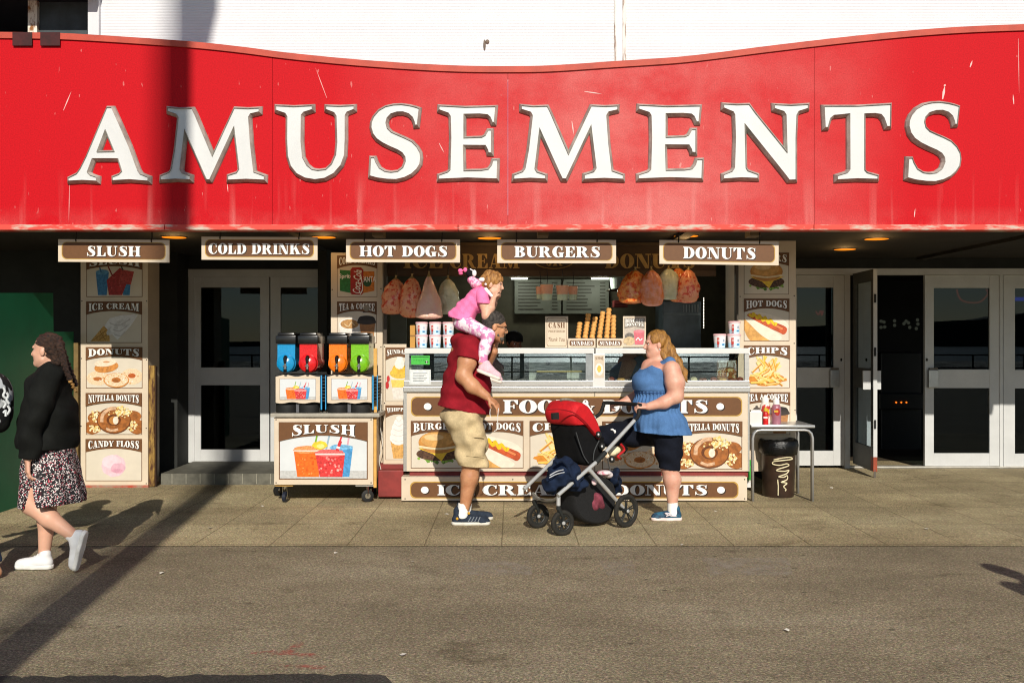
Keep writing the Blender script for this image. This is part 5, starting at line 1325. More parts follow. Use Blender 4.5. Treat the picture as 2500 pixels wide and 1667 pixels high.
pts = [(c.x + (.162+.028*z/.44)*math.sin(a), c.y - (.162+.028*z/.44)*math.cos(a), z) for a, z in catmull(sq, 4)]
q.tube(pts, .006, mat('cream_paint', '#d8cba6', rough=.5), 6)
pts = [(c.x + .170*math.sin(a), c.y - .170*math.cos(a), z) for a, z in ((-.30,.19),(-.26,.12),(-.27,.03))]; q.tube(pts, .006, mat('cream_paint', '#d8cba6'), 6)
q.build('squiggle', bn)
# sauces and napkins on the table
def bottle(px, D, h, r, body, cap, label, badge=None, squat=False):
    t = thing('sauce_bottle', Vector((PX(px, D), D, zt)), label, 'bottle', 'sauce bottles on the metal table'); c = Vector((PX(px, D), D, zt))
    q = MB(); q.lathe([(0,0),(r*.95,0),(r,h*.04),(r,h*.55),(r*.9,h*.66),(r*.62,h*.74)], c, body, 18); q.build('body', t, smooth=50)
    q = MB(); q.lathe([(r*.66,h*.74),(r*.7,h*.76),(r*.66,h*.90),(r*.3,h*.93),(r*.22,h),(0,h)], c, cap, 16); q.build('cap', t, smooth=50)
    if badge:
        q = MB(); bz, bw, bh, bm, tx = badge
        v = []; 
        for i in range(9):
            a = R_(-90 + (i-4)*bw/8); v += [(c.x+r*1.02*math.cos(a), c.y+r*1.02*math.sin(a), c.z+h*(bz-bh*math.sqrt(max(0,1-((i-4)/4.2)**2)))), (c.x+r*1.02*math.cos(a), c.y+r*1.02*math.sin(a), c.z+h*(bz+bh*math.sqrt(max(0,1-((i-4)/4.2)**2))))]
        q.add(v, [(2*i, 2*i+2, 2*i+3, 2*i+1) for i in range(8)], bm)
        if tx: q.pbox(px-5, 833.5-(zt+h*(bz+.05)-CAMZ)*FPX/D, px+5, 833.5-(zt+h*(bz-.03)-CAMZ)*FPX/D, D-r*1.04, D-r*1.03, tx)
        q.build('label_print', t)
bottle(1868, DT+.20, .285, .054, mat('bottle_white', '#e4ddd4', rough=.3, coat=.4, second='#b83a30', scale=9, lo=.44, hi=.5), mat('cap_white', '#efece6', rough=.3), 'tall white and red sauce bottle with a yellow badge, at the back', (.42, 60, .12, K('#e2c52a'), None))
bottle(1869, DT+.06, .175, .028, mat('bottle_red', '#c01a1c', rough=.3, coat=.4), mat('cap_yellow', '#c9a83a', rough=.3), 'small bright red sauce bottle in front of the tall white one', (.38, 70, .14, K('#d8443c'), WHITEP))
bottle(1895, DT+.14, .265, .048, mat('bottle_purple', '#9a6472', rough=.3, coat=.4), mat('cap_white', '#efece6'), 'brownish pink ketchup bottle with white cap and red badge', (.46, 60, .14, K('#b02a22'), K('#d8a83a')))
t = thing('napkin_box', Vector((PX(1847, DT), DT+.05, zt)), 'white napkin box at the left edge of the metal table', 'box'); b = MB(); b.pbox(1831, 1005, 1861, 1037, DT+.03, DT+.16, WHT2, .004); b.build('box_body', t); b = MB(); b.pbox(1834, 1001, 1858, 1006, DT+.05, DT+.14, K('#f4f2ee')); b.build('napkins', t)
t = thing('dustpan', P(1831, 1188, 10.1), 'green plastic dustpan tucked between the stall and the table', 'dustpan')
b = MB(); GP = mat('green_plastic', '#3a9a3a', rough=.4); b.pbox(1824, 1140, 1834, 1172, 10.0, 10.12, GP, .006); b.build('pan', t); b = MB(); b.tube([P(1830, 1141, 10.05), P(1832, 1122, 10.06)], .010, GP, 8); b.build('handle', t)
b = MB(); t = thing('white_bucket', P(1831, 1190, 10.15), 'small white container under the green dustpan', 'tub'); b.pbox(1824, 1174, 1836, 1190, 10.08, 10.2, WHT2, .004); b.build('body', t); b = MB(); b.pbox(1823, 1172, 1837, 1175, 10.07, 10.21, K('#d8d2c8')); b.build('lid', t)
# white cable behind the cart
t = thing('cable', P(925, 1140, 10.05), 'thin white cable hanging beside the slush cart', 'cable'); b = MB(); b.tube(catmull([tuple(P(931, 960, 10.0)), tuple(P(929, 1040, 10.02)), tuple(P(934, 1080, 10.02)), tuple(P(926, 1120, 10.04)), tuple(P(930, 1146, 10.05))], 6), .004, K('#e6e2d8'), 6); b.build('lead', t)

# poles on the promenade behind the camera, whose shadows cross the scene
POLE = mat('pole_grey', '#6b6f6d', rough=.5, metal=.4)
t = thing('lamp_post', (-1.78, -1.5, 0), 'tall lamp post on the promenade whose long shadow crosses road and fascia', 'lamp post')
b = MB(); b.tube([(-1.78, -1.5, 0), (-1.78, -1.5, 12.6)], .115, POLE, 14); b.build('shaft', t)
b = MB(); b.tube([(-1.70, -1.5, 10.2), (-1.70, -1.5, 10.5), (-1.70, -1.5, 11.6)], [.12, .19, .19], POLE, 14); b.build('lantern', t)
t = thing('flag_pole', (.43, -24, 0), 'slimmer pole further back whose faint shadow falls left of the main one', 'pole')
b = MB(); b.tube([(.43, -24, 0), (.74, -24, 25.5)], [.095, .085], POLE, 12); b.build('shaft', t)
b = MB(); b.ball((.74, -24, 25.5), .16, POLE); b.build('finial', t)
t = thing('railing', (0, -14, 0), 'long iron promenade railing reflected in the display glass', 'railing')
b = MB(); IR = mat('iron_dark', '#23272a', rough=.6)
for z in (.55, 1.05): b.tube([(-40, -14, z), (40, -14, z)], .03, IR, 6)
b.build('rail', t)
b = MB()
for i in range(-20, 21): b.tube([(i*2, -14, 0), (i*2, -14, 1.08)], .035, IR, 6)
b.build('upright', t)
# scraps of litter on the ground
PAPER = mat('litter_paper', '#d8d2c4', rough=.8, var=.1)
sc0 = None
for i, (px, py) in enumerate(((513, 1290), (1008, 1372), (1090, 1256), (1340, 1288), (1748, 1249), (2030, 1192), (2262, 1292), (1665, 1330), (820, 1350), (640, 1236), (1920, 1540), (985, 1600), (395, 1400))):
    d = 3839/(py-833.5)
    q = MB(); rd = random.Random(i); c = Vector((PX(px, d), d, .004)); n = 6
    v = [(c.x + rd.uniform(.010, .024)*math.cos(a), c.y + rd.uniform(.010, .03)*math.sin(a), .003 + rd.uniform(0, .010)) for a in [k*6.283/n for k in range(n)]]
    q.add(v, [(0,1,2),(0,2,3),(0,3,4),(0,4,5)], PAPER)
    tag(q.build('litter_scrap'), 'tiny pale scrap of litter lying flat on the sunlit ground', 'litter', 'litter scraps on the ground')
# lights glimpsed inside the dark arcade
t = thing('arcade_machine', (PX(2200, 14.6), 14.6, 0), 'dark arcade machine with three orange lights seen through the open doorway', 'arcade machine')
b = MB(); AMX = mat('machine_black', '#17181a', rough=.4); b.pbox(2150, 860, 2250, 1100, 14.6, 15.2, AMX, .02); b.pbox(2146, 960, 2254, 1000, 14.5, 14.6, AMX, .02); b.build('cabinet', t)
for i in range(3): b = MB(); b.ball(P(2188+12.5*i, 982, 14.48), .013, emit_mat('orange_lamp', '#ff7a1e', 1.6), 10, 8); b.build('lamp', t)
t = thing('globe_lights', P(2200, 790, 14.9), 'loose cluster of small dim glass globes high in the dark doorway', 'lamp')
for px, py in ((2151,784),(2158,786),(2151,799),(2160,798),(2184,783),(2184,794),(2207,790),(2212,784),(2218,788),(2221,799),(2240,781),(2241,791),(2237,802)):
    b = MB(); b.lathe([(.016,-.004),(.024,-.004),(.026,0),(.024,.004),(.016,.004),(.016,-.004)], P(px, py, 14.9), emit_mat('dim_globe', '#b9c0a8', .05), 12, axis='y'); b.build('globe', t)
def neon(name, pts, D, r, col, s, label):
    t = thing(name, P(*pts[0], D), label, 'neon sign'); b = MB(); b.tube(catmull([tuple(P(x, y, D)) for x, y in pts], 4), r, emit_mat('neon_'+col.strip('#'), col, s), 6); b.build('tube', t)
    b = MB(); x = [p[0] for p in pts]; y = [p[1] for p in pts]; b.pbox(min(x)-3, min(y)-3, max(x)+3, max(y)+3, D+.03, D+.05, mat('machine_black', '#17181a')); b.build('backing', t)
neon('neon_sign', [(2336,706),(2340,722),(2350,734),(2372,739),(2392,737),(2404,728),(2412,716),(2408,706)], 14.4, .012, '#d8452a', 1.3, 'thin red neon outline seen through the glass door right of the doorway')
neon('neon_sign', [(2478,730),(2500,730),(2560,730)], 14.2, .03, '#2440e0', 2.2, 'blue neon strip behind the glass door at the right edge')
neon('neon_sign', [(1992,760),(1998,768),(2004,758),(2006,770),(2010,758)], 14.3, .010, '#e0303a', 1.6, 'small red neon letters behind the closed door beside the picture column')
# ---------------------------------------------------------------- bodies from blended distance fields
class SDF:
    def __init__(s, k=0.03): s.pr = []; s.k = k; s.post = []
    def cap(s, a, b, ra, rb=None, k=None, op='u'):
        s.pr.append(('c', Vector(a), Vector(b), ra, rb if rb is not None else ra, k if k is not None else s.k, op)); return s
    def capcut(s, a, b, ra, rb, p, n, k=None):
        s.pr.append(('k', Vector(a), Vector(b), ra, rb, k if k is not None else s.k, 'u', Vector(p), Vector(n).normalized())); return s
    def chain(s, pts, rs, k=None):
        for i in range(len(pts)-1): s.cap(pts[i], pts[i+1], rs[i], rs[i+1], k)
        return s
    def ell(s, c, r, rot=None, k=None, op='u'):
        s.pr.append(('e', Vector(c), tuple(r), rot, 0, k if k is not None else s.k, op)); return s
    def cut(s, p, n): s.post.append((Vector(p), Vector(n).normalized())); return s     # keep the side n points away from
    def mesh(s, vox, fold=None, pad=.03):
        lo = Vector((1e9,)*3); hi = Vector((-1e9,)*3)
        for p in s.pr:
            if p[6] != 'u': continue
            if p[0] in 'ck':
                for q, r in ((p[1], p[3]), (p[2], p[4])):
                    for i in range(3): lo[i] = min(lo[i], q[i]-r); hi[i] = max(hi[i], q[i]+r)
            else:
                r = max(p[2])
                for i in range(3): lo[i] = min(lo[i], p[1][i]-r); hi[i] = max(hi[i], p[1][i]+r)
        lo -= Vector((pad,)*3); hi += Vector((pad,)*3)
        n = [int((hi[i]-lo[i])/vox)+2 for i in range(3)]
        ax = [lo[i] + vox*np.arange(n[i], dtype=np.float32) for i in range(3)]
        F = np.full(n, .2, np.float32)
        for p in s.pr:
            k = p[5]; mg = .07 + k
            if p[0] in 'ck':
                a, b, ra, rb = p[1:5]; l = [min(a[i]-ra, b[i]-rb)-mg for i in range(3)]; h = [max(a[i]+ra, b[i]+rb)+mg for i in range(3)]
            else:
                r = max(p[2]); l = [p[1][i]-r-mg for i in range(3)]; h = [p[1][i]+r+mg for i in range(3)]
            sl = []
            for i in range(3):
                i0 = max(0, int((l[i]-lo[i])/vox)); i1 = min(n[i], int((h[i]-lo[i])/vox)+2)
                sl.append(slice(i0, max(i0, i1)))
            if any(q.stop <= q.start for q in sl): continue
            X = ax[0][sl[0]][:,None,None]; Y = ax[1][sl[1]][None,:,None]; Z = ax[2][sl[2]][None,None,:]
            if p[0] in 'ck':
                d = b - a; L2 = max(d.dot(d), 1e-9)
                t = np.clip(((X-a.x)*d.x + (Y-a.y)*d.y + (Z-a.z)*d.z)/L2, 0, 1)
                D = np.sqrt((X-a.x-t*d.x)**2 + (Y-a.y-t*d.y)**2 + (Z-a.z-t*d.z)**2) - (ra + (rb-ra)*t)
                if p[0] == 'k': D = np.maximum(D, (X-p[7].x)*p[8].x + (Y-p[7].y)*p[8].y + (Z-p[7].z)*p[8].z)
            else:
                c, r, rot = p[1], p[2], p[3]
                x, y, z = X-c.x, Y-c.y, Z-c.z
                if rot is not None:
                    M = rot.transposed() if hasattr(rot, 'transposed') else rot
                    x, y, z = (M[0][0]*x+M[0][1]*y+M[0][2]*z, M[1][0]*x+M[1][1]*y+M[1][2]*z, M[2][0]*x+M[2][1]*y+M[2][2]*z)
                q = np.sqrt((x/r[0])**2+(y/r[1])**2+(z/r[2])**2); q2 = np.sqrt((x/r[0]**2)**2+(y/r[1]**2)**2+(z/r[2]**2)**2)
                D = q*(q-1)/np.maximum(q2, 1e-6)
            G = F[sl[0], sl[1], sl[2]]
            if p[6] == 'u':
                h_ = np.clip(.5+.5*(D-G)/k, 0, 1) if k > 1e-6 else (D > G).astype(np.float32)
                F[sl[0], sl[1], sl[2]] = D*(1-h_) + G*h_ - k*h_*(1-h_)
            else:
                h_ = np.clip(.5-.5*(G+D)/max(k, 1e-4), 0, 1)
                F[sl[0], sl[1], sl[2]] = G*(1-h_) - D*h_ + k*h_*(1-h_)
        if fold is not None:
            F += fold(ax[0][:,None,None], ax[1][None,:,None], ax[2][None,None,:]).astype(np.float32)
        for pt, nn in s.post:
            F = np.maximum(F, (ax[0][:,None,None]-pt.x)*nn.x + (ax[1][None,:,None]-pt.y)*nn.y + (ax[2][None,None,:]-pt.z)*nn.z)
        F[0], F[-1] = .1, .1; F[:,0], F[:,-1] = .1, .1; F[:,:,0], F[:,:,-1] = .1, .1
        return nets(F, lo, vox)
def nets(F, lo, vox):
    """naive surface nets"""
    nx, ny, nz = F.shape; S = F < 0
    C = [(i, j, k) for i in (0, 1) for j in (0, 1) for k in (0, 1)]
    cnt = np.zeros((nx-1, ny-1, nz-1), np.int8)
    for i, j, k in C: cnt += S[i:nx-1+i, j:ny-1+j, k:nz-1+k]
    act = (cnt > 0) & (cnt < 8)
    idx = np.full(act.shape, -1, np.int64); ids = np.argwhere(act); idx[act] = np.arange(len(ids))
    acc = np.zeros((len(ids), 3)); num = np.zeros(len(ids))
    val = {c: F[ids[:,0]+c[0], ids[:,1]+c[1], ids[:,2]+c[2]] for c in C}
    for a in C:
        for ax in range(3):
            if a[ax]: continue
            b = list(a); b[ax] = 1; b = tuple(b)
            va, vb = val[a], val[b]; m = (va < 0) != (vb < 0)
            t = np.where(m, va/np.where(m, va-vb, 1), 0)
            p = np.zeros((len(ids), 3)); 
            for q in range(3): p[:,q] = a[q]
            p[:,ax] += t
            acc += p*m[:,None]; num += m
    V = (ids + acc/num[:,None])*vox + np.array(lo)[None,:]
    Q = []
    for ax in range(3):
        o = [(0,0,0)]*4; u, w = [q for q in range(3) if q != ax]
        A = [slice(1, None)]*3; sl0 = [slice(1, d-1) for d in F.shape]; sl0[ax] = slice(0, F.shape[ax]-1); sl1 = list(sl0); sl1[ax] = slice(1, F.shape[ax])
        s0 = S[tuple(sl0)]; s1 = S[tuple(sl1)]; ch = s0 != s1; e = np.argwhere(ch); inside = s0[ch]
        base = e.copy(); base[:,u] += 1; base[:,w] += 1
        def cell(du, dw):
            c = base.copy(); c[:,u] += du; c[:,w] += dw; return idx[c[:,0], c[:,1], c[:,2]]
        q = np.stack([cell(-1,-1), cell(0,-1), cell(0,0), cell(-1,0)], 1)
        flip = inside if ax != 1 else ~inside
        q[~flip] = q[~flip][:, ::-1]
        Q.append(q)
    Q = np.concatenate(Q)
    return V, Q
def body_mesh(name, sdf, vox, m, parent, fold=None, label=None, smooth_iter=1):
    V, Q = sdf.mesh(vox, fold)
    me = bpy.data.meshes.new(name); org = ORIGIN[parent.name]
    me.from_pydata((V - np.array(org)).tolist(), [], Q.tolist())
    me.materials.append(m); me.polygons.foreach_set('use_smooth', [True]*len(me.polygons)); me.update()
    o = bpy.data.objects.new(name, me); COL.objects.link(o); o.parent = parent; ORIGIN[o.name] = org.copy()
    if label: o['label'] = label
    return o
def frame(fwd, up=(0,0,1)):
    f = Vector(fwd).normalized(); u = Vector(up); u = (u - f*f.dot(u)).normalized(); r = f.cross(u)
    return f, r, u           # forward, right, up
class Head:
    """axes of a head and its face details, all in head heights of 0.23 m times s"""
    def __init__(s, c, fwd, up=(0,0,1), size=1.0):
        s.c = Vector(c); s.f, s.r, s.u = frame(fwd, up); s.s = size
        s.rot = Matrix((s.f, s.r, s.u)).transposed()
    def p(s, f, r, u): return s.c + (s.f*f + s.r*r + s.u*u)*s.s
    def add(s, B, chub=1.0, beard=False, nose=1.0):
        k = .014*s.s; S = s.s
        B.ell(s.p(-.012, 0, .028), (.098*S, .078*S, .095*S), s.rot, .02*S)
        B.ell(s.p(.030, 0, -.045), (.064*S, .060*S*chub, .078*S), s.rot, .03*S)
        B.cap(s.p(.072, -.012, -.098), s.p(.072, .012, -.098), .020*S, .020*S, .02*S)
        B.cap(s.p(.0, .05*chub, -.07), s.p(.055, .02, -.10), .022*S, .02*S, .03*S); B.cap(s.p(.0, -.05*chub, -.07), s.p(.055, -.02, -.10), .022*S, .02*S, .03*S)
        B.cap(s.p(.090, 0, .012), s.p(.111*1, 0, -.030), .008*S, .0125*S*nose, .010*S); B.ell(s.p(.098, 0, -.036), (.012*S, .018*S, .010*S), s.rot, .008*S)
        B.cap(s.p(.083, -.030, .022), s.p(.083, .030, .022), .012*S, .012*S, .02*S)
        B.ell(s.p(.066, .036, -.028), (.022*S, .022*S, .022*S), s.rot, .02*S); B.ell(s.p(.066, -.036, -.028), (.022*S, .022*S, .022*S), s.rot, .02*S)
        B.cap(s.p(.090, -.015, -.062), s.p(.090, .015, -.062), .0065*S, .0065*S, .006*S); B.cap(s.p(.087, -.013, -.074), s.p(.087, .013, -.074), .0075*S, .0075*S, .006*S)
        for q in (1, -1):
            B.ell(s.p(.084, q*.031, .002), (.012*S, .016*S, .009*S), s.rot, .006*S, 's')
            B.ell(s.p(-.012, q*.080, -.012), (.020*S, .010*S, .032*S), s.rot, .008*S)
    def eyes(s, parent, iris='#4a3526'):
        S = s.s
        for q in (1, -1):
            b = MB(); b.ball(s.p(.072, q*.031, .000), .0102*S, mat('eye_white', '#e8e2da', rough=.2), 10, 8); b.ball(s.p(.0795, q*.031, .000), .0052*S, mat('iris_'+iris.strip('#'), iris, rough=.2), 8, 6); b.build('eye', parent, smooth=True)
        b = MB()
        for q in (1, -1): b.tube([s.p(.086, q*.016, .020), s.p(.088, q*.032, .024), s.p(.078, q*.050, .018)], [.003*S, .004*S, .002*S], mat('brow_'+iris.strip('#'), '#4a3322', rough=.8), 6)
        b.build('eyebrows', parent)
        b = MB(); b.tube([s.p(.0955, -.016, -.068), s.p(.098, 0, -.068), s.p(.0955, .016, -.068)], .0022*S, mat('lip_line', '#8a3f38', rough=.5), 6); b.build('mouth', parent)
def hand(B, wrist, palm, curl, up, s=1.0, thumb=1, spread=.012, bend=(.35, .5, .4), k=.006):
    """five-fingered hand: palm direction, curl direction (palm side), up = across the knuckles"""
    f = Vector(palm).normalized(); c = Vector(curl); c = (c - f*f.dot(c)).normalized(); a = f.cross(c).normalized()
    if a.dot(Vector(up)) < 0: a = -a
    W_ = Vector(wrist); kn = W_ + f*.085*s
    for i in range(4):
        o = (1.5-i)*.019*s
        B.cap(W_ + a*o*.6 + f*.01*s, kn + a*o, .014*s, .0125*s, .012*s)
    ln = (.040, .045, .042, .033)
    for i in range(4):
        o = (1.5-i)*.0205*s; p = kn + a*o; d = (f + a*(1.5-i)*spread*3).normalized(); ang = 0
        for j, q in enumerate((1.0, .72, .55)):
            ang += bend[j]; dd = (d*math.cos(ang) + c*math.sin(ang)).normalized(); e = p + dd*ln[i]*q*s
            B.cap(p, e, (.0098-.0010*j)*s, (.0090-.0012*j)*s, .0035); p = e
    t0 = W_ + f*.030*s + a*.024*s*1; d = (f*.75 + a*.55 + c*.45).normalized(); t1 = t0 + d*.040*s; d2 = (f*.9 + a*.1 + c*.5).normalized(); t2 = t1 + d2*.032*s
    B.cap(t0, t1, .013*s, .011*s, .010); B.cap(t1, t2, .0105*s, .0085*s, .004)
def folds(amp, parts):
    def f(X, Y, Z):
        o = 0
        for (kx, ky, kz, ph, w) in parts: o = o + w*np.sin(kx*X + ky*Y + kz*Z + ph)
        return o*amp
    return f
SKIN = mat('skin_tan', '#c08b66', rough=.5, second='#a56c4a', lo=.25, hi=.6, scale=11, fine=.06, subsurf=.12); SKINF = mat('skin_fair', '#d3a38c', rough=.5, var=.08, scale=9, second='#c48470', lo=.25, hi=.6, subsurf=.12)
SKING = mat('skin_child', '#d0a086', rough=.5, var=.06, scale=9, subsurf=.12); SKIND = mat('skin_brown', '#7a4c34', rough=.5, var=.08)
def J(px, py, D, dy=0.0):
    """joint at a photo pixel for a figure standing at distance D, pushed dy metres further back"""
    return P(px, py, D + dy)
def shoe(parent, heel, toe, h, upper, sole, name='shoe', w=.045, tilt=None, sock=None, lace=None):
    """heel and toe points on the sole line; the up direction is given by tilt"""
    a, b = Vector(heel), Vector(toe); f = (b-a).normalized(); up = Vector(tilt or (0,0,1)); up = (up - f*f.dot(up)).normalized(); L = (b-a).length
    S = SDF(.02); S.cap(a + f*.035 + up*.045, a + f*.09 + up*.055, .038, .040); S.cap(a + f*.09 + up*.05, b - f*.05 + up*.034, .042, .034); S.cap(b - f*.08 + up*.03, b - f*.035 + up*.028, w*.85, .028); S.cap(a + f*.05 + up*.05, a + f*.05 + up*h, .038, .040)
    S.cut(a + up*.018, -up)
    o = body_mesh(name, S, .006, upper, parent)
    S = SDF(.02); S.cap(a + f*.035 + up*.02, a + f*.12 + up*.02, .043, .044); S.cap(a + f*.12 + up*.02, b - f*.04 + up*.02, .046, .038); S.cut(a + up*.028, up); S.cut(a + up*.0, -up)
    body_mesh('sole', S, .006, sole, o)
    if lace is not None:
        q = MB(); side = f.cross(up)
        for i in range(4):
            c = a + f*(.10+.022*i) + up*(.098-.013*i); q.tube([c - side*.024 - up*.010, c + up*.004, c + side*.024 - up*.010], .0042, lace, 6)
        q.build('laces', o)
    return o
def floral(name, base, specks, scale, cut):
    m = bpy.data.materials.new(name); m.use_nodes = True
    t = m.node_tree; N = t.nodes; L = t.links; b = N['Principled BSDF']; b.inputs['Roughness'].default_value = .8
    tc = N.new('ShaderNodeTexCoord'); v = N.new('ShaderNodeTexVoronoi'); v.inputs['Scale'].default_value = scale
    L.new(tc.outputs['Object'], v.inputs['Vector'])
    sp = N.new('ShaderNodeSeparateColor'); L.new(v.outputs['Color'], sp.inputs[0])
    r = N.new('ShaderNodeValToRGB'); r.color_ramp.interpolation = 'CONSTANT'; e = r.color_ramp.elements
    stops = [(0, base)] + [(cut + (1-cut)*i/len(specks), c) for i, c in enumerate(specks)]
    while len(e) < len(stops): e.new(.5)
    for i, (p, c) in enumerate(stops): e[i].position = p; e[i].color = (*lin(c), 1)
    L.new(sp.outputs[0], r.inputs['Fac']); L.new(r.outputs['Color'], b.inputs['Base Color'])
    return m
def cloth(name, hexcol, var=.12, scale=14, **k): return mat(name, hexcol, rough=.9, var=var, scale=scale, spec=.15, fine=.12, bump=.25, bscale=220, **k)

# ------------------------------------------------------------ the man with the maroon shirt
D = 8.70
man = thing('person', (PX(1145, D), D, 0), 'man in maroon T-shirt and khaki cargo shorts carrying a girl on his shoulders', 'person')
q = lambda x, y, dy=0: J(x, y, D, dy)
B = SDF(.035)
B.ell(q(1140, 985), (.17, .16, .14)); B.ell(q(1142, 930), (.19, .17, .16)); B.ell(q(1140, 870), (.15, .18, .15)); 
B.chain([q(1132, 850), q(1152, 826), q(1184, 808, -.05)], [.09, .066, .060])
B.chain([q(1135, 1020, -.10), q(1150, 1128, -.11), q(1146, 1165, -.11), q(1134, 1240, -.11)], [.12, .075, .072, .042])
B.chain([q(1146, 1020, .10), q(1152, 1126, .11), q(1150, 1165, .12), q(1138, 1236, .13)], [.12, .072, .068, .040])
B.chain([q(1148, 850, -.13), q(1140, 885, -.225), q(1131, 918, -.25), q(1153, 942, -.27), q(1188, 967, -.28)], [.070, .076, .062, .058, .036])
B.chain([q(1160, 850, .18), q(1185, 892, .14), q(1206, 858, .02)], [.07, .05, .036])
hand(B, q(1190, 968, -.28), (.72, -.05, -.62), (-.35, .3, -.5), (.3, -.6, .4), 1.0, bend=(.25, .45, .35))
hand(B, q(1207, 856, .02), (.15, -.15, .9), (.7, -.5, .1), (-.3, -1, 0), 1.0, bend=(.9, .9, .7), spread=.004)
H = Head(q(1208, 796, -.09), (.93, .18, -.20), (.2, 0, 1), 1.0); H.add(B, 1.05, nose=1.15)
body_mesh('body', B, .006, SKIN, man); H.eyes(man)
S = SDF(.03); S.ell(H.p(-.018, 0, .036), (.103, .082, .096), H.rot); S.ell(H.p(.075, 0, -.035), (.085, .09, .085), H.rot, .015, 's'); S.cap(H.p(-.06, 0, -.06), H.p(-.05, 0, -.02), .045)
for sgn in (1, -1): S.ell(H.p(.012, sgn*.085, -.02), (.028, .03, .045), H.rot, .01, 's')
body_mesh('hair', S, .006, mat('grey_hair', '#4a443e', rough=.8, second='#1d1916', scale=40, bump=.6), man)
S = SDF(.015); S.ell(H.p(.060, 0, -.095), (.044, .046, .030), H.rot); S.cap(H.p(.03, .055, -.07), H.p(.07, .02, -.10), .016); S.cap(H.p(.03, -.055, -.07), H.p(.07, -.02, -.10), .016); S.cap(H.p(.10, -.02, -.052), H.p(.10, .02, -.052), .007)
body_mesh('beard', S, .005, mat('dark_beard', '#3a322a', rough=.9, second='#70675c', scale=60), man)
b = MB()
for s_ in (1, -1):
    b.tube([H.p(.098 + .002*math.cos(a), s_*.032 + .022*math.cos(a), .0 + .017*math.sin(a)) for a in [i*.5236 for i in range(13)]], .0022, BLKM, 6, caps=False); b.tube([H.p(.096, s_*.053, .004), H.p(.05, s_*.078, .006), H.p(-.012, s_*.082, .0)], .0025, BLKM, 6)
b.tube([H.p(.099, -.011, .003), H.p(.101, .011, .003)], .002, BLKM, 6); b.build('glasses', man)
MAR = cloth('maroon_cloth', '#861823', .18, 10)
fold = folds(.011, [(14, 6, 22, .3, 1), (26, 0, -12, 1.2, .7), (9, 8, 40, 2, .5)])
S = SDF(.05); S.ell(q(1141, 848), (.118, .205, .132)); S.ell(q(1140, 878), (.18, .235, .165)); S.capcut(q(1148, 846, -.13), q(1141, 892, -.235), .105, .115, q(1142, 877, -.24), Vector((-.28, -.25, -1)), .05); S.capcut(q(1158, 840, .12), q(1180, 885, .16), .09, .09, q(1175, 872, .16), Vector((.5, 0, -1)), .05); S.ell(q(1139, 940), (.232, .215, .20)); S.ell(q(1132, 1003), (.245, .22, .17)); S.cap(q(1128, 826), q(1152, 820), .075, .07)
S.ell(q(1168, 800), (.075, .075, .055), None, .01, 's')
a, c = q(1062, 984), q(1196, 1009); nrm = Vector((c.z-a.z, 0, -(c.x-a.x))); S.cut(q(1130, 999), nrm if nrm.z < 0 else -nrm)
shirt = body_mesh('shirt', S, .007, MAR, man, fold)
KHA = cloth('khaki_cloth', '#c0ab84', .2, 9)
S = SDF(.04); S.ell(q(1132, 1012), (.19, .19, .12)); S.chain([q(1132, 1025, -.10), q(1147, 1075, -.11), q(1155, 1140, -.11)], [.155, .132, .125]); S.chain([q(1140, 1025, .10), q(1150, 1075, .11), q(1156, 1140, .11)], [.145, .13, .122]); S.cap(q(1108, 1020, 0), q(1116, 1045, 0), .10, .08)
S.cut(q(1155, 1133, 0), Vector((-.08, 0, -1)))
sh = body_mesh('shorts', S, .007, KHA, man, folds(.009, [(30, 10, 26, 0, 1), (14, 20, -38, 1, .8), (50, 0, 12, 2, .5)]))
b = MB(); b.tube([q(1150, 1070, -.243), q(1150, 1114, -.243)], .003, KHA, 6); 
for (x0, y0, x1, y1) in ((1139, 1066, 1182, 1068), (1139, 1112, 1181, 1116)): b.tube([q(x0, y0, -.235), q((x0+x1)/2, (y0+y1)/2, -.25), q(x1, y1, -.20)], .004, KHA, 6)
b.build('cargo_pocket', sh)
NAVYS = cloth('navy_shoe', '#2c3440', .25, 20); SOLEW = mat('sole_white', '#d3cec2', rough=.7, var=.12, scale=20)
for dy, dx in ((-.11, 0), (.14, 7)):
    h_, t_ = q(1104+dx, 1275, dy), q(1198+dx, 1275, dy); h_.z = t_.z = 0.0
    o = shoe(man, h_, t_, .12, NAVYS, SOLEW, lace=K('#8b929a'))
    if dy < 0:
        b = MB()
        for i in range(4): b.tube([h_ + Vector((.14+.028*i, -.047, .035)), h_ + Vector((.165+.026*i, -.041, .075))], .004, K('#858c94'), 6)
        b.build('shoe_stripes', o)
        for v in ((.045, -.042, .06), (.145, -.034, .105)): b = MB(); b.ball(h_ + Vector(v), (.012, .006, .012), K('#d8a024')); b.build('shoe_badge', o)
    S = SDF(.02); S.chain([q(1132+dx, 1226, dy), q(1129+dx, 1258, dy)], [.047, .050]); S.cut(q(1132+dx, 1228, dy), Vector((0, 0, 1))); body_mesh('sock', S, .006, cloth('white_sock', '#e9e7e2', .06), man, folds(.0008, [(0, 0, 260, 0, 1)]))
t = thing('white_cords', q(1205, 1040, -.3), 'two thin white cords dangling from the man’s lowered hand', 'cord')  # loose white cords held in the hand
b = MB()
for pts in ([(1197,998),(1196,1010),(1198,1020)], [(1217,996),(1215,1020),(1214,1046),(1206,1052)]): b.tube(catmull([tuple(q(x, y, -.31)) for x, y in pts], 5), .0035, K('#ece8e0'), 6)
b.build('strand', t)

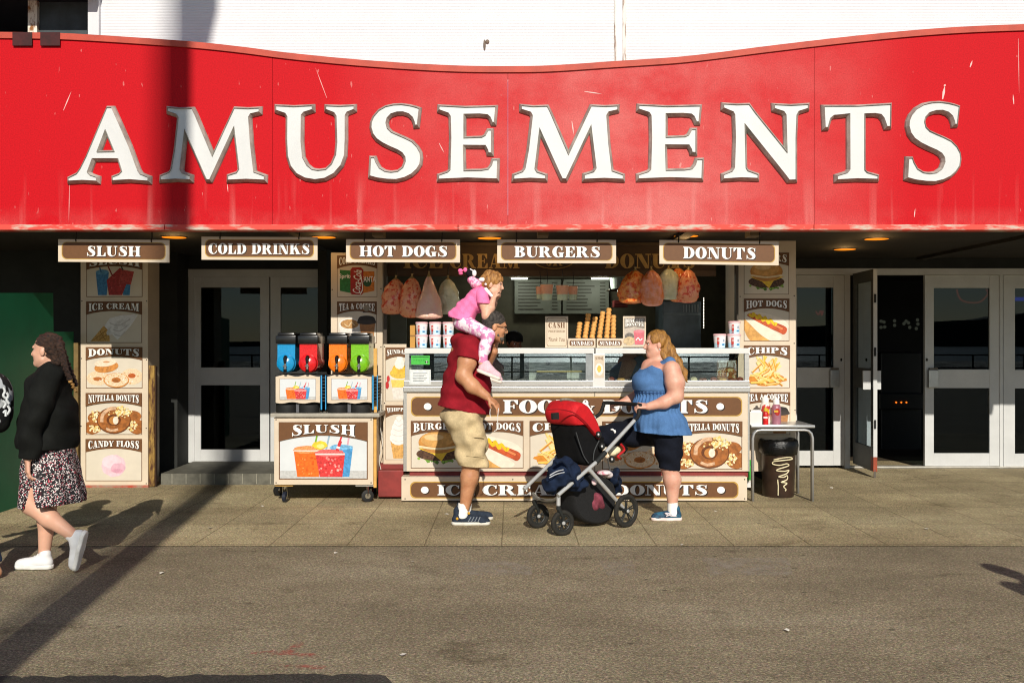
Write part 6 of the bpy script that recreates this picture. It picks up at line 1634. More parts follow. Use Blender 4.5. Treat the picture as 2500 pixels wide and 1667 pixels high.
# ------------------------------------------------------------ the girl on his shoulders
gl = thing('person', q(1125, 800), 'little girl in a pink T-shirt and pink patterned leggings sitting on the man’s shoulders', 'person')
B = SDF(.025); B.ell(q(1131, 784), (.085, .10, .08)); B.chain([q(1128, 775), q(1150, 745), q(1172, 722), q(1192, 705)], [.085, .078, .075, .038])
B.chain([q(1134, 789, -.06), q(1192, 820, -.20), q(1183, 850, -.23), q(1177, 885, -.24)], [.06, .047, .040, .032]); B.chain([q(1136, 790, .06), q(1192, 822, .20), q(1190, 870, .22), q(1190, 905, .20)], [.06, .047, .040, .032])
B.chain([q(1178, 718, -.07), q(1182, 745, -.115), q(1187, 771, -.13), q(1198, 752, -.12), q(1205, 728, -.09)], [.034, .036, .034, .031, .023]); B.chain([q(1180, 716, .09), q(1196, 762, .12), q(1208, 740, .06)], [.04, .034, .024])
hand(B, q(1205, 729, -.09), (.25, .1, .9), (.5, .7, .1), (.9, -.3, 0), .62, bend=(.7, .8, .6)); hand(B, q(1208, 738, .05), (.1, -.2, .9), (.6, -.6, 0), (.9, .3, 0), .62, bend=(.8, .8, .6))
H = Head(q(1203, 694, -.01), (.96, -.08, -.12), (.1, 0, 1), .86); H.add(B, 1.10, nose=.7); body_mesh('body', B, .0055, SKING, gl); H.eyes(gl, '#3d4a5a')
HG = mat('light_brown_hair', '#b58246', rough=.55, second='#744a24', scale=20, stretch=(3, 3, 1), bump=.5)
S = SDF(.025); S.ell(H.p(-.022, 0, .036), (.095, .081, .092), H.rot); S.ell(H.p(.088, 0, -.05), (.07, .08, .085), H.rot, .012, 's'); S.cap(H.p(-.06, 0, -.01), H.p(-.07, .01, -.07), .055, .035); S.cap(H.p(.062, -.045, .052), H.p(.072, .03, .05), .022, .02); S.cap(H.p(.03, -.07, .03), H.p(.035, -.072, -.03), .016, .010)
body_mesh('hair', S, .005, HG, gl, folds(.0045, [(60, 40, 30, 0, 1), (-40, 120, 20, 1, .8), (140, 60, -90, 0, .5)]))
PNK = cloth('pink_cloth', '#ee7bab', .10, 10)
fo = folds(.0055, [(60, 10, -40, 0, 1), (20, 20, 50, 1, .6), (90, 0, 70, 2, .35)])
S = SDF(.03); S.chain([q(1178, 716), q(1160, 736), q(1138, 758), q(1122, 778)], [.080, .092, .096, .105]); S.ell(q(1126, 780), (.112, .13, .06), None, .03); S.ell(q(1172, 722), (.07, .115, .065), None, .03); S.ell(q(1194, 706), (.05, .05, .035), None, .008, 's')
a, c = q(1100, 774), q(1156, 790); nrm = Vector((c.z-a.z, 0, -(c.x-a.x))); S.cut(q(1126, 782), nrm if nrm.z < 0 else -nrm); sh = body_mesh('shirt', S, .006, PNK, gl, fo)
S = SDF(.02); S.cap(q(1175, 717, -.06), q(1181, 742, -.12), .056, .056); S.cut(q(1181, 741, -.12), Vector((-.05, 0, -1))); body_mesh('sleeve', S, .006, PNK, sh)
S = SDF(.02); S.cap(q(1178, 714, .07), q(1190, 745, .12), .05, .052); S.cut(q(1189, 741, .12), Vector((.2, 0, -1))); body_mesh('sleeve', S, .006, PNK, sh)
LEG = mat('leggings', '#efe3e8', rough=.85, second='#d987b4', scale=20, lo=.45, hi=.55, detail=2.5, fine=.06)
S = SDF(.025); S.ell(q(1130, 785), (.090, .105, .082)); S.chain([q(1134, 789, -.06), q(1192, 820, -.20), q(1183, 850, -.23), q(1178, 880, -.24)], [.070, .055, .048, .039]); S.chain([q(1136, 790, .06), q(1192, 822, .20), q(1190, 870, .22), q(1190, 900, .20)], [.070, .055, .048, .039]); body_mesh('leggings', S, .006, LEG, gl, folds(.003, [(50, 20, 60, 0, 1)]))
SHO = cloth('pale_pink_shoe', '#dcb6bf', .08, 20); SOLC = mat('sole_cream', '#e2d8cc', rough=.7)
def gshoe(h_, t_, dy):
    o = shoe(gl, q(*h_, dy), q(*t_, dy), .085, SHO, SOLC, w=.036, tilt=(.42, 0, 1))
gshoe((1164, 907), (1222, 930), -.245); gshoe((1176, 922), (1226, 938), .19)
t = thing('plush_bag', q(1160, 690), 'small pink and white soft bag with a pink bow on the girl’s back', 'bag')
GING = mat('gingham_pink', '#f0c3d2', rough=.9, second='#dd6f9c', scale=45, lo=.46, hi=.54); BOWP = cloth('bow_pink', '#ee6f9f', .1); SOFT = cloth('soft_white', '#efe9e6', .05); DKF = cloth('dark_fleece', '#1b1819', .2)
S = SDF(.015); S.ell(q(1163, 693, -.02), (.055, .06, .045)); S.ell(q(1152, 684, -.01), (.04, .045, .035)); o = body_mesh('pouch', S, .005, GING, t)
S = SDF(.02); S.ell(q(1147, 670, 0), (.030, .045, .030)); S.cap(q(1144, 664), q(1172, 690, .02), .024); body_mesh('lining', S, .005, DKF, t)
S = SDF(.012); S.ell(q(1158, 667, -.03), (.020, .02, .030)); S.ell(q(1177, 683, -.06), (.032, .025, .020)); S.ell(q(1186, 694, -.08), (.012, .012, .012)); S.cap(q(1186, 706, -.08), q(1200, 722, -.09), .016, .014); S.cap(q(1148, 657), q(1156, 662), .006); body_mesh('trim', S, .005, SOFT, t)
S = SDF(.008); S.ell(q(1124, 661, -.01), (.022, .02, .020)); S.ell(q(1136, 659, -.01), (.018, .018, .022)); S.ell(q(1125, 668), (.02, .02, .012)); body_mesh('bow', S, .004, BOWP, t)

# ------------------------------------------------------------ the woman in the blue top
D = 8.90
wo = thing('person', (PX(1630, D), D, 0), 'woman in a blue sleeveless top and dark shorts pushing the pushchair', 'person')
B = SDF(.035); B.ell(q(1612, 1035), (.19, .18, .13)); B.ell(q(1602, 985), (.20, .18, .15)); B.ell(q(1597, 928), (.175, .165, .135)); B.ell(q(1604, 898), (.115, .175, .07)); B.chain([q(1610, 895), q(1606, 872), q(1602, 855)], [.085, .062, .060]); B.cap(q(1583, 893), q(1590, 905), .06, .08)
B.chain([q(1630, 1050, -.09), q(1634, 1140, -.1), q(1641, 1170, -.1), q(1642, 1236, -.1)], [.12, .070, .074, .041]); B.chain([q(1615, 1048, .09), q(1460, 1068, .10), q(1424, 1135, .16), q(1412, 1225, .20)], [.125, .078, .060, .041])
B.chain([q(1640, 902, -.18), q(1648, 935, -.21), q(1650, 966, -.22), q(1622, 982, -.24), q(1584, 992, -.24)], [.078, .082, .064, .051, .035]); B.chain([q(1585, 900, .17), q(1562, 962, .20), q(1540, 976, .17), q(1520, 982, .14)], [.075, .055, .046, .034])
hand(B, q(1582, 992, -.24), (-.95, .05, .08), (-.2, .6, -.9), (0, -.5, 1), 1.0, bend=(1.0, 1.0, .7), spread=.003); hand(B, q(1519, 983, .13), (-.9, -.1, -.1), (0, -.6, -.9), (0, .6, 1), 1.0, bend=(.9, 1.0, .7), spread=.003)
H = Head(q(1601, 840), (-.99, -.10, -.03), (0, 0, 1), .95); H.add(B, 1.10); body_mesh('body', B, .006, SKINF, wo); H.eyes(wo, '#4a5a6a')
HW = mat('auburn_hair', '#ac7a38', rough=.5, second='#5a3816', scale=16, stretch=(4, 4, .8), bump=.6, lo=.3, hi=.65)
S = SDF(.025); S.ell(H.p(-.022, 0, .034), (.100, .086, .098), H.rot); S.ell(H.p(.090, 0, -.045), (.075, .1, .095), H.rot, .012, 's'); S.ell(H.p(.03, .085, -.04), (.04, .03, .05), H.rot, .01, 's'); S.ell(H.p(.03, -.085, -.04), (.04, .03, .05), H.rot, .01, 's')
S.chain([q(1624, 836), q(1636, 858, -.02), q(1654, 884, -.06), q(1669, 908, -.10), q(1677, 932, -.12)], [.050, .047, .038, .027, .010]); S.cap(q(1620, 850, .05), q(1636, 892, .06), .05, .03); S.cap(q(1616, 862, -.05), q(1634, 886, -.08), .03, .02)
body_mesh('hair', S, .006, HW, wo, folds(.004, [(70, 60, -50, 0, 1), (30, -80, 20, 1, .6)]))
b = MB(); b.tube([H.p(-.012, -.082 if H.r.y > 0 else .082, -.045), H.p(-.012, -.084 if H.r.y > 0 else .084, -.055)], .006, K('#d8d4cc'), 8); b.build('earring', wo)
BLU = cloth('blue_cloth', '#4d719f', .12, 12)
fo = folds(.005, [(45, 14, 6, 0, 1), (22, 30, -20, 1, .6)])
S = SDF(.035); S.ell(q(1597, 928), (.192, .18, .125)); S.ell(q(1602, 906), (.145, .185, .09)); S.ell(q(1600, 948), (.20, .19, .07)); S.ell(q(1576, 932, -.05), (.115, .13, .085)); S.cap(q(1612, 908, -.05), q(1636, 886, -.135), .08, .055); S.cap(q(1612, 908, .05), q(1622, 886, .13), .08, .045)
S.ell(q(1582, 874, -.02), (.115, .120, .115), None, .015, 's'); S.ell(q(1656, 914, -.275), (.085, .09, .12), None, .01, 's'); S.ell(q(1650, 900, .27), (.09, .09, .13), None, .01, 's'); S.cut(q(1600, 957), Vector((-.1, 0, -1)))
top = body_mesh('top', S, .006, BLU, wo, folds(.002, [(45, 14, 6, 0, 1)]))
S = SDF(.05); S.ell(q(1600, 955), (.185, .18, .06)); S.ell(q(1602, 990), (.212, .21, .15)); S.ell(q(1612, 1030), (.24, .262, .13)); S.ell(q(1617, 1058), (.258, .285, .12)); S.cut(q(1600, 953), Vector((.02, 0, 1))); S.cut(q(1612, 1055), Vector((-.06, 0, -1)))
def pleat(X, Y, Z):
    c = q(1603, 1000); a = np.arctan2(Y-c.y, X-c.x); return -.0045*np.sin(a*34) * np.clip((Z-c.z+.05)/.12, .25, 1) - .012*np.sin(a*7+1+Z*5)*np.clip((c.z-Z+.05)/.2, 0, 1)
body_mesh('top_skirt', S, .006, BLU, top, pleat)
b = MB(); b.tube(catmull([tuple(q(1600, 957) + Vector((.187*math.cos(a), .182*math.sin(a), .0))) for a in [i*.3927 for i in range(16)]], 3, True), .005, cloth('blue_dark', '#2c446c'), 6); b.build('waist_seam', top)
NVY = cloth('navy_cloth', '#12151f', .25, 12)
S = SDF(.04); S.ell(q(1614, 1042), (.205, .20, .13)); S.chain([q(1628, 1055, -.09), q(1633, 1100, -.1), q(1635, 1150, -.1)], [.148, .115, .088]); S.chain([q(1615, 1048, .09), q(1550, 1055, .10), q(1474, 1064, .10)], [.15, .125, .098]); S.cut(q(1633, 1145, -.1), Vector((-.15, 0, -1))); body_mesh('shorts', S, .006, NVY, wo, folds(.004, [(30, 20, 50, 0, 1)]))
b = MB(); c = q(1498, 1050, -.008); b.ball(c, (.022, .006, .008), WHITEP, rot=Matrix.Rotation(.7, 3, 'Y')); b.ball(c + Vector((.012, 0, -.012)), (.010, .006, .016), WHITEP); b.ball(c + Vector((-.016, 0, .006)), (.012, .006, .006), WHITEP); b.build('shorts_emblem', wo)
TEAL = mat('teal_shoe', '#2a5f78', rough=.7, second='#1c2c44', scale=16, lo=.4, hi=.6, fine=.1)
h_, t_ = q(1663, 1266, -.1), q(1588, 1266, -.1); h_.z = t_.z = 0
o = shoe(wo, h_, t_, .10, TEAL, mat('sole_pinkwhite', '#e8d5cf', rough=.7), w=.044, lace=K('#8a3f52')); b = MB(); b.tube(catmull([tuple(h_ + Vector(v)) for v in ((-.05, -.044, .045), (-.10, -.048, .05), (-.15, -.046, .072), (-.10, -.046, .066), (-.14, -.049, .045))], 4), .0055, K('#e9dfe4'), 6); b.build('shoe_trim', o)
h_, t_ = q(1434, 1266, .20), q(1359, 1266, .20); h_.z = t_.z = 0; shoe(wo, h_, t_, .10, TEAL, mat('sole_pinkwhite', '#e8d5cf'), w=.044)
for (x, y, dy) in ((1642, 1226, -.1), (1412, 1220, .20)):
    S = SDF(.02); S.chain([q(x, y, dy), q(x+1, y+26, dy)], [.046, .050]); S.cut(q(x, y-2, dy), Vector((0, 0, 1))); body_mesh('sock', S, .006, cloth('white_sock', '#e9e7e2'), wo)

# ------------------------------------------------------------ the woman walking left
D = 6.90
wk = thing('person', (PX(115, D), D, 0), 'young woman in black jacket, floral skirt and white trainers walking left', 'person')
B = SDF(.03); B.ell(q(122, 1060), (.135, .13, .12)); B.ell(q(120, 1000), (.125, .13, .13)); B.ell(q(122, 945), (.11, .16, .11)); B.chain([q(122, 925), q(121, 900), q(118, 875)], [.075, .055, .055])
B.chain([q(118, 1080, -.06), q(76, 1232, -.09), q(120, 1264, -.09), q(187, 1312, -.08)], [.09, .062, .060, .036]); B.chain([q(122, 1075, .07), q(118, 1215, .06), q(114, 1270, .05), q(108, 1356, .04)], [.11, .062, .058, .037])
B.chain([q(118, 930, -.13), q(86, 1020, -.21), q(68, 1118, -.20)], [.05, .042, .030]); B.chain([q(128, 925, .17), q(128, 1020, .22), q(96, 1100, .22)], [.06, .045, .030])
hand(B, q(68, 1122, -.20), (.0, -.05, -1), (.5, .4, 0), (-.8, .3, 0), .95, bend=(.35, .5, .4)); hand(B, q(96, 1102, .22), (-.1, 0, -1), (.5, -.4, 0), (-.8, .3, 0), .95)
H = Head(q(114, 855), (-.98, .10, .0), (0, 0, 1), .93); H.add(B, 1.08); body_mesh('body', B, .006, mat('skin_light', '#cf9f86', rough=.5, var=.06, scale=9, subsurf=.12), wk); H.eyes(wk, '#3a2a20')
HB = mat('dark_brown_hair', '#4a3224', rough=.45, second='#1c120d', scale=42, stretch=(1, 3, 3), lo=.42, hi=.6, bump=.8)
S = SDF(.02); S.ell(H.p(-.024, 0, .030), (.100, .083, .098), H.rot); S.ell(H.p(.096, 0, -.025), (.088, .1, .108), H.rot, .012, 's')
for s_ in (1, -1): S.ell(H.p(.015, s_*.088, -.035), (.055, .034, .062), H.rot, .01, 's')
S.cap(H.p(-.07, -.01, -.02), H.p(-.085, -.02, -.08), .045, .035)
body_mesh('hair', S, .005, HB, wk, folds(.0035, [(60, 40, 190, 0, 1), (120, 60, -80, 0, .5)]))
def braid(pts, r0, r1, n):
    S = SDF(.006); path = catmull([tuple(p) for p in pts], 8)
    for i in range(n):
        u = i/(n-1)*(len(path)-1); k = min(int(u), len(path)-2); p = Vector(path[k]).lerp(Vector(path[k+1]), u-k); r = r0+(r1-r0)*i/(n-1); o = Vector((0, -.006 if i % 2 else .006, 0)); S.ell(p+o, (r*1.15, r, r*.8))
    return S
o = body_mesh('braid', braid([q(143, 838, -.06), q(152, 868, -.08), q(158, 892, -.10), q(170, 925, -.12)], .024, .017, 18), .004, HB, wk)
body_mesh('braid_tip', braid([q(170, 926, -.12), q(180, 945, -.12), q(187, 957, -.12)], .015, .008, 7), .004, mat('blonde_tip', '#c99a58', rough=.5, second='#7a5426', scale=40), o)
body_mesh('braid', braid([q(146, 835, .05), q(158, 870, .06), q(176, 915, .02), q(186, 940, 0)], .022, .014, 18), .004, HB, wk)
BLK2 = cloth('black_cloth', '#141513', .3, 8)
fo = folds(.011, [(16, 6, 18, 0, 1), (34, 10, -22, 1, .6), (12, 20, 44, 2, .4)])
S = SDF(.05); S.ell(q(124, 925), (.12, .19, .085)); S.ell(q(124, 950), (.15, .20, .13)); S.ell(q(121, 1010), (.19, .205, .19)); S.ell(q(114, 1075), (.205, .21, .19)); S.cap(q(116, 895), q(124, 905), .062, .075); S.ell(q(112, 886), (.06, .06, .035), None, .01, 's')
S.cut(q(116, 1092), Vector((-.02, 0, -1))); jk = body_mesh('jacket', S, .007, BLK2, wk, fo)
S = SDF(.03); S.chain([q(118, 922, -.16), q(88, 1018, -.22), q(68, 1112, -.20)], [.085, .075, .068]); S.cut(q(68, 1119, -.20), Vector((-.1, 0, -1))); body_mesh('sleeve', S, .007, BLK2, jk, fo)
S = SDF(.03); S.chain([q(128, 922, .16), q(128, 1018, .22), q(98, 1095, .22)], [.08, .07, .062]); S.cut(q(98, 1100, .22), Vector((-.1, 0, -1))); body_mesh('sleeve', S, .008, BLK2, jk, fo)
FLO = floral('floral_skirt', '#121014', ['#1c161b', '#e6dcd8', '#b0203c', '#d9c9c6', '#cfc6c4'], 165, .64)
S = SDF(.05); S.ell(q(120, 1075), (.165, .165, .10)); S.chain([q(120, 1080), q(122, 1150), q(126, 1260)], [.16, .185, .205], .03); S.ell(q(132, 1215), (.185, .20, .2), None, .05)
S.cap(q(66, 1165, -.20), q(74, 1262, -.20), .012, .095, .01, 's'); S.cut(q(126, 1232), Vector((.10, -.05, -1)))
def skf(X, Y, Z):
    c = q(124, 1100); a = np.arctan2(Y-c.y, X-c.x); w = np.clip((1.62-.55-Z)/.6, 0, 1) if False else np.clip((PZ(1080, 6.9)-Z)/.35, 0, 1)
    return -.016*w*np.sin(a*9 + 6*Z)
body_mesh('skirt', S, .006, FLO, wk, skf)
WSH = mat('white_canvas', '#d9d9d9', rough=.8, var=.03, scale=20); WSO = mat('sole_bright', '#dcdad4', rough=.6)
h_, t_ = q(128, 1391, .03), q(35, 1391, .03); h_.z = t_.z = 0; shoe(wk, h_, t_, .10, WSH, WSO, lace=K('#f4f4f2'))
shoe(wk, q(213, 1298, -.08), q(188, 1396, -.08), .10, WSH, WSO, tilt=(-1, 0, -.15), lace=K('#f4f4f2'))

# ------------------------------------------------------------ simple standing figures, further back or mostly out of frame
def figure(x, y, fwd, h, cols, label, stride=0.0, hair='short', z0=0.0, vox=.009, arms=None):
    k = h/1.72; t = thing('person', (x, y, z0), label, 'person'); f, r, u = frame(fwd); O = Vector((x, y, z0))
    p = lambda a, b, c: O + (f*a + r*b + u*c)*k
    skin, top_, leg, hr = cols; B = SDF(.03); B.ell(p(0,0,.95), (.13,.13,.12)); B.ell(p(0,0,1.15), (.12,.12,.15)); B.ell(p(0,0,1.35), (.12,.15,.11)); B.chain([p(0,0,1.40), p(.01,0,1.50), p(.02,0,1.56)], [.07,.05,.05])
    for s_ in (1, -1):
        B.chain([p(0, s_*.09, .92), p(stride*s_*.5+.02, s_*.09, .50), p(stride*s_, s_*.09, .09)], [.095, .06, .042]); B.cap(p(stride*s_-.03, s_*.09, .04), p(stride*s_+.13, s_*.09, .035), .04, .032)
        e, w_ = p(-.02, s_*.26, 1.12), p(.16, s_*.25, .93)
        if arms: e, w_ = p(.05, s_*.26, 1.12), p(.30, s_*.16, 1.15)
        B.chain([p(0, s_*.19, 1.40), e, w_], [.055, .042, .03]); hand(B, w_, (w_-e), r*(-s_), f, .95*k, bend=(.3,.4,.3))
    H = Head(p(.03, 0, 1.615), f, u, .97*k); H.add(B); body_mesh('body', B, vox, skin, t); H.eyes(t)
    S = SDF(.04); S.ell(p(0,0,1.02), (.16,.175,.15)); S.ell(p(0,0,1.2), (.145,.165,.17)); S.ell(p(0,0,1.36), (.14,.185,.11))
    for s_ in (1, -1):
        e, w_ = p(-.02, s_*.26, 1.12), p(.16, s_*.25, .93)
        if arms: e, w_ = p(.05, s_*.26, 1.12), p(.30, s_*.16, 1.15)
        S.chain([p(0, s_*.18, 1.40), e, e.lerp(w_, .85)], [.075, .06, .045])
    S.cut(p(0,0,.90), (0,0,-1)); body_mesh('jacket', S, vox, top_, t, folds(.005, [(20, 10, 25, 0, 1)]))
    S = SDF(.03); S.ell(p(0,0,.93), (.15,.16,.11))
    for s_ in (1, -1): S.chain([p(0, s_*.09, .90), p(stride*s_*.5+.02, s_*.09, .50), p(stride*s_, s_*.09, .12)], [.115, .085, .065])
    S.cut(p(0,0,.11), (0,0,-1)); body_mesh('trousers', S, vox, leg, t)
    S = SDF(.02); S.ell(H.p(-.02,0,.035), (.104*k,.086*k,.100*k), H.rot); S.ell(H.p(.085,0,-.04), (.08*k,.1*k,.09*k), H.rot, .012, 's')
    if hair == 'curly':
        rd = random.Random(4)
        for i in range(26): a, e = rd.uniform(0, 6.28), rd.uniform(-.2, 1.3); S.ell(H.p(-.03+.10*math.cos(a)*math.cos(e), .10*math.sin(a)*math.cos(e), .045+.095*math.sin(e)), (.034,.034,.034))
    body_mesh('hair', S, .007, hr, t)
    return t, H, p
DKH = mat('near_black_hair', '#15110e', rough=.7, var=.3, scale=40, bump=.5)
z_ = 1.60
t, H, p = figure(PX(1225, 11.0), 11.0, (.5, -1, -.2), 1.70, (SKIND, BLK2, BLK2, DKH), 'stall worker in a black cap, in the shade behind the man’s head', arms=True)
S = SDF(.012); S.ell(H.p(-.012, 0, .055), (.108, .092, .075), H.rot); S.cap(H.p(.085, -.04, .045), H.p(.085, .04, .045), .02); S.cap(H.p(.13, -.03, .035), H.p(.13, .03, .035), .012); S.cut(H.p(0, 0, .032), -H.u); body_mesh('cap', S, .006, cloth('black_cap', '#0f0f10', .2), t)
t, H, p = figure(PX(1603, 11.0), 11.0, (-.4, -1, -.25), 1.66, (SKIND, BLK2, BLK2, DKH), 'stall worker with dark curly hair, in the shade behind the blonde woman', hair='curly', arms=True)
t, H, p = figure(PX(-78, 6.75), 6.75, (-1, .05, 0), 1.68, (SKIN, BLK2, cloth('denim', '#2c3a52', .2), DKH), 'person walking out of the photo at the left edge, wearing a patterned backpack', stride=.22)
bp_ = thing('backpack', P(-8, 1080, 6.75), 'black backpack with white graffiti lettering, cut off by the left edge', 'backpack')
BPM = mat('graffiti_fabric', '#b9bdbf', rough=.8, second='#121314', scale=10, lo=.535, hi=.56, detail=1.5, stretch=(1, 1.3, .8))
S = SDF(.04); Dp = 6.75; k = Dp/FPX
S.ell(P(-18, 970, Dp), (46*k, .15, 62*k)); S.ell(P(-22, 1015, Dp), (46*k, .15, 45*k)); S.ell(P(-24, 945, Dp), (34*k, .12, 34*k)); body_mesh('pack', S, .007, BPM, bp_, folds(.003, [(30, 10, 24, 0, 1)]))
S = SDF(.02); S.cap(P(-4, 1030, Dp), P(-2, 1000, Dp), .075, .08); body_mesh('pocket', S, .007, cloth('black_cloth', '#141513'), bp_)
b = MB(); BB = mat('graffiti_white', '#c9cccc', rough=.8)
for pts in ([(8,945),(12,955),(8,965),(14,972)], [(16,958),(20,966),(16,975),(22,985)], [(6,978),(14,985),(8,996)], [(18,990),(24,1000),(17,1012)], [(8,1008),(14,1002),(14,1016)]):
    b.tube(catmull([tuple(P(x, y, Dp - .135 + .0016*max(0, x))) for x, y in pts], 4), .008, BB, 6)
b.build('lettering', bp_)
figure(3.74, 3.85, (0, 1, 0), 1.70, (SKIN, BLK2, cloth('denim', '#2c3a52'), DKH), 'bystander outside the right edge whose shadow falls on the road')
# ---------------------------------------------------------------- the pushchair, turned about 40 degrees towards the camera
YAW = R_(40); FW = Vector((-math.cos(YAW), -math.sin(YAW), 0)); SD = Vector((-math.sin(YAW), math.cos(YAW), 0)); CC = Vector((.315, 8.27, 0)); CAM = Vector((0, 0, CAMZ))
def sp(cx, cy, w):
    """pixel of the 1250/900 detail view -> point of the plane w metres to the far side of the pushchair's middle"""
    px, py = 1250 + cx/3.484, 900 + cy/3.484
    d = Vector(((px-1250)/FPX, 1, -(py-833.5)/FPX)); t = (w + SD.dot(CC - CAM))/SD.dot(d)
    return CAM + d*t
ALF = mat('satin_alu', '#bdbdbb', rough=.35, metal=.35, var=.06, scale=20); TYR = mat('tyre_rubber', '#23211c', rough=.85, var=.25, scale=30, bump=.3); DKG = mat('dark_plastic', '#222423', rough=.45, var=.15)
BLKF = cloth('black_fabric', '#121213', .25, 12); REDF = mat('red_fabric', '#bd1019', rough=.75, var=.15, scale=14, fine=.08, bump=.2, bscale=200)
pc = thing('pushchair', sp(600, 1300, 0) * 1.0, 'pushchair with red hood, black seat and silver frame in front of the stall', 'pushchair')
pc.location.z = 0; ORIGIN[pc.name] = Vector(pc.location)
def off(p, w): return p + SD*w
b = MB()
near = [sp(1040, 440, -.24), sp(720, 790, -.24), sp(390, 1075, -.215)]
b.tube([near[0], near[1], near[2]], .0165, ALF, 12)
far = [off(near[0], .48), off(near[1], .48), off(near[2], .42)]
b.tube(far, .0165, ALF, 12)
leg = [sp(660, 860, -.245), sp(880, 1110, -.255), sp(960, 1195, -.245)]
b.tube(leg, [.018, .016, .014], ALF, 12); b.tube([off(p, .49) for p in leg], [.018, .016, .014], ALF, 12)
b.tube([sp(812, 760, .2), sp(845, 905, .2)], .008, ALF, 8)
b.build('frame', pc, smooth=40)
b = MB(); ax = [sp(178, 1060, .185), sp(215, 1098, .11), sp(290, 1120, .0), sp(350, 1118, -.12), sp(392, 1092, -.19)]
b.tube(catmull([tuple(p) for p in ax], 4), .014, mat('axle_grey', '#8f8d84', rough=.4, metal=.6), 10); b.tube([sp(960, 1200, -.24), sp(960, 1200, -.24) + SD*.50], .010, DKG, 8); b.build('axle', pc, smooth=40)
# handlebar
b = MB(); hb = [near[0], sp(1075, 400, -.23), sp(1080, 330, -.215), sp(1072, 306, -.19)]
m_ = [off(p, -2*w) for p, w in zip(hb, (-.24, -.23, -.215, -.19))]
path = hb + list(reversed(m_)); b.tube(catmull([tuple(p) for p in path], 4), .017, mat('grip_foam', '#121212', rough=.75, bump=.3), 12); b.build('handlebar', pc, smooth=40)
for p0, p1, u in ((near[0], near[1], .78), (far[0], far[1], .42)): b = MB(); b.tube([p0.lerp(p1, u), p0.lerp(p1, 1.02)], .023, DKG, 10); b.build('frame_sleeve', pc, smooth=50)
for cx, cy in ((765, 660), (735, 560), (850, 770)): b = MB(); b.ball(sp(cx, cy, -.21), (.028, .028, .03), DKG, 10, 8); b.ball(sp(cx, cy, -.236), (.010, .008, .012), ALF, 10, 8); b.build('hinge', pc, smooth=50)
def wheel(c, axis, r, th, spokes, name='wheel'):
    a = Vector(axis).normalized(); u = Vector((0,0,1)); v = a.cross(u).normalized()
    q = MB(); ring = [c + (u*math.sin(t)+v*math.cos(t))*(r-.018) for t in [i*math.pi/16 for i in range(33)]]
    q.tube(ring, .019, TYR, 10, caps=False); o = q.build('wheel', pc, smooth=True)
    q = MB(); ring = [c + (u*math.sin(t)+v*math.cos(t))*(r-.038) for t in [i*math.pi/16 for i in range(33)]]; q.tube(ring, .009, DKG, 8, caps=False)
    for i in range(spokes):
        t = 2*math.pi*i/spokes + .3
        for e in (-.12, .12): q.tube([c + (u*math.sin(t+e*2)+v*math.cos(t+e*2))*.02, c + (u*math.sin(t+e)+v*math.cos(t+e))*(r-.038)], .006, DKG, 6)
    q.tube([c - a*th*.8, c + a*th*.8], .024, DKG, 12); q.build('rim', o, smooth=40)
    q = MB(); q.tube([c - a*(th*.8+.006), c - a*(th*.8)], [.012, .016], ALF, 12); q.build('hub_cap', o, smooth=40)
for w in (-.272, .272):
    c = sp(970, 1205, -.272) + SD*(w+.272); c.z = .142; wheel(c, SD, .142, .03, 5)
SA = Matrix.Rotation(R_(-14), 3, 'Z') @ SD
for cx, cy, w in ((430, 1300, -.19), (220, 1262, .185)):
    c = sp(cx, cy, w); c.z = .105; wheel(c, SA, .105, .026, 6)
    q = MB(); top = sp(395 if w < 0 else 190, 1080 if w < 0 else 1055, w); mid = Vector((top.x, top.y, .245)); q.tube([top, Vector((top.x, top.y, .25))], .017, ALF, 12); q.tube([mid, mid + Vector((0,0,-.02)), c + Vector((0,0,.06)) + (c-mid)*.1, c], [.022, .026, .016, .012], DKG, 10, flat=.8); q.build('fork', pc, smooth=40)
# fabric shells drawn in the side plane and lofted across the width
def loft(poly, w0, secs, m, name, parent=pc, smooth=50):
    hw = max(abs(w) for w, k in secs) * .88; dx = hw * SD.x * FPX / 8.45 * 3.484      # the far side of a turned shape shows further left
    cx = (min(p[0] for p in poly) + max(p[0] for p in poly)) / 2; W2 = (max(p[0] for p in poly) - min(p[0] for p in poly)) / 2
    base = [sp(cx + (x-cx)*(W2-abs(dx))/W2, y, 0) for x, y in poly]; cen = sum(base, Vector((0,0,0)))/len(base); q = MB(); v = []; f = []; n = len(base)
    for w, s in secs: v += [cen + (p-cen)*s + SD*w for p in base]
    for i in range(len(secs)-1):
        for k in range(n): k2 = (k+1) % n; f.append((i*n+k, i*n+k2, (i+1)*n+k2, (i+1)*n+k))
    q.add(v, f, m)
    for e, fl in ((0, True), (len(secs)-1, False)):
        w, s = secs[e]; lp = [cen + (p-cen)*s + SD*w for p in base]; pr = [Vector(((p-cen).dot(FW), p.z, 0)) for p in lp]; q.add(lp, [tuple(t) for t in tessellate_polygon([pr])], m)
    return q.build(name, parent, smooth=smooth)
seat = [(330,465),(360,560),(400,690),(432,770),(470,800),(540,812),(640,806),(705,788),(735,730),(760,640),(775,570),(735,600),(640,565),(545,520),(480,468)]
loft(catmull([(float(x), float(y)) for x, y in seat], 2, True), -.16, [(-.165,.88),(-.148,.96),(-.11,1.0),(.11,1.0),(.148,.96),(.165,.88)], BLKF, 'seat')
hood = [(284,385),(300,345),(330,315),(356,288),(420,276),(490,284),(560,318),(640,392),(700,455),(736,520),(750,562),(724,602),(640,556),(545,492),(480,470),(400,474),(335,470),(304,432)]
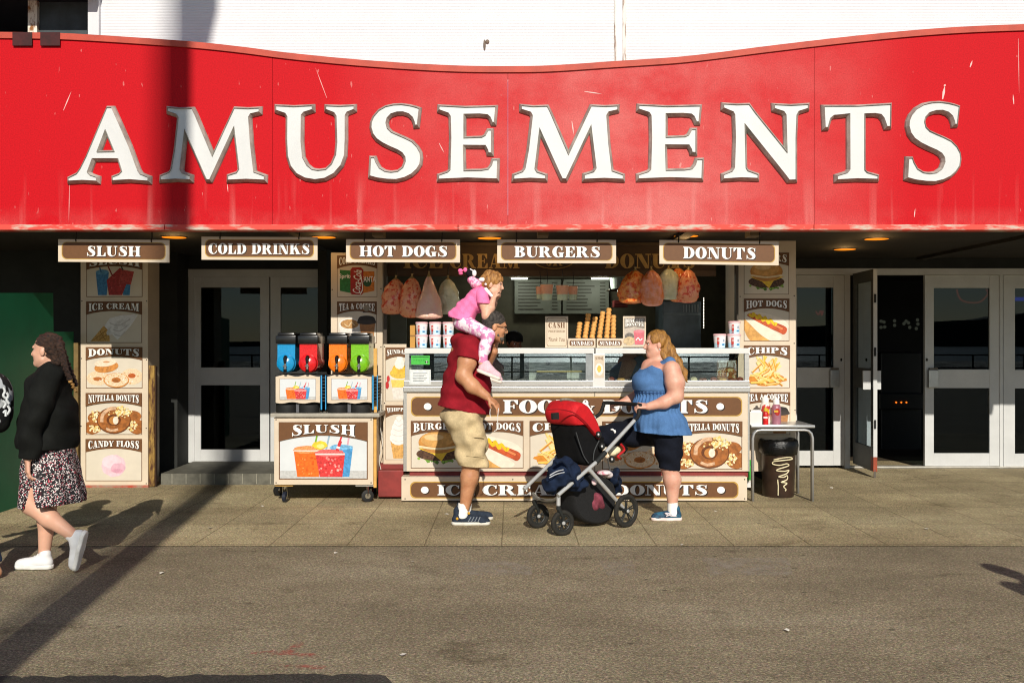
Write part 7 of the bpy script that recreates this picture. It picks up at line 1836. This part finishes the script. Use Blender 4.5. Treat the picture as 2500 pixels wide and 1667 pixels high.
hd = loft(catmull([(float(x), float(y)) for x, y in hood], 2, True), -.17, [(-.18,.80),(-.172,.90),(-.145,.98),(-.08,1.03),(.08,1.04),(.145,.99),(.172,.92),(.18,.80)], REDF, 'hood')
b = MB(); tr = [sp(x, y, .02) for x, y in ((415,272),(490,272),(575,318),(650,395),(700,455))]; b.tube(catmull([tuple(p + Vector((0,0,.008))) for p in tr], 4), [.012]*17, mat('grey_mesh', '#7d786c', rough=.7, var=.3, scale=60), 8)
tr = [sp(x, y, -.205) for x, y in ((305,350),(400,345),(520,372),(620,450),(700,545),(735,590))]; b.tube(catmull([tuple(p) for p in tr], 4), .005, mat('red_piping', '#8d0c14', rough=.6), 6)
b.build('hood_trim', hd)
b = MB(); v = [sp(x, y, -.198) for x, y in ((345,378),(398,372),(402,430),(348,432))]; b.add(v + [p + SD*.02 for p in v], [(3,2,1,0),(4,5,6,7),(0,1,5,4),(1,2,6,5),(2,3,7,6),(3,0,4,7)], BLKM); b.build('hood_window', hd)
b = MB()
for pts in ([(545,540),(575,640),(610,740),(650,800)], [(740,610),(700,700),(690,780)]): b.tube(catmull([tuple(sp(x, y, -.188)) for x, y in pts], 4), .005, mat('grey_piping', '#3a3c3d', rough=.7), 6)
b.build('seat_seam', pc)
bask = [(330,1000),(385,1080),(415,1190),(490,1270),(600,1304),(700,1308),(800,1278),(850,1200),(880,1090),(850,960),(720,900),(560,880),(400,920)]
loft(catmull([(float(x), float(y)) for x, y in bask], 2, True), -.16, [(-.12,.90),(-.11,.96),(-.07,1.0),(.07,1.0),(.11,.96),(.12,.90)], mat('basket_net', '#0f0f10', rough=.85, second='#1c1c1d', scale=120, lo=.45, hi=.55), 'basket')
# things carried in and on it
def blob(name, label, cat, m, ells, part, vox=.006, fo=None):
    c = ells[0]; t = thing(name, sp(c[0], c[1], c[2]), label, cat); S = SDF(.04)
    for (x, y, w, a, bb, cc) in ells: S.ell(sp(x, y, w), (a, bb, cc))
    o = body_mesh(part, S, vox, m, t, fo); return t, o
NAV = cloth('navy_jacket', '#182338', .3, 14)
t, o = blob('jacket', 'navy jacket with pale stripes bundled over the front of the pushchair basket', 'jacket', NAV, [(420,900,-.14,.11,.12,.11),(350,960,-.12,.075,.1,.075),(310,1010,-.10,.05,.09,.05),(490,900,-.15,.09,.1,.12),(520,950,-.16,.07,.08,.09),(430,830,-.13,.07,.1,.07),(590,985,-.175,.05,.05,.05)], 'folded_cloth', fo=folds(.010, [(50, 20, 40, 0, 1), (20, 40, -60, 1, .7)]))
b = MB()
for pts in ([(318,925),(380,895),(445,880)], [(322,905),(380,872),(436,858)]): b.tube(catmull([tuple(sp(x, y, -.235)) for x, y in pts], 4), .0045, K('#c9cdd2'), 6)
b.tube(catmull([tuple(sp(x, y, -.255)) for x, y in ((372,800),(420,778),(470,820),(500,900),(545,960),(560,1000))], 4), .016, NAV, 8); b.build('stripe', t)
blob('soft_toy', 'dusky pink soft toy showing through the side of the pushchair basket', 'toy', cloth('dusky_pink', '#7a3c48', .3, 18), [(720,1110,-.10,.06,.045,.06),(690,1165,-.10,.042,.035,.045),(752,1160,-.10,.036,.035,.04),(705,1085,-.10,.045,.035,.04)], 'toy_body', fo=folds(.005, [(60, 30, 60, 0, 1)]))
blob('muslin_cloth', 'pale pink and white cloth lying on top of the pushchair basket', 'cloth', mat('muslin', '#e6dcdc', rough=.9, second='#d08a98', scale=24, lo=.40, hi=.50), [(780,885,-.12,.06,.06,.022),(820,900,-.10,.04,.06,.03),(700,960,-.19,.025,.02,.03)], 'cloth_fold')
blob('blue_bag', 'dark blue bag at the back of the pushchair basket', 'bag', NAV, [(880,890,.05,.045,.08,.045),(860,945,.0,.055,.1,.055),(890,1000,.05,.05,.09,.07)], 'bag_body', fo=folds(.008, [(50, 30, 70, 0, 1), (90, 0, -40, 1, .6)]))
t, o = blob('toddler_shoe', 'small child’s shoe with cream sole and red strap sticking out of the pushchair seat', 'shoe', mat('cream_sole', '#d9cba6', rough=.7, var=.1), [(875,690,-.06,.052,.018,.034),(850,715,-.06,.034,.018,.024)], 'sole')
b = MB(); b.tube(catmull([tuple(sp(x, y, -.05)) for x, y in ((925,640),(955,690),(900,740),(915,760))], 4), .011, K('#c3262a'), 8); b.tube([sp(935, 640, -.04), sp(975, 680, -.04), sp(950, 710, -.04)], .016, BLKF, 8); b.build('strap', t)
